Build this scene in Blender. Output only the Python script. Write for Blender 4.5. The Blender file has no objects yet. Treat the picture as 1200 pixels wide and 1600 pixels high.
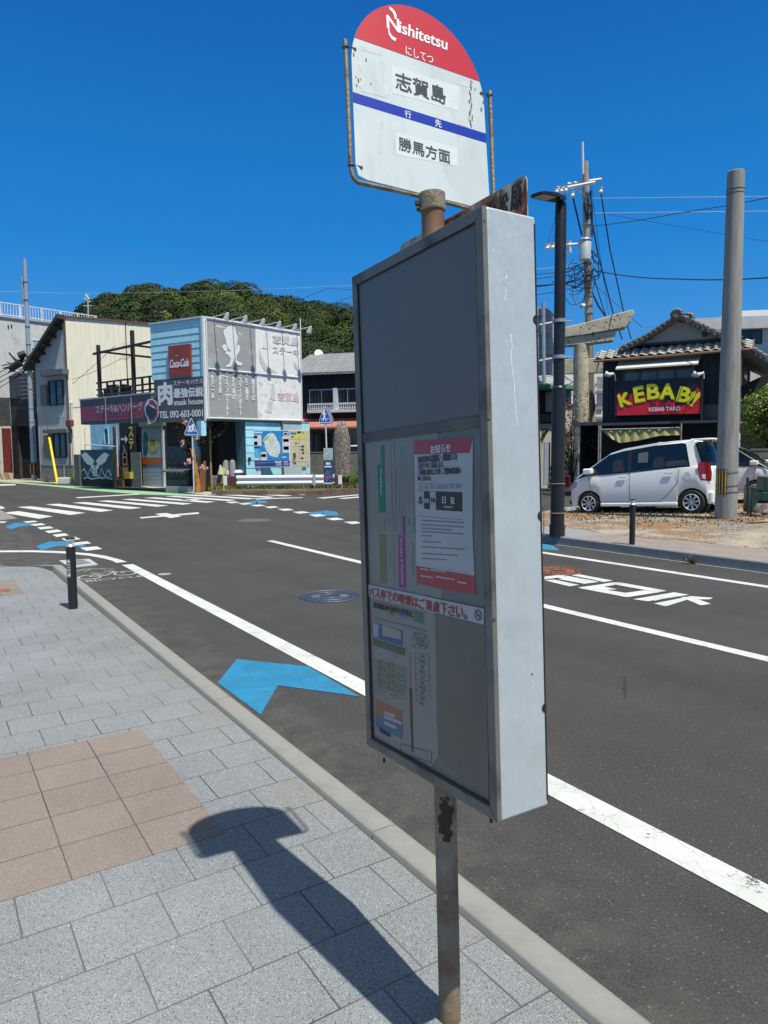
import bpy, bmesh, math, random
import numpy as np
from mathutils import Vector, Matrix
random.seed(7); rng = np.random.default_rng(7)
sc = bpy.context.scene
COL = sc.collection
RAD = math.radians
# ---------------------------------------------------------------- camera
FPX, PIT, ROL, EYE = 1110.0, RAD(4.63), RAD(0.5), 1.65
cf = Vector((0, math.cos(PIT), -math.sin(PIT))); r0 = Vector((1, 0, 0)); u0 = r0.cross(cf)
cr = math.cos(ROL)*r0 - math.sin(ROL)*u0; cu = math.sin(ROL)*r0 + math.cos(ROL)*u0
CAM = Vector((0, 0, EYE))
cd = bpy.data.cameras.new('camera'); cam = bpy.data.objects.new('camera', cd); COL.objects.link(cam)
cd.sensor_fit = 'VERTICAL'; cd.sensor_height = 36.0; cd.lens = 36.0*FPX/1600.0
cd.clip_start = 0.05; cd.clip_end = 3000
m = Matrix.Identity(4)
for i in range(3):
    m[i][0] = cr[i]; m[i][1] = cu[i]; m[i][2] = -cf[i]; m[i][3] = CAM[i]
cam.matrix_world = m
sc.camera = cam
# ---------------------------------------------------------------- sky, sun, exposure
SUN_EL, SUN_AZ = RAD(65.8), RAD(139.9)          # azimuth clockwise from +Y
w = bpy.data.worlds.new('World'); sc.world = w; w.use_nodes = True
nt = w.node_tree; nt.nodes.clear()
sky = nt.nodes.new('ShaderNodeTexSky'); sky.sky_type = 'NISHITA'; sky.sun_disc = False
sky.sun_elevation = SUN_EL; sky.sun_rotation = SUN_AZ
sky.air_density = 1.0; sky.dust_density = 0.2; sky.ozone_density = 2.0; sky.altitude = 0
# the clear deep blue of a dry summer noon: the physical sky tempered by elevation, zenith above the frame paled as added fill
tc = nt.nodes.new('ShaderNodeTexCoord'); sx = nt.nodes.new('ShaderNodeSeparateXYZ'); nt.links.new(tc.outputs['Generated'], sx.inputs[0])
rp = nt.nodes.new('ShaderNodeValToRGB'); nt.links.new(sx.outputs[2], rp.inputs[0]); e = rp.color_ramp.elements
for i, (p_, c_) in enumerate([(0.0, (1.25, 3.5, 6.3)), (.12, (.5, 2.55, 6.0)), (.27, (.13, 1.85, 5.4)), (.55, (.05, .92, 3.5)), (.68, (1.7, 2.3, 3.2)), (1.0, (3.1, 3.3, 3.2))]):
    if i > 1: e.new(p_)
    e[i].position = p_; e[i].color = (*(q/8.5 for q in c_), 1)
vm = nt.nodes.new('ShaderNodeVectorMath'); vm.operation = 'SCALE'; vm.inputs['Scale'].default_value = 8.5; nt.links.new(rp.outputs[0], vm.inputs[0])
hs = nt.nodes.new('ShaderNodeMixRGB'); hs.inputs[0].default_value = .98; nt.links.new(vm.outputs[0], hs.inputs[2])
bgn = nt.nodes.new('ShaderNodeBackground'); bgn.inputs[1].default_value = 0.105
wo = nt.nodes.new('ShaderNodeOutputWorld')
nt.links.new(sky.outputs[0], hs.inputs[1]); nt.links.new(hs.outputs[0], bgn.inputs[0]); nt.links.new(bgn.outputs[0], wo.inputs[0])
sl = bpy.data.lights.new('sun', 'SUN'); so = bpy.data.objects.new('sun', sl); COL.objects.link(so)
sl.energy = 4.9; sl.angle = RAD(0.53); sl.color = (1.0, 0.975, 0.89)
sv = Vector((math.sin(SUN_AZ)*math.cos(SUN_EL), math.cos(SUN_AZ)*math.cos(SUN_EL), math.sin(SUN_EL)))
so.rotation_euler = sv.to_track_quat('Z', 'Y').to_euler(); so.location = (0, 0, 60)
sc.view_settings.view_transform = 'Standard'; sc.view_settings.look = 'None'
sc.view_settings.exposure = 0.22; sc.view_settings.gamma = 1.0
sc.cycles.max_bounces = 6; sc.cycles.transparent_max_bounces = 12; sc.cycles.use_denoising = True
# ---------------------------------------------------------------- measuring helpers
def ray(px, py): return cf + cr*((px-600)/FPX) - cu*((py-800)/FPX)
def G(px, py, z=0.0):
    d = ray(px, py); return CAM + d*((z-EYE)/d.z)
def VY(px, py, Y):
    d = ray(px, py); return CAM + d*(Y/d.y)
A0 = RAD(32.8); SD = Vector((-math.sin(A0), math.cos(A0), 0)); TD = Vector((math.cos(A0), math.sin(A0), 0))
def W(s, t, z=0.0): return SD*s + TD*t + Vector((0, 0, z))
def azv(a): a = RAD(a); return Vector((math.sin(a), math.cos(a), 0))
class Fr:
    """vertical facade frame: local x = to the right along the wall, y = into the wall, z = up"""
    def __init__(s, o, az=None, U=None, Zv=None):
        s.o = Vector(o); s.U = (U if U is not None else azv(az)).normalized(); s.Z = (Zv or Vector((0, 0, 1))).normalized()
        s.I = s.Z.cross(s.U).normalized()
        s.M = Matrix(((s.U.x, s.I.x, s.Z.x, s.o.x), (s.U.y, s.I.y, s.Z.y, s.o.y), (s.U.z, s.I.z, s.Z.z, s.o.z), (0, 0, 0, 1)))
    def xz(s, px, py, y=0.0):
        d = ray(px, py); k = ((s.o + s.I*y) - CAM).dot(s.I)/d.dot(s.I); p = CAM + d*k - s.o
        return (p.dot(s.U), p.dot(s.Z))
    def x(s, px, y=0.0): return s.xz(px, 700, y)[0]
    def rect(s, px0, py0, px1, py1, y=0.0):
        a = s.xz(px0, py0, y); b = s.xz(px1, py1, y)
        return min(a[0], b[0]), max(a[0], b[0]), min(a[1], b[1]), max(a[1], b[1])
    def poly(s, pts, y=0.0): return [s.xz(a, b, y) for a, b in pts]
    def P(s, x, y, z): return s.M @ Vector((x, y, z))
# ---------------------------------------------------------------- mesh builder
class MB:
    def __init__(s, F=None): s.v = []; s.f = []; s.M = F.M if isinstance(F, Fr) else F
    def add(s, vs, fs, M=None):
        M = M or s.M; o = len(s.v)
        for v in vs:
            v = Vector(v); s.v.append(tuple(M @ v) if M is not None else tuple(v))
        s.f += [tuple(i+o for i in f) for f in fs]; return s
    def box(s, x0, x1, y0, y1, z0, z1, M=None):
        return s.add([(x0, y0, z0), (x1, y0, z0), (x1, y1, z0), (x0, y1, z0), (x0, y0, z1), (x1, y0, z1), (x1, y1, z1), (x0, y1, z1)],
                     [(0, 3, 2, 1), (4, 5, 6, 7), (0, 1, 5, 4), (1, 2, 6, 5), (2, 3, 7, 6), (3, 0, 4, 7)], M)
    def prism(s, pts, y0, y1, M=None):
        """polygon in local x,z extruded from y0 to y1"""
        n = len(pts); a = sum(pts[i][0]*pts[(i+1) % n][1]-pts[(i+1) % n][0]*pts[i][1] for i in range(n))
        if a < 0: pts = pts[::-1]
        v = [(p[0], y0, p[1]) for p in pts]+[(p[0], y1, p[1]) for p in pts]
        return s.add(v, [tuple(range(n)), tuple(range(2*n-1, n-1, -1))]+[(i, i+n, (i+1) % n+n, (i+1) % n) for i in range(n)], M)
    def flat(s, pts, z0, z1, M=None):
        """polygon in x,y between z0 and z1"""
        n = len(pts); a = sum(pts[i][0]*pts[(i+1) % n][1]-pts[(i+1) % n][0]*pts[i][1] for i in range(n))
        if a < 0: pts = pts[::-1]
        v = [(p[0], p[1], z1) for p in pts]+[(p[0], p[1], z0) for p in pts]
        return s.add(v, [tuple(range(n)), tuple(range(2*n-1, n-1, -1))]+[(i, i+n, (i+1) % n+n, (i+1) % n) for i in range(n)], M)
    def tube(s, pts, r, n=10, M=None, cap=True):
        pts = [Vector(p) for p in pts]; rs = r if isinstance(r, (list, tuple)) else [r]*len(pts)
        vs = []; ref = None
        for i, p in enumerate(pts):
            d = ((pts[min(i+1, len(pts)-1)]-p).normalized()+(p-pts[max(i-1, 0)]).normalized())
            d = d.normalized() if d.length > 1e-9 else (pts[-1]-pts[0]).normalized()
            if ref is None: ref = Vector((0, 0, 1)) if abs(d.z) < .9 else Vector((1, 0, 0))
            a = (ref-d*ref.dot(d)).normalized(); b = d.cross(a); ref = a
            for k in range(n):
                t = 2*math.pi*k/n; vs.append(p+(a*math.cos(t)+b*math.sin(t))*rs[i])
        fs = []
        for i in range(len(pts)-1):
            for k in range(n): fs.append((i*n+k, i*n+(k+1) % n, (i+1)*n+(k+1) % n, (i+1)*n+k))
        if cap: fs += [tuple(range(n-1, -1, -1)), tuple((len(pts)-1)*n+k for k in range(n))]
        return s.add(vs, fs, M)
    def disc(s, c, nrm, r, th, n=24, M=None):
        c = Vector(c); nrm = Vector(nrm).normalized(); return s.tube([c, c+nrm*th], r, n, M)
    def torus(s, c, ax, R, r, n=32, k=8, M=None):
        c = Vector(c); ax = Vector(ax).normalized(); a = ax.orthogonal().normalized(); b = ax.cross(a); vs = []
        for i in range(n):
            t = 2*math.pi*i/n; d = a*math.cos(t)+b*math.sin(t)
            for j in range(k):
                q = 2*math.pi*j/k; vs.append(c+d*(R+r*math.cos(q))+ax*(r*math.sin(q)))
        return s.add(vs, [(i*k+j, ((i+1) % n)*k+j, ((i+1) % n)*k+(j+1) % k, i*k+(j+1) % k) for i in range(n) for j in range(k)], M)
    def quad(s, a, b, c, d, M=None): return s.add([a, b, c, d], [(0, 1, 2, 3)], M)
def rootof(o):
    while o.parent: o = o.parent
    return o
def part(name, mb, mat, parent=None, smooth=False, bevel=0, label=None, wn=False):
    off = rootof(parent).location if parent else Vector((0, 0, 0))
    me = bpy.data.meshes.new(name); me.from_pydata([tuple(Vector(v)-off) for v in mb.v], [], mb.f)
    bm = bmesh.new(); bm.from_mesh(me); bmesh.ops.recalc_face_normals(bm, faces=bm.faces[:]); bmesh.ops.delete(bm, geom=[v for v in bm.verts if not v.link_faces], context='VERTS'); bm.to_mesh(me); bm.free()
    me.materials.append(mat); o = bpy.data.objects.new(name, me); COL.objects.link(o)
    if parent: o.parent = parent
    if smooth: me.shade_smooth(); me.set_sharp_from_angle(angle=RAD(smooth if smooth > 1 else 35))
    if bevel:
        b = o.modifiers.new('bevel', 'BEVEL'); b.width = bevel; b.segments = 2; b.limit_method = 'ANGLE'; b.angle_limit = RAD(35)
    if label: o['label'] = label
    return o
def thing(name, label, cat, loc, group=None):
    o = bpy.data.objects.new(name, None); COL.objects.link(o); o.location = loc; o.empty_display_size = .2
    o['label'] = label; o['category'] = cat
    if group: o['group'] = group
    return o
def single(name, mb, mat, label, cat, group=None, **k):
    """a one-mesh thing, origin at the foot of its bounding box"""
    a = np.array(mb.v); base = Vector(((a[:, 0].min()+a[:, 0].max())/2, (a[:, 1].min()+a[:, 1].max())/2, a[:, 2].min()))
    mb.v = [tuple(Vector(v)-base) for v in mb.v]
    o = part(name, mb, mat, **k); o.location = base; o['label'] = label; o['category'] = cat
    if group: o['group'] = group
    return o
def struct(name, mb, mat, **k):
    o = part(name, mb, mat, **k); o['kind'] = 'structure'; return o
# ---------------------------------------------------------------- materials
def newmat(name):
    m = bpy.data.materials.new(name); m.use_nodes = True; n = m.node_tree; n.nodes.clear()
    o = n.nodes.new('ShaderNodeOutputMaterial'); p = n.nodes.new('ShaderNodeBsdfPrincipled'); n.links.new(p.outputs[0], o.inputs[0])
    return m, n, p, o
class N:
    def __init__(s, nt): s.nt = nt
    def n(s, t, **k):
        x = s.nt.nodes.new('ShaderNode'+t)
        for a, b in k.items(): setattr(x, a, b)
        return x
    def l(s, a, b): s.nt.links.new(a, b)
    def noise(s, vec, scale, detail=4, rough=.55, dist=0):
        x = s.n('TexNoise'); x.inputs['Scale'].default_value = scale; x.inputs['Detail'].default_value = detail
        x.inputs['Roughness'].default_value = rough; x.inputs['Distortion'].default_value = dist
        if vec is not None: s.l(vec, x.inputs['Vector'])
        return x.outputs['Fac']
    def ramp(s, fac, pos, cols):
        x = s.n('ValToRGB'); e = x.color_ramp.elements
        while len(e) < len(pos): e.new(.5)
        for i, (p, c) in enumerate(zip(pos, cols)):
            e[i].position = p; e[i].color = (c, c, c, 1) if not isinstance(c, (tuple, list)) else (*c, 1)
        s.l(fac, x.inputs[0]); return x.outputs[0]
    def mix(s, fac, a, b, mode='MIX'):
        x = s.n('MixRGB', blend_type=mode)
        for i, q in enumerate((fac, a, b)):
            if isinstance(q, bpy.types.NodeSocket): s.l(q, x.inputs[i])
            elif i == 0: x.inputs[0].default_value = q
            else: x.inputs[i].default_value = (*q, 1)
        return x.outputs[0]
    def math(s, op, a, b=0.0, c=0.0):
        x = s.n('Math', operation=op)
        for i, q in enumerate((a, b, c)):
            if isinstance(q, bpy.types.NodeSocket): s.l(q, x.inputs[i])
            else: x.inputs[i].default_value = q
        return x.outputs[0]
    def bump(s, h, strength, dist, p, prev=None):
        x = s.n('Bump'); x.inputs['Strength'].default_value = strength; x.inputs['Distance'].default_value = dist
        s.l(h, x.inputs['Height'])
        if prev: s.l(prev, x.inputs['Normal'])
        if p is not None: s.l(x.outputs[0], p.inputs['Normal'])
        return x.outputs[0]
    def coord(s, kind='Object'): return s.n('TexCoord').outputs[kind]
    def dot(s, vec, v):
        x = s.n('VectorMath', operation='DOT_PRODUCT'); s.l(vec, x.inputs[0]); x.inputs[1].default_value = v; return x.outputs['Value']
_mc = {}
def mat(name, rgb, rough=.6, metal=0., var=.12, vs=2.5, bump=0., bs=60., dirt=None, ds=4., dt=(.55, .7), spec=.5, streak=0., coat=0.):
    """plain coloured surface with uneven tone; dirt = second colour in patches; streak = vertical runs"""
    if name in _mc: return _mc[name]
    m, nt, p, o = newmat(name); a = N(nt); co = a.coord()
    n1 = a.noise(co, vs, 6, .6); n2 = a.noise(co, vs*9, 3)
    f = a.math('ADD', a.math('MULTIPLY', n1, .7), a.math('MULTIPLY', n2, .3))
    lo = tuple(c*(1-var) for c in rgb); hi = tuple(min(1, c*(1+var)) for c in rgb)
    c = a.ramp(f, (.32, .68), (lo, hi))
    if streak:
        mp = a.n('Mapping'); mp.inputs['Scale'].default_value = (6, 6, .35); a.l(co, mp.inputs[0])
        st = a.ramp(a.noise(mp.outputs[0], 1.4, 5, .6), (.5, .72), (0., 1.)); c = a.mix(a.math('MULTIPLY', st, streak), c, tuple(q*.45 for q in rgb))
    if dirt:
        dn = a.ramp(a.noise(co, ds, 8, .62), dt, (0., 1.)); c = a.mix(dn, c, dirt)
    a.l(c, p.inputs['Base Color']); p.inputs['Metallic'].default_value = metal
    a.l(a.ramp(n2, (.3, .7), (max(0.03, rough-.07), min(1, rough+.07))), p.inputs['Roughness'])
    p.inputs['Specular IOR Level'].default_value = spec; p.inputs['Coat Weight'].default_value = coat
    if bump: a.bump(a.noise(co, bs, 4), bump, .01, p)
    _mc[name] = m; return m
def glassmat(name, rgb=(.03, .035, .04), rough=.05):
    if name in _mc: return _mc[name]
    m, nt, p, o = newmat(name); a = N(nt); co = a.coord()
    a.l(a.ramp(a.noise(co, 1.2, 2), (.35, .65), (tuple(c*.6 for c in rgb), tuple(c*1.5 for c in rgb))), p.inputs['Base Color'])
    p.inputs['Roughness'].default_value = rough; p.inputs['Specular IOR Level'].default_value = .7
    a.bump(a.noise(co, .9, 2), .05, .05, p)
    _mc[name] = m; return m
# ---------------------------------------------------------------- lettering
def text(F, s, box, mt, parent, y=-.004, bold=.0, th=.002, name='lettering', italic=0., line=1.0, flipx=False, rot=0):
    """words set into the rectangle box=(x0,x1,z0,z1) of frame F, as a mesh part"""
    c = bpy.data.curves.new('t', 'FONT'); c.body = s; c.space_line = line; c.shear = italic
    c.align_x = 'CENTER'; c.resolution_u = 3
    o = bpy.data.objects.new('t', c); COL.objects.link(o)
    bpy.context.view_layer.update()
    me = bpy.data.meshes.new_from_object(o.evaluated_get(bpy.context.evaluated_depsgraph_get()))
    bpy.data.objects.remove(o); bpy.data.curves.remove(c)
    n = len(me.vertices)
    if not n: return None
    co = np.empty(n*3, 'f'); me.vertices.foreach_get('co', co); co = co.reshape(-1, 3)
    if rot: a = RAD(rot); co[:, :2] = co[:, :2] @ np.array([[math.cos(a), math.sin(a)], [-math.sin(a), math.cos(a)]])
    lo = co.min(0); hi = co.max(0); x0, x1, z0, z1 = box
    u = (co[:, 0]-lo[0])/(hi[0]-lo[0]+1e-9)*(x1-x0)+x0; v = (co[:, 1]-lo[1])/(hi[1]-lo[1]+1e-9)*(z1-z0)+z0
    off = rootof(parent).location if parent else Vector((0, 0, 0))
    U, I, Z, O = (np.array(q) for q in (F.U, F.I, F.Z, F.o))
    w_ = O+np.outer(u, U)+np.outer(v, Z)+I*y-np.array(off)
    nl = max(1, s.count('\n')+1); ch = (z1-z0)/nl*min(1, bold*25)*.05 if bold else 0
    sh = [(0, 0)]+([(dx*ch, dz*ch) for dx, dz in ((1, 0), (-1, 0), (0, 1), (0, -1), (.7, .7), (-.7, .7), (.7, -.7), (-.7, -.7))] if ch else [])
    dp = min(.0004, abs(y)*.02+.00002)
    allv = np.concatenate([w_+U*dx+Z*dz-I*(dp*k) for k, (dx, dz) in enumerate(sh)])
    fs = [tuple(p.vertices) for p in me.polygons]; bpy.data.meshes.remove(me); n_ = len(w_)
    me = bpy.data.meshes.new(name); me.from_pydata(allv.tolist(), [], [tuple(i+n_*k for i in f) for k in range(len(sh)) for f in fs]); me.materials.append(mt); me.update()
    ob = bpy.data.objects.new(name, me); COL.objects.link(ob)
    if parent: ob.parent = parent
    return ob
def vtext(F, s, box, mt, parent, **k): return text(F, '\n'.join(s), box, mt, parent, line=.92, **k)
WHITE = mat('white_paint', (.78, .78, .76), .5, var=.05)
BLACK = mat('black_paint', (.02, .02, .022), .5)
INK = mat('ink', (.03, .03, .035), .6)
REDINK = mat('red_ink', (.5, .03, .04), .6)
GALV = mat('galvanised_steel', (.45, .47, .49), .45, .6, var=.15, vs=8)
STEEL = mat('grey_steel', (.36, .38, .39), .5, .5, var=.2, vs=6)
CONC = mat('concrete', (.36, .35, .33), .85, var=.18, vs=3, bump=.25, bs=50, dirt=(.22, .21, .2), ds=2.5)
DARKWOOD = mat('dark_wood', (.045, .03, .024), .7, var=.35, vs=6, bump=.2)
GLASS = glassmat('window_glass')
CURT = mat('curtain', (.5, .52, .5), .9, var=.15, vs=9)
# ================================================================ GROUND
def asphalt():
    m, nt, p, o = newmat('asphalt'); a = N(nt); co = a.coord()
    big = a.noise(co, .35, 5, .6, .4); mid = a.noise(co, 2.3, 4); fine = a.noise(co, 105, 5, .85)
    mp = a.n('Mapping'); mp.inputs['Rotation'].default_value = (0, 0, -A0); a.l(co, mp.inputs[0])
    mp2 = a.n('Mapping'); mp2.inputs['Scale'].default_value = (1.1, .06, 1); a.l(mp.outputs[0], mp2.inputs[0])
    lane = a.noise(mp2.outputs[0], 1.3, 4)
    base = a.ramp(a.math('ADD', a.math('ADD', a.math('MULTIPLY', big, .4), a.math('MULTIPLY', lane, .35)), a.math('MULTIPLY', mid, .25)),
                  (.36, .64), ((.043, .0415, .040), (.064, .0622, .060)))
    f2 = a.ramp(fine, (.36, .5, .6), ((.4, .4, .4), (1., 1., 1.), (1.75, 1.75, 1.72)))
    c = a.mix(.75, base, f2, 'MULTIPLY')
    vo = a.n('TexVoronoi'); vo.inputs['Scale'].default_value = 95; a.l(co, vo.inputs['Vector'])
    vc = a.n('SeparateColor'); a.l(vo.outputs['Color'], vc.inputs[0])
    chip = a.math('MULTIPLY', a.math('GREATER_THAN', vc.outputs[0], .965), a.math('LESS_THAN', vo.outputs['Distance'], .38))
    c = a.mix(a.math('MULTIPLY', chip, .6), c, (.2, .19, .18))
    # hairline cracks, only in places
    vd = a.n('TexVoronoi', feature='DISTANCE_TO_EDGE'); vd.inputs['Scale'].default_value = .42
    wv = a.n('MixRGB', blend_type='ADD'); wv.inputs[0].default_value = .5; a.l(co, wv.inputs[1])
    nn = a.n('TexNoise'); nn.inputs['Scale'].default_value = 1.6; nn.inputs['Detail'].default_value = 6; a.l(co, nn.inputs['Vector']); a.l(nn.outputs['Color'], wv.inputs[2])
    a.l(wv.outputs[0], vd.inputs['Vector'])
    cr_ = a.math('MULTIPLY', a.math('LESS_THAN', vd.outputs['Distance'], .004), a.math('GREATER_THAN', a.noise(co, .22, 2), .56))
    c = a.mix(a.math('MULTIPLY', cr_, .6), c, (.02, .02, .02))
    mr = a.n('MapRange'); a.l(a.dot(co, TD), mr.inputs[0]); mr.inputs[1].default_value = 2.3; mr.inputs[2].default_value = 1.55
    c = a.mix(a.math('MULTIPLY', mr.outputs[0], a.ramp(a.noise(co, 4, 6, .7), (.42, .68), (0., .45))), c, (.17, .15, .125))
    c = a.mix(a.ramp(a.noise(mp2.outputs[0], .7, 5, .6), (.56, .66), (0., .3)), c, (.034, .033, .032))
    st = a.noise(co, 1.7, 7, .75); c = a.mix(a.ramp(st, (.67, .72), (0., .3)), c, (.03, .028, .026))
    a.l(c, p.inputs['Base Color']); p.inputs['Roughness'].default_value = .82; p.inputs['Specular IOR Level'].default_value = .2
    a.bump(fine, .55, .006, p)
    return m
ASPH = asphalt()
def paint(name, rgb, wear=.5):
    m, nt, p, o = newmat(name); a = N(nt); co = a.coord()
    fine = a.noise(co, 80, 4, .75); mid = a.noise(co, 9, 6, .7)
    f = a.math('ADD', a.math('MULTIPLY', fine, .45), a.math('MULTIPLY', mid, .55))
    hole = a.ramp(f, (wear-.2, wear-.15), (1., 0.))
    c = a.mix(a.ramp(a.noise(co, 3, 5), (.35, .7), (0., 1.)), rgb, tuple(q*.78 for q in rgb))
    c = a.mix(hole, c, (.07, .068, .066))
    # fine cracks in the thick paint
    vd = a.n('TexVoronoi', feature='DISTANCE_TO_EDGE'); vd.inputs['Scale'].default_value = 7
    wv = a.n('MixRGB', blend_type='ADD'); wv.inputs[0].default_value = .12; a.l(co, wv.inputs[1])
    nn = a.n('TexNoise'); nn.inputs['Scale'].default_value = 9; nn.inputs['Detail'].default_value = 4; a.l(co, nn.inputs['Vector']); a.l(nn.outputs['Color'], wv.inputs[2])
    a.l(wv.outputs[0], vd.inputs['Vector'])
    c = a.mix(a.math('MULTIPLY', a.math('LESS_THAN', vd.outputs['Distance'], .02), .3), c, tuple(q*.35 for q in rgb))
    a.l(c, p.inputs['Base Color']); p.inputs['Roughness'].default_value = .75
    a.bump(fine, .35, .004, p)
    return m
PW = paint('road_paint_white', (.6, .605, .57), .58); PBL = paint('road_paint_blue', (.015, .2, .37), .585)
PBF = paint('road_paint_blue_faded', (.03, .2, .36), .52); PG = paint('road_paint_green', (.28, .52, .27), .6)
PWF = paint('road_paint_faint', (.42, .41, .40), .62); PR = paint('road_paint_red', (.35, .08, .04), .66)
# earth to the horizon, road sheet above it
b = MB(); b.flat([(-1400, -200), (1400, -200), (1400, 2600), (-1400, 2600)], -.6, -.03); struct('ground', b, mat('earth', (.16, .14, .1), .95, vs=.2))
b = MB(); b.flat([(-140, -12), (60, -12), (75, 140), (-140, 140)], -.02, 0.0); struct('road', b, ASPH)
# ---- road markings, thin sheets of thermoplastic lying on the asphalt
ZM = .004
mk = MB()
def gpoly(pts, mb, z=ZM):
    q = [G(x, y) for x, y in pts]; n = len(q); a = sum(q[i].x*q[(i+1) % n].y-q[(i+1) % n].x*q[i].y for i in range(n))
    if a < 0: q = q[::-1]
    mb.add([(v.x, v.y, z) for v in q], [tuple(range(n))])
def zq(pts, sc_, ox, oy): return [(x/sc_+ox, y/sc_+oy) for x, y in pts]
def strip(s0, s1, t, w_, mb, z=ZM, n=1):
    for k in range(n):
        a_ = s0+(s1-s0)*k/n; b_ = s0+(s1-s0)*(k+1)/n
        mb.add([W(a_, t-w_/2, z), W(a_, t+w_/2, z), W(b_, t+w_/2, z), W(b_, t-w_/2, z)], [(0, 1, 2, 3)])
strip(-3, 11.2, 2.535, .165, mk)
strip(-3, 12.7, 5.55, .14, mk); strip(-3, 9.3, 8.55, .145, mk)
cv_t = [(0, 482), (200, 480), (400, 487), (560, 500), (660, 515), (740, 535), (795, 553)]
cv_b = [(0, 493), (200, 492), (400, 500), (540, 512), (640, 530), (700, 545), (728, 559)]
cv_t = [(-500, 500)]+cv_t; cv_b = [(-500, 511)]+cv_b
for i in range(len(cv_t)-1): gpoly(zq([cv_t[i], cv_t[i+1], cv_b[i+1], cv_b[i]], 4, 0, 740), mk)
bars = [[(24.12, 1.91), (24.53, 2.36), (21.69, 2.94), (21.08, 2.52)], [(26.6, 2.53), (26.7, 2.96), (22.4, 3.93), (21.9, 3.43)],
        [(27.42, 3.5), (27.5, 3.94), (22.93, 4.83), (22.5, 4.37)], [(27.75, 4.42), (27.85, 4.88), (23.45, 5.83), (23.1, 5.36)],
        [(28.19, 5.35), (28.28, 5.81), (23.95, 6.81), (23.6, 6.36)]]
for k in range(1, 9): bars.append([(q[0]+.43*k, q[1]+.97*k) for q in bars[4]])
for q in bars: mk.add([W(a_, b_, ZM) for a_, b_ in q][::-1], [(0, 1, 2, 3)])
zs = [[(143, 300), (215, 295), (240, 302), (168, 309)], [(188, 317), (262, 311), (287, 321), (213, 328)], [(232, 338), (310, 330), (338, 342), (255, 350)],
      [(280, 360), (360, 350), (390, 362), (305, 374)], [(327, 383), (405, 374), (432, 386), (353, 397)], [(383, 408), (470, 396), (505, 410), (412, 422)],
      [(435, 436), (545, 424), (570, 437), (462, 450)], [(500, 465), (605, 456), (640, 472), (540, 484)],
      [(0, 203), (12, 205), (33, 218), (0, 222)], [(0, 299), (45, 300), (30, 308), (0, 309)], [(0, 66), (95, 66), (100, 73), (0, 76)],
      [(470, 149), (855, 127), (885, 130), (490, 154)], [(873, 274), (1240, 242), (1246, 252), (880, 281)], [(968, 252), (1040, 247), (1135, 268), (1065, 279)],
      [(1130, 163), (1200, 159), (1260, 163), (1180, 170)]]
for q in zs: gpoly(zq(q, 4, 0, 740), mk, ZM+.001*(zs.index(q) == 13))
for q in [[(288, 178), (345, 175), (382, 181), (325, 186)], [(367, 187), (425, 184), (460, 190), (400, 195)], [(443, 197), (505, 194), (543, 201), (480, 206)],
          [(530, 208), (590, 204), (628, 211), (565, 217)], [(612, 222), (680, 219), (720, 228), (655, 233)], [(708, 240), (775, 236), (820, 245), (750, 251)],
          [(808, 258), (875, 254), (920, 264), (855, 271)], [(915, 282), (985, 276), (1032, 287), (962, 293)], [(1028, 303), (1105, 299), (1140, 310), (1080, 317)],
          [(470, 156), (770, 149), (774, 152), (480, 162)], [(860, 152), (1115, 131), (1130, 135), (900, 156)], [(990, 155), (1130, 143), (1140, 149), (1030, 158)]]:
    gpoly(zq(q, 4, 280, 740), mk)
# large characters on the far lane, read by traffic coming the other way
gl = [[(150, 258), (195, 255), (392, 292), (345, 299)], [(36, 271), (125, 262), (320, 298), (270, 306), (105, 277), (36, 286)],
      [(105, 284), (155, 280), (292, 302), (244, 309)], [(36, 291), (82, 287), (216, 315), (166, 323)]]
g2 = [[(210, 329), (300, 317), (415, 338), (325, 343)], [(300, 317), (390, 303), (430, 303), (430, 310), (345, 326)],
      [(430, 303), (672, 346), (600, 350), (380, 310)], [(560, 342), (672, 346), (470, 378), (440, 358)], [(325, 335), (470, 358), (490, 376), (460, 378), (210, 330)]]
g3 = [[(497, 390), (710, 354), (790, 366), (575, 400)], [(607, 412), (800, 374), (800, 386), (675, 425)], [(570, 386), (650, 372), (690, 380), (610, 398)],
      [(790, 374), (914, 383), (896, 391), (780, 392)], [(745, 380), (798, 378), (902, 415), (850, 423)], [(607, 412), (640, 405), (690, 419), (665, 426)]]
for i, q in enumerate(gl+g2+g3): gpoly(zq(q, 3.3333, 840, 820), mk, ZM+.0006*(i % 7))
struct('road_marking', mk, PW)
bl = MB()
gpoly([(340, 1067.5), (370, 1030.5), (434, 1071.5), (407.5, 1117.5)], bl, ZM); gpoly([(370, 1030.5), (482, 1042), (562, 1089), (434, 1071.5)], bl, ZM)
struct('road_marking', bl, PBL)
bf = MB()
for q in [[(33, 333), (88, 308), (135, 330), (65, 348)], [(88, 308), (190, 310), (205, 326), (135, 330)], [(225, 455), (310, 424), (350, 455), (260, 480)],
          [(310, 424), (410, 425), (540, 452), (520, 460), (430, 450), (350, 455)]]: gpoly(zq(q, 4, 0, 740), bf, .0025)
for q in [[(365, 188), (480, 168), (490, 186), (400, 192)], [(480, 166), (548, 172), (550, 184), (480, 187)], [(800, 243), (905, 236), (900, 252), (830, 253)],
          [(905, 230), (985, 240), (998, 262), (890, 262)]]: gpoly(zq(q, 4, 280, 740), bf, .0025)
for q in [[(20, 98), (80, 108), (115, 135), (20, 127)]]: gpoly(zq(q, 3.3333, 840, 820), bf, .0025)
struct('road_marking', bf, PBF)
gn = MB()
gt = [(-400, 32), (0, 46), (130, 55), (330, 72), (600, 88), (900, 110), (1200, 131), (1330, 140)]; gb = [(-400, 38), (0, 54), (130, 63), (330, 80), (600, 108), (900, 131), (1150, 139), (1300, 144)]
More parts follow.
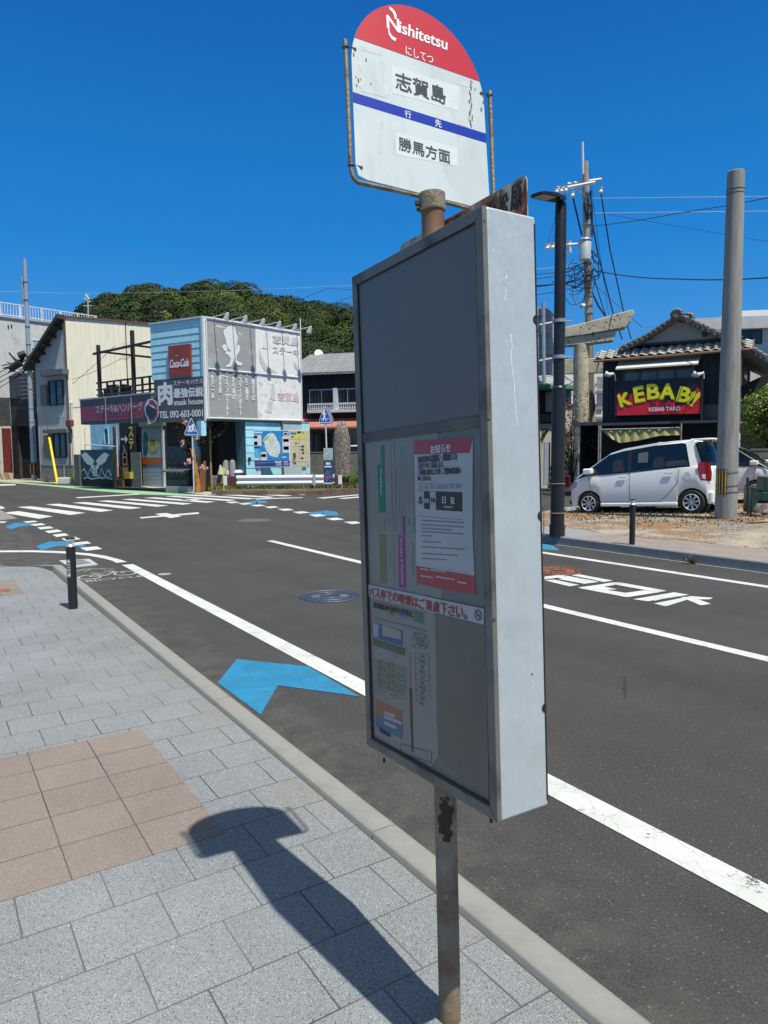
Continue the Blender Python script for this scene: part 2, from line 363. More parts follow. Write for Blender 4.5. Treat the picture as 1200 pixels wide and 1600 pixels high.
for i in range(len(gt)-1): gpoly(zq([gt[i], gt[i+1], gb[i+1], gb[i]], 4, 0, 740), gn, .0025)
struct('road_marking', gn, PG)
# cycle symbol with its word
GF = Fr(W(0, 0, ZM), U=TD, Zv=SD)
fm = MB()
def grd_line(p, q, w_):
    p = Vector((p[0], p[1], 0)); q = Vector((q[0], q[1], 0)); d = (q-p).normalized(); n_ = Vector((-d.y, d.x, 0))*w_/2
    fm.add([W(v.y, v.x, .0045) for v in (p-n_, q-n_, q+n_, p+n_)], [(3, 2, 1, 0)])
def ring(cx, cy, rx, ry, w_):
    n_ = 28
    for k in range(n_):
        a_, b_ = 2*math.pi*k/n_, 2*math.pi*(k+1)/n_
        fm.add([W(cy+r_[1]*math.sin(t_), cx+r_[0]*math.cos(t_), .0045) for t_, r_ in ((a_, (rx, ry)), (a_, (rx-w_, ry-w_*1.5)), (b_, (rx-w_, ry-w_*1.5)), (b_, (rx, ry)))], [(0, 1, 2, 3)])
ring(1.83, 10.33, .155, .2, .03); ring(2.31, 10.38, .155, .2, .03)
for p_, q_ in [((1.83, 10.33), (1.95, 10.62)), ((1.95, 10.62), (2.22, 10.62)), ((2.22, 10.62), (2.04, 10.33)), ((2.04, 10.33), (1.83, 10.33)), ((1.95, 10.62), (2.04, 10.33)), ((2.2, 10.7), (2.31, 10.38)), ((2.2, 10.72), (2.1, 10.76)), ((1.9, 10.72), (2.0, 10.72)),
               ((1.75, 10.95), (1.93, 11.15)), ((1.93, 11.15), (2.17, 10.98)), ((1.85, 10.88), (1.98, 11.03)), ((1.98, 11.03), (2.28, 10.88))]: grd_line(p_, q_, .03)
fb = struct('road_marking', fm, PWF)
o = text(GF, 'BICYCLE', (1.72, 2.46, 9.93, 10.06), PWF, None, y=-.0005, th=0, name='road_marking', bold=.02); o['kind'] = 'structure'
# covers in the road
def gdisc(c, r, z, mb, n_=40): mb.add([(c.x+r*math.cos(2*math.pi*k/n_), c.y+r*math.sin(2*math.pi*k/n_), z) for k in range(n_)], [tuple(range(n_))])
def cover(name, c, r, m1, m2, lab, grp=None):
    c.z = .001; t = thing(name, lab, 'manhole cover', c)
    b = MB(); b.disc(c, (0, 0, 1), r, .004, 40); part('cover_plate', b, m1, t)
    b = MB()
    for rr in (.93, .62, .3): b.torus(c+Vector((0, 0, .004)), (0, 0, 1), r*rr, r*.018, 40, 4)
    for k in range(16):
        a_ = 2*math.pi*k/16; d_ = Vector((math.cos(a_), math.sin(a_), 0)); b.tube([c+d_*r*.34+Vector((0, 0, .004)), c+Vector((-d_.y, d_.x, 0))*r*.06+d_*r*.6+Vector((0, 0, .004))], r*.02, 4)
    for k in range(28):
        a_ = 2*math.pi*k/28; b.disc(c+Vector((math.cos(a_), math.sin(a_), 0))*r*.78+Vector((0, 0, .003)), (0, 0, 1), r*.05, .004, 8)
    part('cast_pattern', b, m2, t)
cover('manhole_cover', G(515.5, 932), .36, mat('cover_navy', (.035, .04, .07), .55, .2, var=.3, vs=9), mat('cover_relief', (.07, .078, .1), .55, .3, var=.3), 'navy blue round manhole cover in the near lane')
cover('manhole_cover', G(872, 892.5), .36, mat('cover_dark', (.05, .035, .03), .6, .2, var=.3, vs=9), mat('cover_orange', (.36, .085, .03), .7, var=.5, vs=14, dirt=(.06, .05, .045), ds=18, dt=(.48, .56)), 'orange and black hydrant cover in the far lane')
b = MB(); gdisc(G(397, 813), .42, .0012, b); struct('road_patch', b, mat('patch', (.1, .098, .095), .85, vs=14, var=.4))
b = MB(); gdisc(G(257, 897), .09, .0012, b); struct('road_patch', b, PWF)
b = MB(); gdisc(G(142, 771.5), .45, .0012, b); gdisc(G(60, 778.5), .3, .0012, b); struct('road_patch', b, mat('patch_dark', (.035, .034, .034), .8))
# concrete drain with steel grate at the kerb corner
b = MB(); q = [G(x, y) for x, y in zq([(368, 547), (560, 537), (612, 572), (440, 592)], 4, 0, 740)]
b.flat([(v.x, v.y) for v in q], .0, .012); struct('drain_surround', b, mat('pale_concrete', (.4, .4, .38), .85, bump=.2))
t = thing('drain_grate', 'blue grey steel drain grate at the end of the near kerb', 'drain grate', G(123, 879))
q = [G(x, y) for x, y in zq([(432, 551), (515, 547), (568, 565), (470, 577)], 4, 0, 740)]
b = MB(); b.flat([(v.x, v.y) for v in q], .004, .016); part('recess', b, mat('grate_dark', (.06, .07, .09), .6), t)
b = MB()
for k in range(12):
    f_ = (k+.5)/12; b.tube([q[0].lerp(q[1], f_)+Vector((0, 0, .02)), q[3].lerp(q[2], f_)+Vector((0, 0, .02))], .009, 4)
part('bar', b, STEEL, t)
# ---- near pavement
def zs_(s): return .12 if s < 3.8 else (.12-.055*min(1, (s-3.8)/5.5))
tx = [-9, -4, -1, -.5, 0, .4, .85, 1.05, 1.24, 1.34, 1.39, 1.423]; sm = [14.2, 13.2, 12.3, 12.15, 12.0, 11.85, 11.68, 11.55, 11.4, 11.25, 11.13, 10.95]
def smax(t): return float(np.interp(t, tx, sm))
b = MB(); NS = 28
for t_ in tx:
    for k in range(NS+1):
        s_ = -4+(smax(t_)+4)*k/NS; b.v.append(tuple(W(s_, t_, zs_(s_))))
for i in range(len(tx)-1):
    for k in range(NS): b.f.append((i*(NS+1)+k, (i+1)*(NS+1)+k, (i+1)*(NS+1)+k+1, i*(NS+1)+k+1))
def granite(name, base, spk_d, spk_l, bw, rh, t0, s0, off, mort, tint=None):
    m, nt, p, o = newmat(name); a = N(nt); co = a.coord()
    tt = a.dot(co, TD); ss = a.dot(co, SD)
    cb = a.n('CombineXYZ'); a.l(a.math('ADD', tt, 40*bw-t0), cb.inputs[0]); a.l(a.math('ADD', ss, 40*rh-s0), cb.inputs[1])
    br = a.n('TexBrick'); br.inputs['Scale'].default_value = 1; br.inputs['Brick Width'].default_value = bw; br.inputs['Row Height'].default_value = rh
    br.inputs['Mortar Size'].default_value = .003; br.inputs['Mortar Smooth'].default_value = .15; br.offset = off; br.inputs['Bias'].default_value = 0
    br.inputs['Color1'].default_value = (.9, .9, .9, 1); br.inputs['Color2'].default_value = (1.03, 1.03, 1.03, 1); br.inputs['Mortar'].default_value = (1, 1, 1, 1)
    # edges wander a little
    wob = a.n('TexNoise'); wob.inputs['Scale'].default_value = 9; a.l(cb.outputs[0], wob.inputs['Vector'])
    wm = a.n('VectorMath', operation='SCALE'); a.l(wob.outputs['Color'], wm.inputs[0]); wm.inputs['Scale'].default_value = .0045
    wa = a.n('VectorMath', operation='ADD'); a.l(cb.outputs[0], wa.inputs[0]); a.l(wm.outputs[0], wa.inputs[1]); a.l(wa.outputs[0], br.inputs['Vector'])
    c = a.ramp(a.noise(co, 1.6, 5), (.35, .65), (tuple(q*.9 for q in base), tuple(q*1.08 for q in base)))
    c = a.mix(.7, c, br.outputs['Color'], 'MULTIPLY')
    for scl, thr, rad_, colr, seed in ((210, .84, .62, spk_d, 0), (300, .8, .6, tuple(q*1.9 for q in spk_d), 3.1), (300, .87, .6, spk_l, 7.7)):
        vo = a.n('TexVoronoi'); vo.inputs['Scale'].default_value = scl
        mp = a.n('Mapping'); mp.inputs['Location'].default_value = (seed, seed, 0); a.l(co, mp.inputs[0]); a.l(mp.outputs[0], vo.inputs['Vector'])
        sp = a.n('SeparateColor'); a.l(vo.outputs['Color'], sp.inputs[0])
        c = a.mix(a.math('MULTIPLY', a.math('GREATER_THAN', sp.outputs[0], thr), a.math('LESS_THAN', vo.outputs['Distance'], rad_*.7)), c, colr)
    # joints fade in and out, filled with sand in places
    js = a.ramp(a.noise(co, 2.1, 4), (.3, .55), (.55, 1.)); jc = a.ramp(a.noise(co, 1.3, 3), (.45, .6), ((.05, .048, .045), mort))
    c = a.mix(a.math('MULTIPLY', br.outputs['Fac'], js), c, jc)
    # rusty sand along the kerb
    edge = a.ramp(tt, (.0, 1.), (0., 1.)); e2 = a.n('MapRange'); a.l(tt, e2.inputs[0]); e2.inputs[1].default_value = 1.12; e2.inputs[2].default_value = 1.5
    st = a.math('MULTIPLY', e2.outputs[0], a.ramp(a.noise(co, 3.2, 6, .7), (.47, .7), (0., .6)))
    c = a.mix(st, c, (.22, .17, .1))
    st2 = a.ramp(a.noise(co, .8, 6, .7), (.64, .8), (0., .35)); c = a.mix(st2, c, (.2, .17, .13))
    a.l(c, p.inputs['Base Color']); p.inputs['Roughness'].default_value = .72; p.inputs['Specular IOR Level'].default_value = .4
    h = a.math('SUBTRACT', a.math('MULTIPLY', a.noise(co, 160, 3), .25), a.math('MULTIPLY', br.outputs['Fac'], 1.0))
    a.bump(h, .5, .006, p)
    return m
PAV = granite('granite_paving', (.215, .228, .232), (.05, .05, .052), (.5, .5, .49), .2825, .2715, .187, 2.445-.2715, .5, (.12, .11, .09))
PAVB = granite('brown_paving', (.215, .175, .145), (.15, .115, .1), (.4, .35, .32), .29, .27, .375, 2.69, 0, (.1, .085, .07))
struct('pavement', b, PAV)
b = MB(); b.add([W(2.69, -.785, .1215), W(2.69, .95, .1215), W(3.8, .95, .1215), W(4.03, .95, .1185), W(4.03, -.785, .1185), W(3.8, -.785, .1215)], [(0, 5, 2, 1), (5, 4, 3, 2)]); struct('pavement_brown_patch', b, PAVB)
zz = zs_(9.5)+.003; b = MB(); b.add([W(9.15, -.25, zz), W(9.15, .9, zz), W(10.3, .9, zs_(10.3)+.003), W(10.3, -.25, zs_(10.3)+.003)], [(0, 1, 2, 3)]); struct('pavement_brown_patch', b, PAVB)
pc = G(3, 923.5, zz)
cover('manhole_cover', Vector((pc.x, pc.y, 0)), .09, mat('cap_orange', (.45, .12, .05), .6), mat('cap_dark', (.1, .05, .03), .6), 'small orange valve cap in the far brown paving patch')
o = bpy.data.objects['manhole_cover.002']; o.location.z = zz+.001
# near kerb: blocks with a rounded road edge
KC = mat('kerb_concrete', (.245, .24, .215), .85, var=.12, vs=5, bump=.12, bs=130, dirt=(.19, .185, .16), ds=5, dt=(.52, .75))
b = MB(); js = [-3.4, -1.45, .45, 2.32, 4.17, 6.0, 7.85, 9.7]
for i in range(len(js)):
    a_ = js[i]+.003; e_ = (js[i+1] if i+1 < len(js) else 10.75)-.003; nn_ = 4
    for q in range(nn_):
        s0 = a_+(e_-a_)*q/nn_; s1 = a_+(e_-a_)*(q+1)/nn_
        prof = [(1.426, .0), (1.426, .143), (1.434, .15), (1.515, .15), (1.54, .143), (1.556, .12), (1.575, .0)]
        n_ = len(prof); v = [W(s0, t_, z_) for t_, z_ in prof]+[W(s1, t_, z_) for t_, z_ in prof]
        f = [(k, k+1, k+1+n_, k+n_) for k in range(n_-1)]
        if q == 0: f.append(tuple(range(n_)))
        if q == nn_-1: f.append(tuple(range(2*n_-1, n_-1, -1)))
        b.add(v, f)
# last block drops and turns into the side road
v = [W(10.75, t_, z_) for t_, z_ in prof]+[W(11.35, t_-.12, z_*.55) for t_, z_ in prof]+[W(11.75, t_-.42, z_*.12) for t_, z_ in prof]; n_ = len(prof)
b.add(v, [(k+r*n_, k+1+r*n_, k+1+(r+1)*n_, k+(r+1)*n_) for r in range(2) for k in range(n_-1)]+[tuple(range(3*n_-1, 2*n_-1, -1))])
struct('kerb', b, KC, smooth=50)
b = MB(); b.add([W(-4, 1.572, .002), W(-4, 1.62, .002), W(11, 1.62, .002), W(11, 1.572, .002)], [(0, 1, 2, 3)]); struct('gutter_joint', b, mat('gutter_dirt', (.05, .046, .042), .95, vs=20, var=.5))
b = MB(); b.add([W(11.2, 1.2, .006), W(11.6, .9, .006), W(12.1, 0, .006), W(13.2, -3.5, .006), W(14.4, -4, .006), W(13.5, -.5, .006), W(12.5, .9, .006)], [tuple(range(7))]); struct('gravel_patch', b, mat('old_asphalt', (.11, .105, .095), .95, var=.45, vs=25, bump=.6, bs=90))
q = [G(x, y) for x, y in [(0, 796.5), (-30, 796), (-120, 800), (-120, 818), (0, 813), (27, 810.5)]]
b = MB(); b.flat([(v.x, v.y) for v in q], 0, .008); struct('pavement', b, mat('pale_verge', (.22, .2, .18), .9, var=.2, vs=12))
# ---- far pavement and kerb
def lotz(X, Y):
    s = X*SD.x+Y*SD.y; t = X*TD.x+Y*TD.y
    k = min(1, max(0, (t-10.8)/3.2)); r = min(1, max(0, (X-4.6)/2.6)); q = min(1, max(0, (X-7.5)/6))
    return .15+k*(.005+.13*r)+.2*q*k
def kt(s): return 9.51 if s < 9.6 else 9.51+.35*(s-9.6)**1.9
b = MB(); ks = [-14+1.85*k for k in range(13)]+[9.6, 10.2, 10.8, 11.4, 12, 12.6, 13.2, 13.8, 14.4]; ks = sorted(set(round(k, 2) for k in ks if k < 9.6))+[9.6, 10.2, 10.8, 11.4, 12, 12.6, 13.2, 13.8]
for i in range(len(ks)-1):
    g_ = .006; a_ = ks[i]+g_; e_ = ks[i+1]-g_
    v = []
    for s_ in (a_, e_): v += [W(s_, kt(s_)+dt_, z_) for dt_, z_ in ((-.012, 0), (0, .135), (.012, .152), (.15, .152), (.15, 0))]
    b.add(v, [(k, k+1, k+6, k+5) for k in range(4)]+[tuple(range(5)), tuple(range(9, 4, -1))])
struct('kerb', b, mat('kerb_grey', (.22, .225, .22), .85, var=.15, vs=5, bump=.2, dirt=(.16, .16, .15), ds=3))
b = MB()
for i in range(len(ks)-1): b.add([W(ks[i], kt(ks[i])-.05, .005), W(ks[i+1], kt(ks[i+1])-.05, .005), W(ks[i+1], kt(ks[i+1])-.012, .005), W(ks[i], kt(ks[i])-.012, .005)], [(3, 2, 1, 0)])
struct('gutter_joint', b, mat('gutter_pale', (.3, .3, .29), .9))
b = MB(); xs = ks
for i in range(len(xs)-1):
    a_, e_ = xs[i], xs[i+1]; b.add([W(a_, kt(a_)+.15, .149), W(e_, kt(e_)+.15, .149), W(e_, max(10.95, kt(e_)+1.3), .149), W(a_, max(10.95, kt(a_)+1.3), .149)], [(3, 2, 1, 0)])
def brickpave():
    m, nt, p, o = newmat('far_paving'); a = N(nt); co = a.coord(); cb = a.n('CombineXYZ'); a.l(a.math('ADD', a.dot(co, TD), 20), cb.inputs[1]); a.l(a.math('ADD', a.dot(co, SD), 40), cb.inputs[0])
    br = a.n('TexBrick'); br.inputs['Scale'].default_value = 1; br.inputs['Brick Width'].default_value = .3; br.inputs['Row Height'].default_value = .15; br.inputs['Mortar Size'].default_value = .004
    br.inputs['Color1'].default_value = (.3, .235, .2, 1); br.inputs['Color2'].default_value = (.25, .2, .175, 1); br.inputs['Mortar'].default_value = (.16, .13, .11, 1); a.l(cb.outputs[0], br.inputs['Vector'])
    g = a.ramp(a.dot(co, SD), (0, 1), (0., 1.)); mr = a.n('MapRange'); a.l(a.dot(co, SD), mr.inputs[0]); mr.inputs[1].default_value = 8.7; mr.inputs[2].default_value = 8.75
    c = a.mix(mr.outputs[0], br.outputs['Color'], (.25, .26, .27)); c = a.mix(a.ramp(a.noise(co, 2, 6, .7), (.45, .7), (0., .5)), c, (.3, .27, .22))
    c = a.mix(a.ramp(a.noise(co, 60, 3), (.3, .7), (.0, .3)), c, (.15, .13, .12)); a.l(c, p.inputs['Base Color']); p.inputs['Roughness'].default_value = .85; return m
struct('pavement', b, brickpave())
# gravel car park, gently rising away from the road
def gravelmat():
    m, nt, p, o = newmat('gravel'); a = N(nt); co = a.coord()
    vo = a.n('TexVoronoi'); vo.inputs['Scale'].default_value = 28; a.l(co, vo.inputs['Vector']); sp = a.n('SeparateColor'); a.l(vo.outputs['Color'], sp.inputs[0])
    g = a.ramp(sp.outputs[0], (0, .5, 1), ((.12, .11, .1), (.25, .235, .21), (.42, .4, .36)))
    g = a.mix(a.math('GREATER_THAN', vo.outputs['Distance'], .55), g, (.07, .06, .05))
    sand = a.ramp(a.noise(co, 40, 4), (.35, .65), ((.3, .25, .18), (.42, .37, .28)))
    dry = a.ramp(a.noise(co, 55, 5, .8), (.35, .65), ((.13, .07, .035), (.34, .2, .1)))
    c = a.mix(a.ramp(a.noise(co, 1.1, 6, .7), (.44, .6), (0., 1.)), g, sand)
    c = a.mix(a.ramp(a.noise(co, .75, 6, .75, .6), (.46, .54), (0., .95)), c, dry)
    a.l(c, p.inputs['Base Color']); p.inputs['Roughness'].default_value = .95; a.bump(vo.outputs['Distance'], .8, .02, p); return m
b = MB(); NX, NY = 46, 30; idx = {}
for i in range(NX+1):
    for j in range(NY+1):
        s_ = 12.6-28*i/NX; t_ = 10.68+((j/NY)**1.5)*24
        if j == 0: t_ += .14*math.sin(s_*2.1)+.09*math.sin(s_*5.3+1)+.05*math.sin(s_*11)
        v = W(s_, t_); z_ = lotz(v.x, v.y)+(.006 if j else .0005)+(.012*random.random() if j > 1 else 0); idx[i, j] = len(b.v); b.v.append((v.x, v.y, z_))
for i in range(NX):
    for j in range(NY): b.f.append((idx[i, j], idx[i, j+1], idx[i+1, j+1], idx[i+1, j]))
GRAV = gravelmat(); struct('gravel_lot', b, GRAV, smooth=60)
# ================================================================ BUS STOP (leans slightly)
def Rm(yaw, a, b):
    return Matrix.Rotation(b, 3, 'X') @ Matrix.Rotation(a, 3, 'Y') @ Matrix.Rotation(yaw, 3, 'Z')
M1 = Rm(2.1151, -.022, -.043); e1 = Vector(M1.col[0]); z1 = Vector(M1.col[2]); HB, WB, DB = 1.35, .5846, .1528
cornB = Vector((.2163, 1.5713, 2.1818))
CF = Fr(cornB+e1*WB-z1*HB, U=-e1, Zv=z1)              # front of the case, origin bottom left
SF = Fr(cornB-z1*HB, U=CF.I, Zv=z1)                     # its sunlit side
M2 = Rm(.4834, -.0325, -.1766); BW, HB_, HT_, HR_, HC_, HD_ = .41, .1985, .226, .3778, .3071, .2197
BF = Fr(Vector((.1192, 1.9289, 2.3296)), U=Vector(M2.col[0]), Zv=Vector(M2.col[2]))
pole0 = VY(703.5, 1600, 1.815); pole1 = VY(675.5, 300, 1.905); pdir = (pole1-pole0).normalized(); pole0 = pole0+pdir*((.12-pole0.z)/pdir.z)
BS = thing('bus_stop_sign', 'tall rusty bus stop pole with round topped red and white board and grey timetable case', 'bus stop', pole0)
def polemat():
    m, nt, p, o = newmat('rusty_pole'); a = N(nt); co = a.coord()
    n1 = a.noise(co, 9, 8, .7); n2 = a.noise(co, 45, 4); n3 = a.noise(co, 3, 5, .6)
    c = a.ramp(n1, (.3, .5, .7), ((.16, .105, .06), (.27, .22, .155), (.35, .315, .25)))
    c = a.mix(a.ramp(n3, (.4, .58), (0., .85)), c, (.17, .085, .035))
    c = a.mix(a.math('MULTIPLY', a.math('GREATER_THAN', n2, .67), .4), c, (.42, .4, .34))
    cp = VY(697, 1278, 1.81)-pole0
    v = a.n('VectorMath', operation='SUBTRACT'); a.l(co, v.inputs[0]); v.inputs[1].default_value = cp
    v2 = a.n('VectorMath', operation='MULTIPLY'); a.l(v.outputs[0], v2.inputs[0]); v2.inputs[1].default_value = (2.2, .6, .62)
    ln = a.n('VectorMath', operation='LENGTH'); a.l(v2.outputs[0], ln.inputs[0])
    d = a.math('ADD', ln.outputs['Value'], a.math('MULTIPLY', a.math('SUBTRACT', a.noise(co, 22, 6, .7), .5), .13))
    c = a.mix(a.ramp(d, (.046, .05), (.5, 0.)), c, (.3, .25, .18)); c = a.mix(a.ramp(d, (.04, .043), (1., 0.)), c, (.065, .028, .014))
    vt = a.n('SeparateXYZ'); a.l(co, vt.inputs[0]); top = a.n('MapRange'); a.l(vt.outputs[2], top.inputs[0]); top.inputs[1].default_value = 2.04; top.inputs[2].default_value = 2.15
    c = a.mix(a.math('MULTIPLY', top.outputs[0], a.ramp(n1, (.4, .6), (.3, 1.))), c, (.16, .05, .02))
    a.l(c, p.inputs['Base Color']); p.inputs['Roughness'].default_value = .7; p.inputs['Metallic'].default_value = .15; a.bump(a.math('ADD', n2, n1), .4, .003, p); return m
RPOLE = polemat(); RUST = mat('rusty_pipe', (.24, .21, .15), .65, .3, var=.3, vs=22, bump=.4, bs=120, dirt=(.16, .07, .03), ds=18, dt=(.5, .66))
ptop = pole0+pdir*((2.30-pole0.z)/pdir.z)
b = MB(); b.tube([pole0-pdir*.02, ptop], .0298, 32); part('pole', b, RPOLE, BS, smooth=True)
ct = VY(675, 303, 1.905)
b = MB(); b.tube([ct-pdir*.045, ct-pdir*.043, ct-pdir*.001, ct], [.0325, .0345, .0345, .033], 32); cl = part('collar', b, RUST, BS, smooth=True)
b = MB(); q = VY(654, 318, 1.9); b.disc(q+Vector((.012, 0, 0)), (-1, -.2, 0), .008, .02, 6); b.disc(q+Vector((.012, 0, -.014)), (-1, -.2, 0), .007, .016, 8); part('bolt', b, mat('bolt_dark', (.08, .05, .035), .7, .4), cl)
# ---- round topped board
def enamel(name, rgb, dirt):
    m, nt, p, o = newmat(name); a = N(nt); co = a.coord(); big = a.noise(co, 6, 6, .6)
    mp = a.n('Mapping'); mp.inputs['Scale'].default_value = (30, 30, 3); a.l(co, mp.inputs[0]); st = a.noise(mp.outputs[0], 1.2, 4)
    c = a.mix(a.ramp(big, (.4, .7), (0., dirt)), rgb, tuple(q*.72 for q in rgb)); c = a.mix(a.ramp(st, (.55, .75), (0., dirt*.8)), c, tuple(q*.6 for q in rgb))
    c = a.mix(a.ramp(a.noise(co, 70, 5, .8), (.7, .74), (0., dirt*1.6)), c, (.12, .09, .06))
    a.l(c, p.inputs['Base Color']); p.inputs['Roughness'].default_value = .35; return m
BWH = enamel('board_white', (.60, .655, .645), .45); BRD = enamel('board_red', (.56, .03, .048), .2); BBL = enamel('board_blue', (.01, .04, .36), .1)
dome = [(BW/2*math.cos(t), HC_+HD_*math.sin(t)) for t in np.linspace(0, math.pi, 49)]
rc = .022; left = [(-BW/2, HC_), (-BW/2, rc*1.6), (-BW/2+rc*.3, rc*.3), (-BW/2+rc*1.4, 0)]; right = [(BW/2-rc*1.4, 0), (BW/2-rc*.3, rc*.3), (BW/2, rc*1.6)]
b = MB(BF); b.prism(dome+left[1:]+right, 0, .0035); bd = part('sign_board', b, BWH, BS)
k = [p for p in dome if p[1] >= HR_]; xr = BW/2*math.sqrt(1-((HR_-HC_)/HD_)**2)
b = MB(BF); b.prism([(xr, HR_)]+k+[(-xr, HR_)], -.0006, -.0001); part('red_cap', b, BRD, bd)
b = MB(BF); b.prism([(-BW/2, HB_), (BW/2, HB_), (BW/2, HT_), (-BW/2, HT_)], -.0006, -.0001); part('blue_stripe', b, BBL, bd)
LW = mat('letter_white', (.82, .82, .8), .5, var=.03); LG = mat('letter_charcoal', (.045, .05, .055), .5)
def bt(s, p0, p1, mt, bold=.012, **kw):
    x0, z1_ = BF.xz(*p0); x1, z0 = BF.xz(*p1); return text(BF, s, (x0, x1, z0, z1_), mt, bd, y=-.0012, bold=bold, th=.0006, **kw)
Z4 = lambda x, y: (520+x/3.75, y/3.75)
bt('ishitetsu', Z4(384, 122), Z4(672, 297), LW, .022, italic=.12)
a0 = BF.xz(*Z4(318, 163)); a1 = BF.xz(*Z4(388, 186))
nx0, nz0 = BF.xz(*Z4(318, 163)); nx1, _ = BF.xz(*Z4(388, 186)); nh = .052
nz1 = BF.xz(*Z4(335, 98))[1]; nz0 = BF.xz(*Z4(335, 172))[1]; text(BF, 'N', (nx0, nx1, nz0, nz1), LW, bd, y=-.0012, bold=.03, th=.0006)
def arcpoly(pts, mt, par=None, y=-.0012, name='emblem', F=BF):
    bb = MB(F); bb.prism([F.xz(q[0], q[1], y) for q in pts], y-.0003, y+.0003); return part(name, bb, mt, par or bd)
arcpoly([Z4(*q) for q in [(330, 38), (347, 48), (365, 68), (374, 92), (372, 112), (362, 112), (360, 92), (350, 72), (333, 55)]], LW)
arcpoly([Z4(*q) for q in [(329, 165), (334, 190), (350, 213), (373, 226), (366, 242), (345, 229), (328, 203), (324, 175)]], LW)
bt('にしてつ', Z4(425, 270), Z4(588, 378), LW, .006)
bt('志賀島', Z4(365, 416), Z4(662, 616), LG, .011)
bt('行', Z4(420, 645), Z4(458, 698), LW, .01); bt('先', Z4(597, 697), Z4(636, 752), LW, .01)
bt('勝馬方面', Z4(384, 799), Z4(688, 962), LG, .009)
# tape residue and scuffs on the enamel
TAPE = mat('old_tape', (.55, .57, .54), .5, var=.15, vs=30); SCUF = mat('scuff_brown', (.1, .075, .05), .8)
TG = mat('tape_pale', (.62, .67, .66), .45, var=.06, vs=30)
for q in [[(150, 262), (300, 305), (300, 330), (150, 288)], [(150, 288), (172, 294), (180, 520), (152, 512)], [(278, 325), (300, 330), (325, 560), (303, 552)], [(165, 515), (322, 556), (324, 575), (165, 535)],
          [(280, 705), (300, 710), (280, 900), (262, 895)], [(730, 470), (800, 490), (800, 512), (730, 492)], [(735, 700), (790, 715), (790, 745), (735, 728)]]: arcpoly([Z4(*p) for p in q], TAPE, y=-.0001, name='tape_mark')
for q in [[(345, 385), (740, 510), (735, 650), (350, 545)], [(368, 775), (730, 865), (728, 975), (370, 905)]]: arcpoly([Z4(*p) for p in q], TG, y=-.00005, name='sticker_backing')
rs = random.Random(3); b = MB(BF)
for k in range(34):
    x = 808+rs.gauss(0, 5); y = 475+270*(k/34); u_, v_ = BF.xz(*Z4(x, y)); l_ = rs.uniform(.001, .0035); b.box(u_-l_*.4, u_+l_*.4, -.0009, -.0002, v_-l_*1.5, v_+l_*1.5)
for x, y, l_ in [(195, 350, .006), (222, 490, .004), (150, 470, .007), (140, 500, .005), (163, 465, .004), (122, 320, .006), (135, 450, .004), (833, 523, .005), (870, 640, .008), (880, 600, .006), (876, 560, .004), (165, 610, .003), (130, 1010, .004)]:
    u_, v_ = BF.xz(*Z4(x, y)); b.prism([(u_-l_*.3, v_-l_), (u_+l_*.3, v_-l_*.6), (u_+l_*.15, v_+l_*.9), (u_-l_*.25, v_+l_*.5)], -.0009, -.0002)
part('peeling_paint', b, SCUF, bd)
# ---- pipe frame and wire ties
FP = lambda x, y, yy=.006: BF.P(*(lambda c: (c[0], yy, c[1]))(BF.xz(*Z4(x, y))))
b = MB(); pts = [FP(78, 225), FP(92, 520), FP(110, 940), FP(113, 985), FP(120, 1020), FP(133, 1045), FP(155, 1062), FP(320, 1098), FP(585, 1158), FP(790, 1212)]
x_, z_ = BF.xz(*Z4(948, 1110)); xb, zb = BF.xz(*Z4(790, 1212)); xb2 = x_-.02
pts += [BF.P(x_-.03, .006, zb-.006), BF.P(x_-.008, .006, zb+.002), BF.P(x_, .006, zb+.03), FP(948, 1110), FP(937, 800), FP(927, 528)]
b.tube(pts, .0056, 12); pf = part('pipe_frame', b, RUST, BS, smooth=60)
for x, y, dx in [(80, 268, 50), (112, 962, 55), (925, 552, -58)]:
    b = MB(); p0 = FP(x, y, .006); p1 = FP(x+dx, y+(20 if dx > 0 else -6), -.002); b.torus(p0, (0, 0, 1), .0075, .0016, 16, 5); b.tube([p0, (p0+p1)/2+Vector((0, 0, .003)), p1], .0016, 6); b.disc(p1, BF.I, .004, .006, 8); part('wire_tie', b, mat('wire_rust', (.09, .06, .04), .7, .3), pf)
# ---- old enamel board mounted behind the case
RB = mat('rusted_enamel', (.5, .43, .3), .5, var=.15, vs=9, dirt=(.22, .075, .03), ds=12, dt=(.44, .52), bump=.3, bs=60)
RB2 = mat('rust_brown', (.15, .045, .02), .75, var=.3, vs=30, bump=.3, dirt=(.3, .13, .05), ds=25)
yb = .133; tl = CF.xz(626, 383, yb); tr = CF.xz(822.5, 272.5, yb); b = MB(CF)
b.prism([(tl[0], HB+.001), (tl[0], tl[1]-.008), (tl[0]+.008, tl[1]), (tr[0]-.008, tr[1]), (tr[0], tr[1]-.008), (tr[0], HB+.001)], yb, yb+.003)
ob = part('old_name_board', b, RB, BS, label='rusty old enamel board behind the top of the case')
b = MB(CF); b.prism([(tr[0]-.018, HB+.002), (tr[0]-.004, HB+.03), (tr[0]-.013, (HB+tr[1])/2), (tr[0]-.006, tr[1]-.012), (tr[0]-.002, tr[1]-.01), (tr[0], tr[1]-.012), (tr[0], HB+.002)], yb-.001, yb); part('rust_edge', b, RB2, ob)
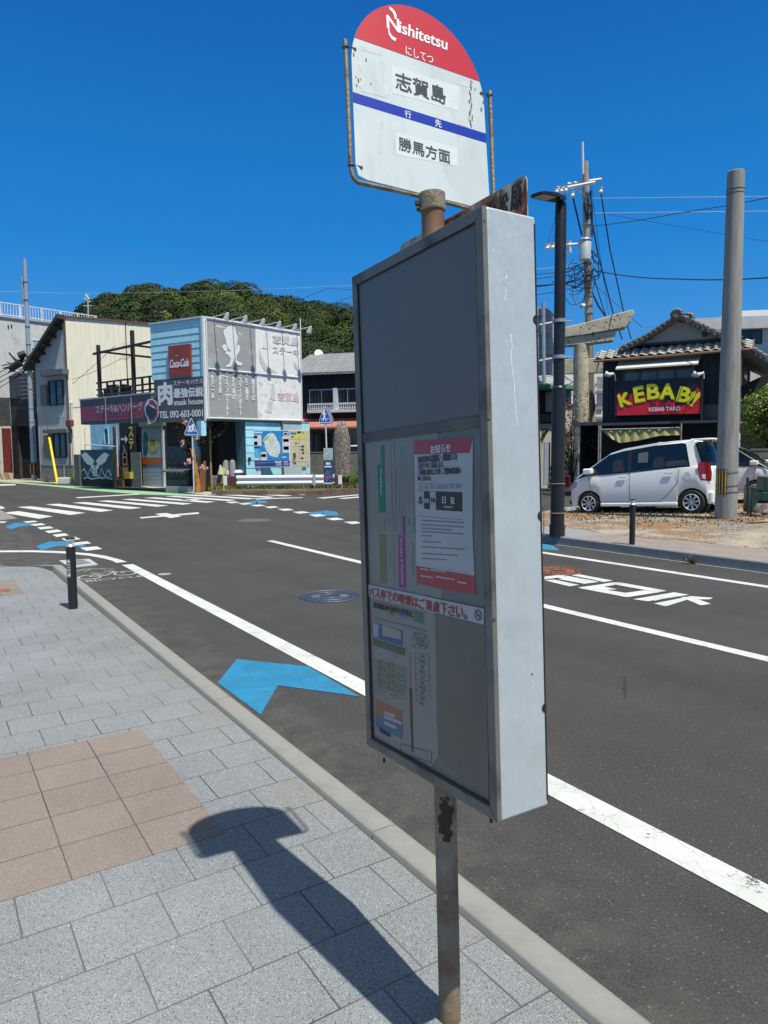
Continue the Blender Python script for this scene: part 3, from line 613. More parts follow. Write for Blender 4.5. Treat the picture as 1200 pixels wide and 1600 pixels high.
for s, p0, p1 in [('原', (798.5, 293), (817, 318)), ('松', (779, 308), (795, 327)), ('浜', (759, 318), (775.5, 338)), ('海', (705, 342), (722, 362))]:
    xa, za = CF.xz(*p0, yb); xb_, zb_ = CF.xz(*p1, yb); zt = max(CF.xz(p0[0], p0[1], yb)[1], CF.xz(p1[0], p0[1], yb)[1])
    hgt = abs(za-zb_)*.9+.012; text(CF, s, (xa, xb_, za-hgt, za), LG, ob, y=yb-.002, bold=.012, th=.001, italic=.15)
# ---- timetable case
ALU = mat('case_aluminium', (.52, .565, .565), .5, .25, var=.05, vs=7, dirt=(.47, .505, .5), ds=10, dt=(.5, .7), streak=.1)
ALF = mat('frame_aluminium', (.2, .185, .155), .55, .3, var=.12, vs=12, dirt=(.1, .093, .08), ds=8, dt=(.5, .65))
b = MB(CF); b.box(0, WB, .012, DB, 0, HB); case = part('display_case', b, ALU, BS, bevel=.005)
fw = .027; b = MB(CF); g = .0008
b.prism([(0, 0), (WB, 0), (WB-fw, fw-g), (fw, fw-g)], 0, .013); b.prism([(0, HB), (WB, HB), (WB-fw, HB-fw+g), (fw, HB-fw+g)], 0, .013)
b.prism([(0, g), (fw-g, fw), (fw-g, HB-fw), (0, HB-g)], 0, .013); b.prism([(WB, g), (WB-fw+g, fw), (WB-fw+g, HB-fw), (WB, HB-g)], 0, .013)
part('case_frame', b, ALF, case, bevel=.0015)
zc = CF.xz(650, 664)[1]; zd = CF.xz(650, 680)[1]
b = MB(CF); b.box(fw, WB-fw, .006, .0119, zc, HB-fw); part('blank_panel', b, mat('blank_panel', (.15, .138, .12), .42, var=.05, vs=3), case)
b = MB(CF); b.box(fw, WB-fw, .003, .0119, zd, zc-.001); part('divider_rail', b, mat('divider', (.13, .12, .1), .6, .2, var=.3, vs=8, dirt=(.055, .055, .05), ds=6), case)
b = MB(CF); b.box(fw, WB-fw, .0105, .0119, fw, zd-.001); part('backing_sheet', b, mat('backing', (.2, .195, .17), .6, var=.08, vs=5, streak=.25), case)
b = MB(CF)
for s_ in (1, -1): pass
for x0, x1, z0, z1_ in [(fw, fw+.003, fw, HB-fw), (fw, WB-fw, HB-fw-.003, HB-fw), (fw, WB-fw, fw, fw+.004), (WB-fw-.002, WB-fw, fw, HB-fw)]: b.box(x0, x1, .002, .0115, z0, z1_)
part('gasket', b, BLACK, case)
# posters
def cq(p0, p1, y=.0095): x0, x1, z0, z1_ = CF.rect(*p0, *p1, y); return x0, x1, z0, z1_
def sheet(name, pts, mt, par=BS, y=.0095, th=.0006, label=None):
    bb = MB(CF); bb.prism([CF.xz(*q, y) for q in pts], y, y+th); o = part(name, bb, mt, par)
    if label: o['label'] = label
    return o
def ct_(s, tlp, brp, mt, par, y=.0088, bold=.006, **kw):
    a_ = CF.xz(*tlp, y); c_ = CF.xz(*brp, y); return text(CF, s, (a_[0], c_[0], c_[1], a_[1]), mt, par, y=y, bold=bold, th=.0004, **kw)
PAP = mat('paper', (.3, .29, .25), .7, var=.06, vs=8); PAP2 = mat('notice_paper', (.5, .49, .48), .45, var=.1, vs=14)
QZ = lambda x, y: (550+x/4.85, 650+y/4.85); QY = lambda x, y: (550+x/4., 900+y/4.)
tt = sheet('timetable', [(566, 686), (684, 676), (690, 935), (572, 916)], PAP)
CG = mat('strip_green', (.008, .2, .12), .5); CO = mat('strip_olive', (.22, .2, .07), .5); CM = mat('strip_magenta', (.28, .04, .2), .5); GRL = mat('table_grey', (.25, .3, .28), .6); TXTG = mat('text_grey', (.13, .13, .14), .6)
sheet('weekday_strip', [QZ(190, 370), QZ(243, 376), QZ(251, 733), QZ(204, 728)], CG, tt, .0085); sheet('weekday_strip', [QZ(218, 222), QZ(243, 222), QZ(245, 372), QZ(220, 370)], CG, tt, .0085)
sheet('saturday_strip', [QZ(208, 893), QZ(252, 900), QZ(262, 1270), QZ(212, 1262)], CO, tt, .0085); sheet('holiday_strip', [QZ(352, 905), QZ(400, 912), QZ(410, 1305), QZ(356, 1296)], CM, tt, .0085); sheet('holiday_strip', [QZ(382, 760), QZ(400, 762), QZ(402, 905), QZ(384, 903)], CM, tt, .0085)
ct_('Weekdays', QZ(207, 395), QZ(232, 600), LW, tt, y=.0078, rot=-90, bold=0); ct_('Saturdays', QZ(218, 905), QZ(240, 1120), GRL, tt, y=.0078, rot=-90, bold=0); ct_('Sundays & Holidays', QZ(362, 925), QZ(390, 1280), LW, tt, y=.0078, rot=-90, bold=0)
b = MB(CF)
for k in range(22):
    p0 = QZ(345, 235+k*23); p1 = QZ(470, 229+k*23); a_ = CF.xz(*p0); c_ = CF.xz(*p1); b.box(a_[0], c_[0], .0088, .0094, a_[1]-.0004, a_[1]+.0004)
for x in (272, 300, 325, 345, 440):
    a_ = CF.xz(*QZ(x, 230)); c_ = CF.xz(*QZ(x+8, 1290)); b.box(a_[0]-.0004, a_[0]+.0004, .0088, .0094, c_[1], a_[1])
part('ruled_line', b, GRL, tt)
rs = random.Random(5); b = MB(CF)
for x, ya, yb_ in [(300, 215, 345), (268, 250, 275), (298, 760, 890), (262, 780, 820), (448, 770, 900), (410, 780, 830), (308, 400, 680), (280, 420, 700), (205, 250, 350), (368, 780, 880), (228, 790, 870), (296, 960, 1190), (268, 1050, 1150), (440, 960, 1220)]:
    y = ya
    while y < yb_:
        a_ = CF.xz(*QZ(x, y)); l_ = rs.uniform(.001, .0024); b.box(a_[0]-l_, a_[0]+l_, .0086, .0092, a_[1]-.0012, a_[1]+.0012); y += 13
part('tiny_print', b, TXTG, tt)
nt_ = sheet('notice_poster', [QZ(470, 188), QZ(915, 165), QZ(912, 880), QZ(935, 1352), QZ(700, 1312), QZ(490, 1268), QZ(480, 700)], PAP2, y=.0082, label='white notice with red top and bottom bands in a plastic sleeve')
CR = mat('notice_red', (.45, .04, .055), .45, var=.08, vs=10)
sheet('red_band', [QZ(470, 188), QZ(915, 165), QZ(890, 280), QZ(472, 292)], CR, nt_, .0076); sheet('red_band', [QZ(487, 1135), QZ(925, 1212), QZ(935, 1352), QZ(700, 1312), QZ(490, 1268)], CR, nt_, .0076)
ct_('お知らせ', QZ(598, 222), QZ(750, 272), LW, nt_, y=.007, bold=.02)
for s, y, x1 in [('2026年度のお盆期間に一部路線バスを', 303, 800), ('下記ダイヤにて運行します。', 358, 695), ('ご不便をおかけしますが、ご理解の程お願い', 405, 825), ('申し上げます。', 457, 600)]:
    ct_(s, QZ(500, y), QZ(x1, y+32), TXTG, nt_, y=.0078, bold=.002)
sheet('table_rule', [QZ(492, 508), QZ(835, 518), QZ(835, 521), QZ(492, 511)], TXTG, nt_, .0078); sheet('table_rule', [QZ(497, 755), QZ(840, 786), QZ(840, 789), QZ(497, 758)], TXTG, nt_, .0078); sheet('table_rule', [QZ(495, 565), QZ(835, 577), QZ(835, 580), QZ(495, 568)], TXTG, nt_, .0078)
ct_('日付  8/11  8/12  8/13  8/14  8/15  8/16', QZ(505, 522), QZ(828, 552), TXTG, nt_, y=.0078, bold=.0)
ct_('運行\nダイヤ', QZ(503, 610), QZ(538, 668), TXTG, nt_, y=.0078)
DK = mat('notice_black', (.03, .03, .035), .3)
sheet('dark_cell', [QZ(545, 570), QZ(588, 573), QZ(588, 708), QZ(545, 703)], DK, nt_, .0076); sheet('dark_cell', [QZ(635, 573), QZ(835, 580), QZ(835, 725), QZ(636, 712)], DK, nt_, .0076)
ct_('日祝', QZ(549, 625), QZ(585, 657), LW, nt_, y=.007, bold=.01); ct_('平日', QZ(595, 625), QZ(630, 657), TXTG, nt_, y=.0078, bold=.01); ct_('日', QZ(685, 612), QZ(714, 662), LW, nt_, y=.007, bold=.01); ct_('祝', QZ(748, 612), QZ(780, 668), LW, nt_, y=.007, bold=.01); ct_('Holiday', QZ(700, 680), QZ(768, 700), LW, nt_, y=.007)
b = MB(CF); rs = random.Random(9)
for y, x1 in [(790, 825), (822, 825), (850, 740), (875, 822), (905, 580), (950, 655), (990, 830), (1040, 780), (1078, 700)]:
    x = 512
    while x < x1:
        wd = rs.uniform(8, 20); a_ = CF.xz(*QZ(x, y+(x-512)*.06)); c_ = CF.xz(*QZ(min(x+wd, x1), y)); hh = .0022
        b.box(a_[0], c_[0], .0076, .0081, a_[1]-hh, a_[1]+hh*.4); x += wd+4
part('small_print', b, mat('print_grey', (.2, .2, .23), .6), nt_)
b = MB(CF)
for y, x0, x1 in [(1165, 500, 560), (1180, 575, 690), (1190, 700, 840), (1225, 500, 600), (1240, 620, 760), (1268, 780, 850)]:
    a_ = CF.xz(*QZ(x0, y)); c_ = CF.xz(*QZ(x1, y+8)); b.box(a_[0], c_[0], .0066, .0075, c_[1], c_[1]+.0035)
part('small_print', b, mat('print_pale', (.6, .45, .45), .6), nt_)
# smoking notice strip
st_ = sheet('smoking_strip', [QZ(108, 1273), QZ(1000, 1462), QZ(1000, 1582), QZ(113, 1365)], mat('strip_white', (.5, .5, .48), .45), y=.006)
a_ = CF.xz(*QZ(130, 1300), .005); x1_, _z = CF.xz(*QZ(915, 1490), .005); n_ = 15; zt0 = CF.xz(*QZ(130, 1296), .005)[1]; zt1 = CF.xz(*QZ(900, 1465), .005)[1]; h_ = .0262
for i, ch in enumerate('バス停での喫煙はご遠慮下さい。'):
    fx = a_[0]+(x1_-a_[0])*(i/n_); wd = (x1_-a_[0])/n_*.86; zt = zt0+(zt1-zt0)*(i/n_)
    if ch == '。': text(CF, ch, (fx, fx+wd*.4, zt-h_, zt-h_*.6), REDINK, st_, y=.005, bold=.012, th=.0004)
    else: text(CF, ch, (fx, fx+wd, zt-h_, zt), REDINK, st_, y=.005, bold=.015, th=.0004)
c_ = CF.xz(*QZ(955, 1508), .005); b = MB(CF); b.torus((c_[0], .005, c_[1]), (0, 1, 0), .0115, .0011, 28, 4); b.box(-.011, .011, -.0008, .0002, -.0008, .0008, CF.M @ Matrix.Translation((c_[0], .005, c_[1])) @ Matrix.Rotation(RAD(45), 4, 'Y')); b.box(c_[0]-.006, c_[0]+.006, .0045, .005, c_[1]-.0015, c_[1]+.0005); part('no_smoking_symbol', b, mat('symbol_dark', (.12, .03, .04), .5), st_)
# route guide sheet
rg = sheet('route_guide', [QY(103, 128), QY(518, 225), QY(525, 600), QY(540, 1130), QY(500, 1190), QY(118, 1000)], mat('guide_paper', (.3, .29, .25), .6, var=.1, vs=6), y=.0092, label='pale route guide sheet curling at its right edge')
TXB = mat('text_black', (.03, .03, .03), .6)
sheet('title_box', [QY(128, 146), QY(455, 232), QY(453, 305), QY(130, 195)], mat('title_tan', (.27, .25, .19), .6), rg, .0088)
for q, c in [([QY(235, 180), QY(262, 187), QY(262, 250), QY(235, 238)], (.25, .17, .06)), ([QY(300, 205), QY(345, 215), QY(345, 272), QY(300, 258)], (.16, .22, .4)), ([QY(390, 215), QY(446, 230), QY(446, 300), QY(390, 285)], (.1, .17, .12)), ([QY(165, 165), QY(185, 170), QY(185, 210), QY(165, 205)], (.3, .2, .05))]: sheet('title_picture', q, mat('tp%d' % int(c[0]*100), c, .6), rg, .0086)
zt0 = CF.xz(*QY(133, 162), .008); zt1 = CF.xz(*QY(388, 222), .008)
for i, ch in enumerate('志賀島からの行き先と'):
    wd = (zt1[0]-zt0[0])/10; zt = zt0[1]+(zt1[1]-zt0[1])*i/10; text(CF, ch, (zt0[0]+wd*i, zt0[0]+wd*(i+.92), zt-.0155, zt), TXB, rg, y=.0082, bold=.004, th=.0004)
sheet('advert', [QY(127, 285), QY(316, 342), QY(318, 437), QY(128, 380)], mat('ad_blue', (.03, .09, .26), .5), rg, .0088); sheet('advert', [QY(187, 305), QY(306, 345), QY(306, 398), QY(189, 372)], mat('ad_white', (.36, .34, .3), .5), rg, .0085); sheet('advert', [QY(131, 290), QY(165, 300), QY(165, 385), QY(132, 375)], mat('ad_pale', (.4, .42, .46), .5), rg, .0085)
sheet('advert', [QY(131, 388), QY(330, 452), QY(330, 500), QY(133, 433)], mat('ad_green', (.1, .11, .06), .5), rg, .0088)
sheet('fare_table', [QY(135, 512), QY(328, 572), QY(330, 760), QY(140, 680)], mat('tb_yel', (.27, .26, .17), .6), rg, .0088)
sheet('route_line', [QY(358, 478), QY(367, 480), QY(372, 760), QY(362, 755)], mat('rl_pink', (.4, .12, .16), .6), rg, .0088); sheet('route_line', [QY(358, 700), QY(374, 705), QY(385, 1100), QY(370, 1095)], mat('rl_maroon', (.09, .04, .05), .6), rg, .0086)
b = MB(CF)
for k in range(9):
    a_ = CF.xz(*QY(137, 530+k*19)); c_ = CF.xz(*QY(328, 590+k*19)); u = [(a_[0], a_[1]), (c_[0], c_[1]), (c_[0], c_[1]+.0006), (a_[0], a_[1]+.0006)]; b.prism(u, .0084, .0087)
for k in range(10):
    a_ = CF.xz(*QY(375, 480+k*33)); c_ = CF.xz(*QY(463, 498+k*33)); b.prism([(a_[0], a_[1]), (c_[0], c_[1]), (c_[0], c_[1]+.0006), (a_[0], a_[1]+.0006)], .0084, .0087)
for x in (376, 464): a_ = CF.xz(*QY(x, 485)); b.box(a_[0]-.0003, a_[0]+.0003, .0084, .0087, CF.xz(*QY(x, 778))[1], a_[1])
for x in (212, 240): a_ = CF.xz(*QY(x, 538)); b.box(a_[0]-.0003, a_[0]+.0003, .0084, .0087, CF.xz(*QY(x, 718))[1], a_[1])
a_ = CF.xz(*QY(286, 1050)); c_ = CF.xz(*QY(480, 1172)); 
for u in [[QY(286, 1050), QY(480, 1105), QY(480, 1108), QY(286, 1053)], [QY(286, 1050), QY(288, 1050), QY(290, 1110), QY(288, 1110)], [QY(479, 1105), QY(481, 1105), QY(481, 1172), QY(479, 1172)], [QY(288, 1108), QY(480, 1170), QY(480, 1173), QY(288, 1111)]]: b.prism([CF.xz(*q) for q in u], .0084, .0087)
part('ruled_line', b, TXB, rg)
rs = random.Random(8); b = MB(CF)
for k in range(10):
    y = 497+k*33; a_ = CF.xz(*QY(420, y+8)); wd = rs.uniform(.006, .014); b.box(a_[0]-wd, a_[0]+wd, .0084, .0087, a_[1]-.0028, a_[1]+.0028)
for k in range(26):
    x = rs.uniform(365, 455); y = 355+(k//6)*22+ (x-365)*.25; a_ = CF.xz(*QY(x, y)); b.box(a_[0]-.003, a_[0]+.003, .0084, .0087, a_[1]-.001, a_[1]+.001)
for k in range(34):
    x = 130+k*9.5; a_ = CF.xz(*QY(x, 262+(x-130)*.27)); b.box(a_[0]-.0018, a_[0]+.0018, .0084, .0087, a_[1]-.0018, a_[1]+.0018)
for k in range(120):
    x = rs.uniform(140, 322); y = 520+rs.randrange(15)*15+(x-140)*.31; a_ = CF.xz(*QY(x, y)); l_ = rs.uniform(.0015, .005); b.box(a_[0]-l_, a_[0]+l_, .0084, .0087, a_[1]-.0009, a_[1]+.0009)
for k in range(60):
    x = rs.uniform(135, 325); y = 392+rs.randrange(4)*11+(x-135)*.3; a_ = CF.xz(*QY(x, y)); l_ = rs.uniform(.001, .003); b.box(a_[0]-l_, a_[0]+l_, .0082, .0084, a_[1]-.0009, a_[1]+.0009)
for k in range(90):
    x = rs.uniform(365, 460); y = 350+rs.randrange(8)*13+(x-365)*.27; a_ = CF.xz(*QY(x, y)); l_ = rs.uniform(.0012, .004); b.box(a_[0]-l_, a_[0]+l_, .0084, .0087, a_[1]-.0008, a_[1]+.0008)
for k in range(14):
    x = 145; y = 530+k*11; a_ = CF.xz(*QY(x+rs.uniform(0, 20), y+5)); b.box(a_[0]-.004, a_[0]+.004, .0084, .0087, a_[1]-.0012, a_[1]+.0012)
part('small_print', b, TXTG, rg)
sheet('contact_card', [QY(147, 770), QY(315, 838), QY(317, 938), QY(150, 868)], mat('cc_or', (.36, .15, .08), .5), rg, .0088); sheet('contact_card', [QY(150, 868), QY(317, 938), QY(318, 1022), QY(151, 940)], mat('cc_bl', (.05, .16, .26), .5), rg, .0088)
for q in [[QY(200, 842), QY(268, 868), QY(268, 888), QY(200, 862)], [QY(200, 868), QY(310, 912), QY(310, 930), QY(200, 888)], [QY(200, 905), QY(275, 938), QY(275, 958), QY(200, 925)]]: sheet('contact_card', q, mat('cc_pale', (.42, .42, .4), .5), rg, .0085)
a_ = CF.xz(*QY(157, 972)); c_ = CF.xz(*QY(223, 1015)); text(CF, 'Nishitetsu', (a_[0], c_[0], c_[1]+.001, c_[1]+.0155), mat('logo_blue', (.02, .04, .2), .5), rg, y=.0084, bold=.01, th=.0004, italic=.1)
a_ = CF.xz(*QY(347, 1105)); c_ = CF.xz(*QY(410, 1140)); text(CF, '志賀島', (a_[0], c_[0], c_[1]-.006, a_[1]-.008), TXTG, rg, y=.0084, bold=.0, th=.0004)
sheet('blank_film', [QY(520, 235), QY(835, 308), QY(855, 1400), QY(760, 1340), QY(640, 1230), QY(560, 1150), QY(538, 1080), QY(528, 900)], mat('film_grey', (.14, .138, .12), .35, var=.12, vs=4, streak=.3), y=.0088)
def acrylic():
    m, nt, p, o = newmat('acrylic_cover'); nt.nodes.remove(p); a = N(nt); g = a.n('BsdfGlossy'); g.inputs['Roughness'].default_value = .04; t = a.n('BsdfTransparent'); t.inputs[0].default_value = (.93, .94, .94, 1)
    f = a.n('LayerWeight'); f.inputs[0].default_value = .22; mx = a.n('MixShader'); g.inputs['Roughness'].default_value = .08
    a.l(a.math('ADD', a.math('MULTIPLY', f.outputs['Facing'], .07), .02), mx.inputs[0]); a.l(t.outputs[0], mx.inputs[1]); a.l(g.outputs[0], mx.inputs[2]); a.l(mx.outputs[0], o.inputs[0]); return m
b = MB(CF); b.quad((fw+.003, .0034, fw+.004), (WB-fw-.002, .0034, fw+.004), (WB-fw-.002, .0034, zd-.001), (fw+.003, .0034, zd-.001)); part('acrylic_cover', b, acrylic(), case)
b = MB(CF)
for x, y in [(598, 1184), (765, 1276)]: a_ = CF.xz(x, y); b.disc((a_[0], .004, a_[1]-.002), (0, 0, -1), .004, .012, 8)
part('hook', b, BLACK, case)
# sunlit side: slot, notches, rivets, scratches
b = MB(SF); za = SF.xz(834, 350)[1]; zb = SF.xz(856, 1249)[1]; b.box(DB-.0055, DB-.0015, -.0012, .003, zb, za); part('rubber_slot', b, BLACK, case)
b = MB(SF)
for x, y in [(833, 498.5), (840, 806), (848.5, 1106.5)]:
    a_ = SF.xz(x, y); n_ = 14; b.prism([(DB-.001, a_[1]-.011)]+[(DB-.001-.013*math.sin(math.pi*k/n_), a_[1]-.011*math.cos(math.pi*k/n_)) for k in range(1, n_)]+[(DB-.001, a_[1]+.011)], -.0015, -.0002)
part('latch_notch', b, BLACK, case)
b = MB(SF)
for x, y in [(763, 655), (770, 969), (765, 655), (831, 1053), (757, 345)]: a_ = SF.xz(x, y); b.disc((a_[0], -.0001, a_[1]), (0, -1, 0), .0022, .001, 8)
for x, y in [(772, 968)]: a_ = SF.xz(x, y); b.disc((a_[0], -.0001, a_[1]), (0, -1, 0), .004, .0012, 8)
part('rivet', b, mat('rivet_dark', (.06, .06, .06), .6), case)
b = MB(SF)
for pts in [[(797, 524), (800, 540), (798, 556), (800, 578), (803, 600), (805, 640), (808, 668)], [(799, 522), (797, 532), (801, 548)], [(786, 436), (790, 445)], [(789, 470), (791, 452)], [(770, 395), (771, 388)], [(830, 1063), (833, 1070), (832, 1078)], [(792, 430), (790, 436)], [(804, 522), (806, 530)]]:
    for i in range(len(pts)-1):
        p, q = SF.xz(*pts[i]), SF.xz(*pts[i+1]); w_ = .0009 if len(pts) > 3 else .0006; b.prism([(p[0]-w_, p[1]), (p[0]+w_, p[1]), (q[0]+w_*.7, q[1]), (q[0]-w_*.7, q[1])], -.0008, -.0001)
part('scratch', b, mat('scratch_white', (.85, .87, .87), .6), case)
# ---- bollards
def bollard(base, lab, rz):
    t = thing('bollard', lab, 'bollard', base, 'slim black lamp bollards along the pavements'); b = MB(Matrix.Translation(base))
    r = .046; b.tube([(0, 0, 0), (0, 0, .002), (0, 0, .655)], r, 28); part('post', b, mat('bollard_black', (.018, .018, .019), .4, var=.2), t, smooth=True)
    b = MB(Matrix.Translation(base)); b.tube([(0, 0, .655), (0, 0, .662), (0, 0, .70)], [.046, .042, .006], 20); part('reflector_cone', b, mat('cone_chrome', (.75, .75, .74), .25, .6), t, smooth=True)
    m = _mc.get('lens')
    if not m:
        m, n_, p, o = newmat('lens'); p.inputs['Base Color'].default_value = (.9, .9, .9, 1); p.inputs['Roughness'].default_value = .08; p.inputs['Transmission Weight'].default_value = .0; p.inputs['Alpha'].default_value = .22; _mc['lens'] = m
    b = MB(Matrix.Translation(base)); b.tube([(0, 0, .656), (0, 0, .728)], .044, 28, cap=False); part('clear_lens', b, m, t, smooth=True)
    b = MB(Matrix.Translation(base)); b.tube([(0, 0, .728), (0, 0, .733), (0, 0, .742), (0, 0, .744)], [.044, .049, .049, .047], 28); part('cap', b, BLACK, t, smooth=True)
    # small maker's plate with vertical letters
    F = Fr(base, U=Matrix.Rotation(rz, 3, 'Z') @ Vector((1, 0, 0)))
    b = MB(F); b.box(-.016, .016, -r-.0015, -r+.004, .34, .52); pl = part('plate', b, mat('plate_black', (.03, .03, .03), .4), t)
    b = MB(F)
    for k, (hh, ww) in enumerate([(.02, .018), (.012, .01), (.012, .016), (.012, .01), (.012, .014), (.02, .018)]): b.box(-ww/2, ww/2, -r-.0025, -r-.0013, .35+k*.028, .35+k*.028+hh)
    for x0, x1, z0, z1_ in [(-.015, .015, .341, .344), (-.015, .015, .516, .519), (-.0155, -.0135, .341, .519), (.0135, .0155, .341, .519)]: b.box(x0, x1, -r-.0025, -r-.0013, z0, z1_)
    part('plate_print', b, LW, pl); return t
bollard(G(114.5, 951, zs_(8.0)), 'slim black lamp bollard on the grey paving by the near kerb', RAD(-8))
bollard(G(987.5, 851, .15), 'slim black lamp bollard on the far pavement in front of the parked white car', RAD(160))
# ================================================================ HELPERS FOR BUILDINGS AND PLANTS
def zz_(sx_, ox, oy): return lambda x, y: (ox+x/sx_, oy+y/sx_)
Za = zz_(9.23, 0, 460); Zb = zz_(9.23, 0, 600); Zc = zz_(8.571, 110, 650); Zd = zz_(7.5, 240, 640); Ze = zz_(6.957, 470, 540); Zf = zz_(6.154, 836, 540)
Zg = zz_(9.23, 130, 540); Zk = zz_(4.2857, 920, 480); Zu = zz_(4.445, 820, 200); Zm = zz_(12, 390, 665); Zh = zz_(4.444, 300, 430); Zp = zz_(6, 380, 620)
def fbox(name, F, pts, y0, y1, mt, par, **k):
    b = MB(F); b.prism([F.xz(*q, k.pop('at', y0)) if 0 else F.xz(q[0], q[1], y0) for q in pts], y0, y1); return part(name, b, mt, par, **k)
def quadpx(F, x0, y0, x1, y1, y=0.):
    """rectangle of the wall plane spanned by two opposite pixel corners"""
    return F.rect(x0, y0, x1, y1, y)
def window(F, r, par, fmat, gmat=GLASS, nv=2, nh=1, proud=.07, fw_=.05, curtain=None, name='window'):
    x0, x1, z0, z1_ = r; b = MB(F)
    b.box(x0, x1, -proud, -.002, z0, z0+fw_); b.box(x0, x1, -proud, -.002, z1_-fw_, z1_); b.box(x0, x0+fw_, -proud+.002, -.002, z0+fw_, z1_-fw_); b.box(x1-fw_, x1, -proud+.002, -.002, z0+fw_, z1_-fw_)
    for k in range(1, nv): x = x0+(x1-x0)*k/nv; b.box(x-fw_*.4, x+fw_*.4, -proud+.012, -.002, z0+fw_, z1_-fw_)
    for k in range(1, nh): z = z0+(z1_-z0)*k/nh; b.box(x0+fw_, x1-fw_, -proud+.016, -.004, z-fw_*.35, z+fw_*.35)
    w_ = part(name, b, fmat, par); b = MB(F); b.box(x0+fw_*.5, x1-fw_*.5, -.03, -.003, z0+fw_*.5, z1_-fw_*.5); part('pane', b, gmat, w_)
    if curtain:
        b = MB(F); n_ = 26; xa, xb_ = x0+fw_+(x1-x0)*curtain[0], x0+(x1-x0)*curtain[1]-fw_
        for k in range(n_): b.box(xa+(xb_-xa)*k/n_, xa+(xb_-xa)*(k+.7)/n_, -.036, -.031, z0+fw_, z1_-fw_)
        part('curtain', b, CURT, w_)
    return w_
def planks(F, x0, x1, z0, z1_, pitch, y0, mt, par, name='siding', th=.03, gap=.012, vert=False):
    b = MB(F)
    if vert:
        n_ = max(1, int((x1-x0)/pitch))
        for k in range(n_): b.box(x0+pitch*k, x0+pitch*(k+1)-gap, y0-th, y0, z0, z1_)
    else:
        n_ = max(1, round((z1_-z0)/pitch)); pitch = (z1_-z0)/n_
        for k in range(n_):
            z = z0+pitch*k; b.add([(x0, y0, z), (x1, y0, z), (x1, y0, z+pitch-gap), (x0, y0, z+pitch-gap), (x0, y0-th, z), (x1, y0-th, z), (x1, y0-th*.5, z+pitch-gap), (x0, y0-th*.5, z+pitch-gap)],
                                  [(0, 3, 2, 1), (4, 5, 6, 7), (0, 1, 5, 4), (1, 2, 6, 5), (2, 3, 7, 6), (3, 0, 4, 7)])
    return part(name, b, mt, par)
def leafmat(name, cols):
    if name in _mc: return _mc[name]
    m, nt, p, o = newmat(name); a = N(nt); g = a.n('NewGeometry'); c = a.ramp(g.outputs['Random Per Island'], [i/(len(cols)-1) for i in range(len(cols))], cols)
    c = a.mix(a.ramp(a.noise(a.coord(), .8, 3), (.35, .7), (0., .45)), c, tuple(q*.55 for q in cols[0]))
    a.l(c, p.inputs['Base Color']); p.inputs['Roughness'].default_value = .55; p.inputs['Specular IOR Level'].default_value = .3; _mc[name] = m; return m
def leaves(cs, nrm, size, jit=.9, seed=1, aspect=.6):
    """cs (n,3) centres -> leaf shaped quads as arrays"""
    r = np.random.default_rng(seed); n = len(cs); sz = size*r.uniform(.6, 1.3, n)
    d = nrm+r.normal(0, jit, (n, 3)); d /= np.linalg.norm(d, axis=1)[:, None]
    a = np.cross(d, r.normal(0, 1, (n, 3))); a /= np.linalg.norm(a, axis=1)[:, None]; c = np.cross(d, a)
    v = np.stack([cs-a*sz[:, None], cs+c*sz[:, None]*aspect, cs+a*sz[:, None], cs-c*sz[:, None]*aspect], 1).reshape(-1, 3)
    return v
def quadmesh(name, v, mt, parent=None):
    n = len(v)//4; off = np.array(rootof(parent).location) if parent else 0
    me = bpy.data.meshes.new(name); me.vertices.add(n*4); me.vertices.foreach_set('co', (v-off).astype('f').ravel()); me.loops.add(n*4); me.polygons.add(n)
    me.loops.foreach_set('vertex_index', np.arange(n*4, dtype='i')); me.polygons.foreach_set('loop_start', np.arange(0, n*4, 4, dtype='i')); me.update(calc_edges=True)
    me.materials.append(mt); o = bpy.data.objects.new(name, me); COL.objects.link(o)
    if parent: o.parent = parent
    return o
def bush(name, lab, c, rx, ry, rz, nleaf, size, mt, trunk=None, seed=1, cat='shrub', clumps=14, group=None, aspect=.6, top=False):
    """leafy plant: trunk plus clumps of leaves filling an uneven crown"""
    r = np.random.default_rng(seed); c = Vector(c); t = thing(name, lab, cat, (c.x, c.y, c.z), group); cc = np.array(c)+[0, 0, rz*(1.0 if trunk is None else 1.0)+(trunk or 0)]
    b = MB(); 
    for k in range(6):
        d = r.normal(0, 1, 3); d[2] = abs(d[2]); d /= np.linalg.norm(d); e_ = Vector(cc)+Vector((d[0]*rx*.7, d[1]*ry*.7, d[2]*rz*.6)); b.tube([Vector(c)+Vector((r.uniform(-.03, .03), r.uniform(-.03, .03), 0)), Vector(c).lerp(e_, .5)+Vector((r.uniform(-.05, .05), 0, 0)), e_], [max(.006, rx*.045), max(.005, rx*.03), .004], 6)
    part('stem', b, DARKWOOD if name != 'x' else None, t)
    cen = r.normal(0, 1, (clumps, 3)); cen /= np.linalg.norm(cen, axis=1)[:, None]; cen *= r.uniform(.35, .8, (clumps, 1)); rad = r.uniform(.28, .5, clumps)
    k = r.integers(0, clumps, nleaf); d = r.normal(0, 1, (nleaf, 3)); d /= np.linalg.norm(d, axis=1)[:, None]; pt = cen[k]+d*(rad[k]*r.uniform(.45, 1, nleaf)**.4)[:, None]
    pt[:, 2] = np.maximum(pt[:, 2], -.98); cs = cc+pt*np.array([rx, ry, rz]); quadmesh('leaves', leaves(cs, d, size, .7, seed+1, aspect), mt, t); return t
LV_G = leafmat('leaf_green', [(.03, .07, .012), (.07, .14, .02), (.13, .22, .04)]); LV_D = leafmat('leaf_dark', [(.015, .035, .01), (.03, .065, .015), (.06, .1, .02)])
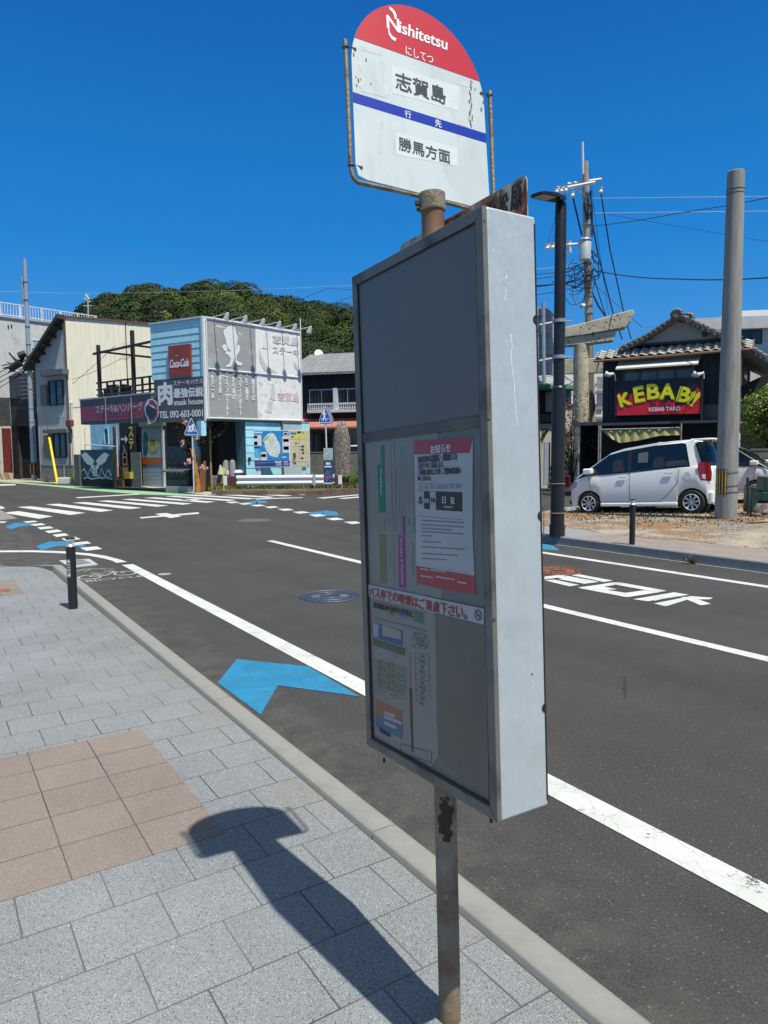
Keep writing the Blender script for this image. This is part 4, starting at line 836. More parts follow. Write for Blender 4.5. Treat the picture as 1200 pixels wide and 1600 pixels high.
LV_Y = leafmat('leaf_yellowgreen', [(.08, .14, .02), (.17, .25, .04), (.28, .36, .07)]); LV_B = leafmat('leaf_brown', [(.09, .06, .02), (.2, .15, .07), (.33, .27, .15)])
GRASS = leafmat('grass_blade', [(.07, .11, .02), (.15, .2, .04), (.3, .28, .12)]); DRY = leafmat('dry_grass', [(.12, .08, .035), (.25, .18, .09), (.38, .3, .17)])
def grass(lab, pts, h, mt, seed, name='grass', wd=.01):
    r = np.random.default_rng(seed); P = np.array(pts, float); n = len(P); hh = h*r.uniform(.4, 1.2, n); a = r.uniform(0, 6.28, n); ln = r.normal(0, .35, (n, 2))*hh[:, None]; w_ = wd*r.uniform(.6, 1.4, n)
    dx = np.stack([np.cos(a)*w_, np.sin(a)*w_, 0*a], 1); tp = P+np.stack([ln[:, 0], ln[:, 1], hh], 1); md = P+np.stack([ln[:, 0]*.35, ln[:, 1]*.35, hh*.55], 1)
    v = np.stack([P-dx, P+dx, md+dx*.8, md-dx*.8, md-dx*.8, md+dx*.8, tp+dx*.15, tp-dx*.15], 1).reshape(-1, 3); o = quadmesh(name, v, mt); o['kind'] = 'stuff'; o['label'] = lab; o['category'] = 'grass'; return o
# ================================================================ LEFT SIDE: RESTAURANT
BLUE = mat('blue_siding', (.38, .72, .82), .6, var=.12, vs=1.5, streak=.2, dirt=(.5, .78, .84), ds=2)
BLUED = mat('blue_siding_back', (.1, .2, .24), .8); GREYSIGN = mat('grey_sign', (.085, .09, .09), .5, var=.12)
TARP = mat('grey_tarpaulin', (.34, .34, .325), .5, var=.08, vs=1.5, dirt=(.42, .42, .4), ds=1.5); TARPW = mat('faded_tarpaulin', (.82, .81, .77), .55, var=.06, vs=3)
SIGNW = mat('sign_white', (.75, .76, .75), .5, var=.04); TGREY = mat('tarp_line_grey', (.55, .55, .53), .6)
P31 = VY(322, 700, 31.5); C0 = Vector((P31.x, P31.y, 0)); FL = Fr(C0, 120); FRR = Fr(C0, 43)
R = thing('restaurant_building', 'light blue boarded steak restaurant with grey hoardings on its upper floor', 'restaurant', C0)
xl = FL.x(242); xr_ = FRR.x(469.5); zt = FL.xz(322, 496)[1]; zb_ = FL.xz(322, 656)[1]
lf = FL.P(xl, 0, 0); rt = FRR.P(xr_, 0, 0); back = lf+(rt-C0)
b = MB(); pl = [(C0.x, C0.y), (rt.x, rt.y), (back.x, back.y), (lf.x, lf.y)]
def inset(pl, d):
    cx = sum(p[0] for p in pl)/4; cy = sum(p[1] for p in pl)/4; return [(cx+(p[0]-cx)*d, cy+(p[1]-cy)*d) for p in pl]
b.flat(inset(pl, .985), zb_, zt-.02); part('upper_wall', b, BLUED, R)
zs1 = FL.xz(322, 588)[1]
b = MB(); b.flat(inset(pl, .5), 0, zb_); part('lower_core', b, mat('core_dark', (.015, .012, .01), .9), R)
planks(FL, xl, 0, zs1+.02, zt, .33, -.01, BLUE, R, th=.035)
b = MB(FL); b.box(xl-.05, .05, -.09, .1, zt, zt+.08); b.box(-.03, .07, -.1, .02, zb_-.05, zt); part('corner_trim', b, mat('trim_pale', (.5, .57, .58), .6), R)
b = MB(FRR); b.box(-.04, xr_+.05, -.08, .1, zt, zt+.08); part('corner_trim', b, mat('trim_pale', (.5, .57, .58), .6), R)
# red drinks sign
r_ = FL.rect(263, 541, 299, 587, -.12); b = MB(FL); b.box(r_[0], r_[1], -.14, -.045, r_[2], r_[3]); ss = part('square_sign', b, mat('sign_faded_red', (.3, .055, .035), .5, var=.2, vs=2, dirt=(.2, .06, .05), ds=3), R, label='square faded red drinks sign with white script')
def px_text(F, s, tl_, br_, mt, par, y, bold=.01, **k):
    a_ = F.xz(*tl_, y); c_ = F.xz(*br_, y); return text(F, s, (a_[0], c_[0], c_[1], a_[1]), mt, par, y=y, bold=bold, th=.004, **k)
Z2 = zz_(4.446, 120, 430)
px_text(FL, 'Coca‑Cola', Z2(645, 590), Z2(778, 632), SIGNW, ss, -.145, .03, italic=.35); px_text(FL, 'Enjoy', Z2(683, 555), Z2(708, 562), SIGNW, ss, -.145, .01)
b = MB(FL)
for pp in [[(640, 640), (665, 632), (700, 622), (740, 622), (778, 600), (745, 630), (700, 632), (665, 642)]]: b.prism([FL.xz(*Z2(*q), -.145) for q in pp], -.147, -.144)
part('swoosh', b, SIGNW, ss)
# grey restaurant sign
r_ = FL.rect(246, 592, 321.5, 656, -.1); za_ = FL.xz(322, 587.5, -.1)[1]; b = MB(FL); b.box(r_[0], .04, -.12, .05, zb_-.04, za_); gs = part('sign_panel', b, GREYSIGN, R)
px_text(FL, '肉', Z2(565, 752), Z2(662, 896), SIGNW, gs, -.127, .045); px_text(FL, 'ステーキハウス', Z2(670, 735), Z2(874, 752), SIGNW, gs, -.127, .01)
px_text(FL, '最強伝説', Z2(672, 790), Z2(876, 840), SIGNW, gs, -.127, .045); px_text(FL, 'steak house', Z2(675, 866), Z2(876, 893), SIGNW, gs, -.127, .025)
px_text(FL, 'TEL 092-603-0001', Z2(572, 948), Z2(876, 980), SIGNW, gs, -.127, .03)
# hoardings on the sunny side, four tarpaulins in a white frame
def tarp(px4, mt, nm, y=-.12):
    pts = [FRR.xz(*q, y) for q in px4]; b = MB(FRR); n_ = 10; rr = random.Random(hash(nm) % 99)
    for j in range(n_+1):
        for i in range(n_+1):
            u, v = i/n_, j/n_; x = (pts[0][0]*(1-u)+pts[1][0]*u)*(1-v)+(pts[3][0]*(1-u)+pts[2][0]*u)*v; z = (pts[0][1]*(1-u)+pts[1][1]*u)*(1-v)+(pts[3][1]*(1-u)+pts[2][1]*u)*v
            b.v.append(tuple(FRR.P(x, y+(rr.uniform(-.012, .012) if 0 < i < n_ and 0 < j < n_ else 0), z)))
    for j in range(n_):
        for i in range(n_): b.f.append((j*(n_+1)+i, j*(n_+1)+i+1, (j+1)*(n_+1)+i+1, (j+1)*(n_+1)+i))
    return part(nm, b, mt, R, smooth=80)
zbr = FRR.xz(322, 652)[1]; b = MB(FRR); b.box(0, xr_, -.09, -.005, zbr-.06, zt-.01); part('hoarding_frame', b, SIGNW, R)
t1 = tarp([Zh(103, 308), Zh(438, 366), Zh(445, 668), Zh(112, 642)], TARP, 'tarpaulin', -.1); t2 = tarp([Zh(112, 655), Zh(447, 690), Zh(457, 992), Zh(120, 985)], TARP, 'tarpaulin', -.1)
t3 = tarp([Zh(441, 366), Zh(750, 402), Zh(756, 706), Zh(447, 672)], TARPW, 'tarpaulin', -.1); t4 = tarp([Zh(450, 688), Zh(757, 714), Zh(763, 1008), Zh(459, 994)], TARPW, 'tarpaulin', -.1)
for s, x, y0, y1 in [('生ビール', 130, 688, 855), ('かき氷', 182, 692, 820), ('フランクフルト', 230, 696, 975), ('からあげ', 277, 700, 862), ('フライドポテト', 322, 705, 975), ('たこ焼き', 368, 708, 865), ('焼きそば', 412, 712, 868)]:
    a_ = FRR.xz(*Zh(x, y0), -.12); c_ = FRR.xz(*Zh(x+26, y1), -.12); vtext(FRR, s, (a_[0], c_[0], c_[1], a_[1]-.03), SIGNW, t2, y=-.12, bold=.04, th=.004); 
    b = MB(FRR); d_ = FRR.xz(*Zh(x+13, y0-14), -.12); b.box(d_[0]-.025, d_[0]+.025, -.122, -.117, d_[1]-.03, d_[1]+.03); part('dot', b, SIGNW, t2)
# plain running figure on the first tarpaulin
for pp in [[(218, 400), (222, 380), (245, 360), (275, 350), (300, 365), (308, 405), (318, 430), (312, 475), (300, 510), (272, 527), (252, 510), (240, 480), (232, 440)], [(262, 530), (300, 512), (318, 480), (334, 490), (332, 525), (312, 560), (308, 585), (272, 582), (252, 556), (232, 545), (235, 530)],
           [(205, 492), (222, 482), (235, 478), (246, 505), (244, 530), (225, 525)], [(270, 575), (296, 582), (282, 608), (276, 632), (250, 640), (236, 634), (244, 622), (262, 612)], [(290, 580), (310, 572), (316, 596), (345, 606), (352, 622), (338, 630), (318, 624), (300, 604)]]:
    arcpoly([Zh(*q) for q in pp], SIGNW, t1, y=-.118, name='figure', F=FRR)
px_text(FRR, '志賀島', Zh(560, 410), Zh(742, 492), mat('ghost_grey', (.66, .64, .61), .6), t3, -.118, .04); px_text(FRR, 'ステーキ', Zh(560, 492), Zh(742, 562), mat('ghost_grey', (.66, .64, .61), .6), t3, -.118, .03)
for pp in [[(468, 500), (480, 560), (520, 630), (605, 688), (560, 690), (500, 655), (470, 600)], [(705, 600), (750, 650), (752, 690), (715, 640)]]: arcpoly([Zh(*q) for q in pp], TGREY, t3, y=-.118, name='painted_shape', F=FRR)
arcpoly([Zh(*q) for q in [(500, 395), (545, 400), (525, 510), (488, 505)]], SIGNW, t3, y=-.119, name='painted_shape', F=FRR)
px_text(FRR, '志賀島', Zh(595, 810), Zh(745, 880), mat('ghost_pink', (.76, .58, .54), .6), t4, -.118, .03)
rs = random.Random(4); b = MB(FRR)
for k in range(170):
    x, y = rs.uniform(455, 755), rs.uniform(695, 1000)
    if rs.random() < (.35 if x > 600 else 0): continue
    a_ = FRR.xz(*Zh(x, y), -.118); l_ = rs.uniform(.03, .16); th_ = rs.uniform(.5, 2.2); dx_, dz_ = l_*math.cos(th_), l_*math.sin(th_); b.prism([(a_[0], a_[1]), (a_[0]+dx_, a_[1]+dz_), (a_[0]+dx_*.9+.02, a_[1]+dz_), (a_[0]+.02, a_[1])], -.119, -.117)
for pp in [[(555, 745), (572, 760), (580, 870), (545, 860)], [(530, 870), (562, 878), (555, 960), (520, 950)]]: b.prism([FRR.xz(*Zh(*q), -.118) for q in pp], -.119, -.117)
part('faded_print', b, mat('ghost_mid', (.62, .62, .6), .6), t4)
b = MB(FRR)
for q0, q1 in [((97, 292), (750, 402)), ((110, 648), (757, 710)), ((118, 990), (764, 1010))]:
    a_ = FRR.xz(*Zh(*q0), -.13); c_ = FRR.xz(*Zh(*q1), -.13); b.tube([(a_[0], -.13, a_[1]), (c_[0], -.13, c_[1])], .03, 6)
for x0, x1 in [(97, 115), (752, 764)]: a_ = FRR.xz(*Zh(x0, 300), -.13); c_ = FRR.xz(*Zh(x1, 1000), -.13); b.tube([(a_[0], -.13, a_[1]), (a_[0]+.01, -.13, c_[1])], .025, 6)
part('hoarding_pipe', b, SIGNW, R)
# floodlights on arms over the hoarding
for (x0, y0), (x1, y1) in [((145, 295), (243, 282)), ((272, 305), (372, 295)), ((395, 332), (492, 322)), ((507, 354), (602, 340)), ((617, 374), (712, 352)), ((720, 392), (818, 372))]:
    a_ = FRR.xz(*Zh(x0, y0), -.05); lo = Vector((a_[0], -.05, zt+.1)); p0 = FRR.M @ lo
    hd = FRR.xz(*Zh(x1, y1), -1.15); h0 = FRR.M @ Vector((a_[0]+.02, -1.15, max(hd[1], zt+.12)))
    b = MB(); b.tube([p0, h0], .022, 6); am = part('lamp_arm', b, SIGNW, R)
    b = MB(); dn = (FRR.I*.5+Vector((0, 0, -.85))).normalized(); b.tube([h0+Vector((0, 0, .03)), h0+dn*.12, h0+dn*.3], [.05, .09, .13], 12); part('floodlight', b, mat('lamp_white', (.6, .6, .58), .4), am, smooth=True)
# ground floor
BLW = mat('blue_wall_lower', (.38, .72, .82), .65, var=.15, vs=1.5, streak=.3); xk = FRR.x(384); xe = FRR.x(486, -.1)
b = MB(FRR); b.box(0.1, xk, 1.3, 1.45, 0, zb_+.1); part('lower_wall', b, mat('core_dark', (.015, .012, .01), .9), R); planks(FRR, .1, xk, .0, zb_, .33, 1.29, BLW, R)
b = MB(FRR); b.box(xk, xe, .02, 3.6, 0, zb_+.05); part('lower_wall', b, BLUED, R); planks(FRR, xk, xe, .0, zb_-.02, .36, .01, BLW, R)
b = MB(FRR); b.box(-.25, .0, -.05, .3, zb_-.7, zb_-.05); part('corner_post', b, BLW, R)
r_ = FRR.rect(440, 660, 470, 745); b = MB(FRR); b.box(r_[0], r_[1], -.1, -.03, 0, r_[3]); part('door', b, mat('door_pale', (.42, .55, .58), .5), R); b = MB(FRR); b.box(r_[0]-.08, r_[0], -.13, -.03, 0, r_[3]+.05); b.box(r_[0]-.08, r_[1], -.14, -.03, r_[3], r_[3]+.1); part('door_frame', b, mat('door_frame', (.15, .14, .13), .6), R)
r_ = FRR.rect(*Zd(962, 140), *Zd(1090, 245), 1.25); b = MB(FRR); b.box(r_[0], r_[1], 1.0, 1.25, r_[2], r_[3]); part('meter_box', b, mat('box_olive', (.2, .19, .13), .6), R)
def wline(pts, F, y, r=.015): 
    q = [F.xz(*p, y) for p in pts]; return [(p[0], y, p[1]) for p in q]
b = MB(FRR)
for pts in [[(690, 215), (720, 190), (960, 190)], [(800, 290), (980, 290), (1005, 240)], [(735, 395), (770, 330)], [(820, 550), (822, 490), (890, 490), (892, 555)], [(920, 580), (925, 440), (965, 400)], [(970, 245), (972, 400), (975, 590)]]: b.tube(wline([Zd(*p) for p in pts], FRR, 1.2), .022, 6)
part('cable', b, BLACK, R)
b = MB(FRR)
for q0, q1 in [((735, 255), (795, 380)), ((950, 450), (990, 500))]: r_ = FRR.rect(*Zd(*q0), *Zd(*q1), 1.2); b.box(r_[0], r_[1], 1.08, 1.2, r_[2], r_[3])
part('gas_meter', b, mat('meter_grey', (.12, .12, .12), .5), R, bevel=.03)
b = MB(FRR); q = [Zd(975, 500), Zd(995, 720)]; b.tube(wline(q, FRR, 1.15), .05, 8); part('downpipe', b, GALV, R)
r_ = FRR.rect(*Zd(1110, 560), *Zd(1135, 605), -.05); b = MB(FRR); b.box(r_[0], r_[1], -.1, -.0, r_[2], r_[3]); part('door_handle', b, BLACK, R)
# dark shop opening on the left side with counter
sx0 = FL.x(254, .6); b = MB(FL); b.box(sx0, -1.2, .9, 1.6, 0, zb_+.02); part('shopfront_recess', b, mat('brown_boards', (.035, .022, .02), .7, var=.4, vs=7), R)
planks(FL, sx0, -1.2, .9, zb_, .16, .89, mat('brown_boards', (.035, .022, .02), .7), R, vert=True, name='boarding')
r_ = FL.rect(*Zd(160, 430), *Zd(400, 645), .8); window(FL, (r_[0], r_[1], r_[2], r_[3]), R, BLACK, glassmat('dark_pane', (.012, .014, .014), .15), nv=2, proud=-.80, fw_=.04) if 0 else None
b = MB(FL); b.box(r_[0], r_[1], .80, .85, r_[2], r_[3]); part('window', b, glassmat('dark_pane', (.02, .024, .024), .15), R)
r_ = FL.rect(*Zd(95, 655), *Zd(400, 735), .0); b = MB(FL); b.add([(r_[0], -.05, r_[2]+.05), (r_[1], -.05, r_[2]+.05), (r_[1], .6, r_[3]), (r_[0], .6, r_[3]), (r_[0], -.05, r_[2]), (r_[1], -.05, r_[2]), (r_[1], .6, r_[3]-.06), (r_[0], .6, r_[3]-.06)], [(0, 1, 2, 3), (7, 6, 5, 4), (0, 4, 5, 1), (1, 5, 6, 2), (2, 6, 7, 3), (3, 7, 4, 0)]); part('counter_roof', b, mat('weathered_board', (.1, .1, .095), .8, var=.3), R)
b = MB(FL); r2 = FL.rect(*Zd(135, 735), *Zd(400, 895), .0); b.box(r2[0], r2[1], .08, .6, 0.3, r2[3]); part('counter', b, mat('dark_counter', (.02, .022, .022), .7, var=.5, vs=12), R)
b = MB(FL); b.box(r2[0]-.02, r2[1]+.4, .02, .6, 0, .29); part('plinth', b, CONC, R)
b = MB(FL); rs = random.Random(2)
for k in range(14):
    x = r2[0]+.1+k*(r2[1]-r2[0]-.2)/14; b.box(x, x+.03, .05, .08, .36, .36+.22)
for k in range(7):
    x = r2[0]+.2+k*(r2[1]-r2[0]-.3)/7; b.box(x, x+.02, .05, .08, .7, .7+rs.uniform(.2, .5)); b.box(x-.06, x+.08, .05, .08, .8+rs.uniform(0, .2), .84+.2)
part('fretwork', b, mat('fret_grey', (.16, .17, .16), .7), R)
# ---- long red sign and deck beside it
C1 = FL.P(xl, 0, 0); FS = Fr(C1, 128)
D = thing('restaurant_annexe', 'low restaurant wing with a long maroon sign, roof deck and white roller shutter', 'restaurant wing', Vector((C1.x, C1.y, 0)))
x0 = FS.x(131); tl_, tr_ = FS.xz(131, 626)[1], FS.xz(243, 615)[1]; bl_, br_ = FS.xz(132, 663)[1], FS.xz(245, 657)[1]; ztop = (tl_+tr_)/2; zbot = (bl_+br_)/2
b = MB(FS); b.box(x0, -.03, -.1, .5, zbot, ztop); sb = part('sign_panel', b, mat('sign_grey_edge', (.12, .12, .12), .6), D)
MAR = mat('sign_maroon', (.33, .05, .085), .45, var=.15, vs=1.2, dirt=(.25, .07, .1), ds=1.5); b = MB(FS); b.box(x0+.1, -.3, -.125, -.1, zbot+.13, ztop-.33); part('sign_face', b, MAR, sb)
b = MB(FS); b.box(x0-.02, 0, -.14, .5, ztop, ztop+.08); part('sign_cap', b, mat('cap_grey', (.35, .36, .36), .5), sb)
px_text(FS, 'ステーキ&ハンバーグ', Zg(178, 868), Zg(860, 930), mat('sign_letter_grey', (.42, .43, .4), .5), sb, -.14, .055)
b = MB(FS); a_ = FS.xz(*Zg(280, 1035), -.14); c_ = FS.xz(*Zg(755, 1010), -.14)
for k in range(30): x = a_[0]+(c_[0]-a_[0])*k/30; b.box(x, x+.1, -.13, -.126, a_[1]+.0, a_[1]+.09)
part('small_print', b, mat('maroon_print', (.2, .07, .09), .5), sb)
for pp, mt in [([(895, 850), (935, 775), (990, 765), (1050, 800), (1085, 900), (1085, 1010), (1040, 1090), (985, 1120), (935, 1140), (930, 1060), (895, 990), (885, 900)], SIGNW), ([(905, 870), (940, 850), (960, 785), (1010, 785), (1060, 850), (1075, 920), (1070, 1010), (1030, 1080), (985, 1105), (955, 1085), (950, 1050), (910, 985), (898, 915)], MAR),
               ([(905, 875), (940, 850), (975, 870), (1000, 890), (1040, 910), (1050, 960), (1030, 1020), (990, 1050), (950, 1045), (912, 980), (900, 920)], mat('emblem_navy', (.03, .035, .06), .4)), ([(940, 850), (1000, 865), (1040, 910), (1010, 900), (975, 878)], SIGNW)]:
    q = FS; i_ = ([SIGNW, MAR].index(mt) if mt in (SIGNW, MAR) else 2); bb = MB(FS); yy = -.15-.006*({0: 0, 1: 1, 2: 2}[i_] if pp[0] != (940, 850) else 3); bb.prism([FS.xz(*Zg(*p), yy) for p in pp], yy-.004, yy); part('emblem', bb, mt, sb)
b = MB(FS)
for x in (318, 690): a_ = FS.xz(*Zg(x, 770), -.2); c_ = FS.xz(*Zg(x+15, 1110), -.2); b.tube([(a_[0], -.2, a_[1]+.1), (a_[0], -.2, c_[1]-.05)], .02, 6)
part('support_pipe', b, GALV, D)
BR = mat('brown_timber', (.04, .028, .022), .7, var=.3, vs=4)
yD = .35; b = MB(FS)
for (xa, ya), (xb_, yb_), w_ in [((197, -10), (226, 745), .075), ((685, -220), (712, 700), .085)]:
    a_ = FS.xz(*Zg(xa, ya), yD); b.box(a_[0]-w_, a_[0]+w_, yD, yD+.14, ztop, a_[1])
part('deck_post', b, BR, D)
def beam(q0, q1, y, w_, mt, nm='deck_beam', par=None, F=FS, Z=Zg):
    a_ = F.xz(*Z(*q0), y); c_ = F.xz(*Z(*q1), y); bb = MB(F); bb.prism([(a_[0], a_[1]-w_), (c_[0], c_[1]-w_), (c_[0], c_[1]+w_), (a_[0], a_[1]+w_)], y, y+.1); return part(nm, bb, mt, par or D)
beam((135, 120), (1035, -75), yD-.11, .05, BR); beam((210, 85), (1030, 175), yD+.15, .05, BR); beam((700, -10), (1040, 35), yD+.26, .05, BR)
zr = FS.xz(*Zg(215, 530), yD)[1]; zr2 = FS.xz(*Zg(1045, 425), yD)[1]; zr = (zr+zr2)/2; xa = FS.x(Zg(210, 0)[0], yD)
b = MB(FS)
for z in (zr, ztop+(zr-ztop)*.62, ztop+(zr-ztop)*.32): b.box(xa, 0, yD+.05, yD+.1, z-.06, z+.02)
part('deck_rail', b, BR, D)
b = MB(FS); n_ = 9
for k in range(n_): x = xa+(0-xa)*(k+.5)/n_; b.box(x-.07, x+.07, yD+.1, yD+.14, ztop, zr-.06)
for k in range(14): x = xa+(0-xa)*rs.random()*.5; b.box(x, x+rs.uniform(.1, .3), yD+.15, yD+.3, ztop+.05, ztop+rs.uniform(.2, .7))
part('deck_balusters', b, BR, D)  # upright deck balusters with random boxes behind, in one mesh
r_ = FS.rect(*Zg(380, 570), *Zg(475, 650), yD+.4); b = MB(FS); b.box(r_[0], r_[1], yD+.3, yD+.6, ztop, r_[3]); part('deck_box', b, mat('deck_green', (.03, .12, .09), .4), D, bevel=.03)
b = MB(FS); b.box(x0, 0, .5, 1.6, ztop-.3, ztop-.05); part('deck_floor', b, BR, D)
r_ = FS.rect(*Zg(970, -10), *Zg(1040, 100), yD); b = MB(FS); b.box(r_[0], r_[1]+.1, yD, yD+.5, r_[2], r_[3]); part('red_awning_end', b, mat('awning_red', (.3, .02, .02), .6), D)
# shopfront below, set back
G0 = G(240, 761); FB = Fr(Vector((G0.x, G0.y, 0)), 128); zc2 = zbot+.5
b = MB(FB); sxl = FB.x(120); b.box(FB.x(186), FB.x(258), .05, .5, 0, zc2); part('shop_wall', b, mat('shop_dark', (.03, .027, .025), .7), D)
b = MB(FB); b.box(FB.x(141), FB.x(186), .05, .5, 0, zc2); part('shop_wall', b, BLW, D)
x0_, x1_ = FB.x(222), FB.x(254.5); zsh = FB.xz(240, 666)[1]; n_ = 44; b = MB(FB)
for k in range(n_):
    z0 = zsh*k/n_; z1_ = zsh*(k+1)/n_; b.add([(x0_, -.02, z0), (x1_, -.02, z0), (x1_, .02, z1_-.008), (x0_, .02, z1_-.008), (x0_, .03, z1_), (x1_, .03, z1_)], [(0, 1, 2, 3), (3, 2, 5, 4)])
sh = part('roller_shutter', b, mat('shutter', (.62, .67, .62), .45, .2, var=.06), D)
r_ = FB.rect(*Zc(945, 560), *Zc(1200, 650), -.03); b = MB(FB); b.box(x0_, x1_, -.035, -.022, r_[2], r_[3]); part('orange_band', b, mat('band_orange', (.5, .13, .02), .5), sh)
arcpoly([Zc(*q) for q in [(995, 545), (998, 510), (975, 490), (985, 470), (965, 440), (982, 420), (960, 390), (980, 365), (962, 335), (982, 310), (968, 280), (985, 255), (985, 225), (1000, 212), (1020, 235), (1015, 260), (1035, 285), (1022, 310), (1040, 340), (1025, 370), (1045, 400), (1025, 425), (1040, 450), (1020, 475), (1028, 495), (1005, 515), (1006, 545)]], mat('painted_leaf', (.01, .1, .07), .5), sh, y=-.03, name='painted_leaf', F=FB)
sun_c = (1105, 390); arcpoly([Zc(sun_c[0]+(78 if k % 2 else 58)*math.cos(k*math.pi/14), sun_c[1]+(118 if k % 2 else 88)*math.sin(k*math.pi/14)) for k in range(28)], mat('painted_sun', (.5, .42, .08), .5), sh, y=-.028, name='painted_sun', F=FB)
b = MB(FB)
for q0, q1 in [((1070, 320), (1082, 390)), ((1098, 322), (1110, 392)), ((1122, 335), (1134, 400)), ((1065, 322), (1140, 332))]: r_ = FB.rect(*Zc(*q0), *Zc(*q1), -.034); b.box(r_[0], r_[1], -.036, -.033, r_[2], r_[3])
part('painted_mark', b, INK, sh)
b = MB(FB); b.box(x1_, x1_+.1, -.06, .1, 0, zsh+.1); part('shutter_guide', b, mat('shutter', (.62, .67, .62), .45), D)
b = MB(FB); b.box(x0_-.1, x1_+.2, -.1, .1, zsh, zc2); part('lintel', b, mat('lintel_green', (.13, .2, .17), .6), D)
q = [Zc(770, 135), Zc(865, 135), Zc(870, 480), Zc(780, 480)]; r_ = FB.rect(*q[0], *q[2], -.1); b = MB(FB); b.box(r_[0], r_[1], -.1, -.0, r_[2], r_[3]); s1 = part('hanging_sign', b, mat('sign_night', (.02, .02, .022), .5), D)
a_ = FB.xz(*Zc(778, 150), -.11); c_ = FB.xz(*Zc(848, 440), -.11); vtext(FB, 'ステ', (a_[0], c_[0], c_[1], a_[1]), mat('letter_yellow', (.65, .6, .1), .5), s1, y=-.108, bold=.05, th=.004)
r_ = FB.rect(*Zc(665, 200), *Zc(768, 690), -.1); b = MB(FB); b.box(r_[0], r_[1], -.1, .0, r_[2], r_[3]); s2 = part('entrance_sign', b, mat('sign_night', (.02, .02, .022), .5), D)
a_ = FB.xz(*Zc(685, 390), -.11); c_ = FB.xz(*Zc(765, 670), -.11); vtext(FB, '入口', (a_[0], c_[0], c_[1], a_[1]), mat('letter_rose', (.5, .38, .36), .5), s2, y=-.108, bold=.03, th=.004)
arcpoly([Zc(*q) for q in [(675, 295), (730, 295), (730, 258), (772, 312), (735, 365), (732, 325), (675, 325)]], SIGNW, s2, y=-.112, name='arrow', F=FB)
# blue wall window, white posts
r_ = FB.rect(*Zc(460, 165), *Zc(525, 380)); window(FB, r_, D, BLW, glassmat('dark_pane', (.012, .014, .014), .15), 1, 1)
b = MB(FB); a_ = FB.xz(*Zc(600, 120), -.6); c_ = FB.xz(*Zc(635, 810), -.6); b.tube([(a_[0]+.1, -.6, zbot), (a_[0]+.1, -.6, max(.1, c_[1]))], .035, 8); a_ = FB.xz(*Zc(195, 380), -.6); c_ = FB.xz(*Zc(605, 410), -.6); b.tube([(a_[0], -.6, a_[1]), (c_[0], -.6, c_[1])], .03, 8); b.tube([(a_[0], -.6, 0), (a_[0], -.6, zbot)], .02, 6); part('support_pipe', b, mat('pipe_white', (.6, .62, .6), .5), D)
a_ = FB.xz(*Zc(575, 200), -.5); b = MB(FB); b.box(a_[0]-.07, a_[0]+.07, -.5, -.36, 0, zbot); part('timber_post', b, mat('rust_timber', (.1, .045, .03), .8), D)
def panelthing(name, lab, cat, F, q0, q1, th, mt, y=0, z0=None, **k):
    r_ = F.rect(*q0, *q1, y); b = MB(F); b.box(r_[0], r_[1], y, y+th, r_[2] if z0 is None else z0, r_[3]); return single(name, b, mt, lab, cat, **k)
# wing mural board
r_ = FB.rect(*Zc(132, 455), *Zc(572, 855), -1.1); o_ = FB.P((r_[0]+r_[1])/2, -1.1, 0); mu = thing('mural_board', 'dark teal board painted with two white wings beside the restaurant', 'painted board', o_); b = MB(FB); b.box(r_[0], r_[1], -1.1, -1.04, r_[2]-.0, r_[3]); part('board', b, mat('mural_teal', (.015, .05, .07), .5, var=.3, vs=2, dirt=(.02, .17, .22), ds=1.6), mu)
b = MB(FB); b.box(r_[0]-.04, r_[1]+.04, -1.03, -.95, 0, r_[3]); part('backing_frame', b, BR, mu)
WG = mat('wing_white', (.55, .6, .58), .6, var=.12, vs=6)
for mir in (0, 1):
    fx = (lambda x: x) if not mir else (lambda x: 660-x)
    for k, pp in enumerate([[(140, 520), (205, 485), (255, 530), (305, 580), (330, 610), (300, 640), (250, 640), (200, 600)], [(165, 560), (240, 620), (300, 630), (290, 665), (235, 650), (190, 610)], [(270, 640), (325, 660), (325, 790), (310, 800), (305, 720), (275, 690)]]):
        arcpoly([Zc(fx(x), y) for x, y in pp], WG, mu, y=-1.103-.002*k, name='painted_wing', F=FB)
b = MB(FB); pk = [(150, 740), (180, 705), (200, 740), (235, 800), (265, 705), (300, 760), (315, 800), (345, 790), (380, 800), (415, 700), (450, 790), (470, 800), (495, 720), (520, 740), (550, 800)]
for i in range(len(pk)-1):
    p, q_ = FB.xz(*Zc(*pk[i]), -1.11), FB.xz(*Zc(*pk[i+1]), -1.11); b.prism([(p[0], p[1]-.035), (q_[0], q_[1]-.035), (q_[0], q_[1]+.02), (p[0], p[1]+.02)], -1.112, -1.109)
pk = [(180, 840), (230, 815), (280, 845), (330, 835), (390, 820), (430, 835), (480, 815), (560, 850)]
for i in range(len(pk)-1):
    p, q_ = FB.xz(*Zc(*pk[i]), -1.11), FB.xz(*Zc(*pk[i+1]), -1.11); b.prism([(p[0], p[1]-.03), (q_[0], q_[1]-.03), (q_[0], q_[1]+.02), (p[0], p[1]+.02)], -1.112, -1.109)
part('painted_peaks', b, WG, mu)
arcpoly([Zc(*q) for q in [(310, 605), (330, 600), (350, 605), (350, 640), (330, 670), (310, 640)]], mat('mural_blue', (.02, .08, .12), .5), mu, y=-1.114, name='painted_heart', F=FB)
panelthing('leaning_board', 'weathered grey plank board leaning beside the shutter', 'board', FB, Zc(800, 485), Zc(950, 935), .05, mat('grey_plank', (.2, .195, .17), .8, var=.2, vs=4), y=-.4, z0=0)
panelthing('crate', 'yellow plastic crate under the entrance sign', 'crate', FB, Zc(715, 752), Zc(800, 845), .35, mat('crate_yellow', (.5, .42, .05), .5), y=-.6, z0=.45)
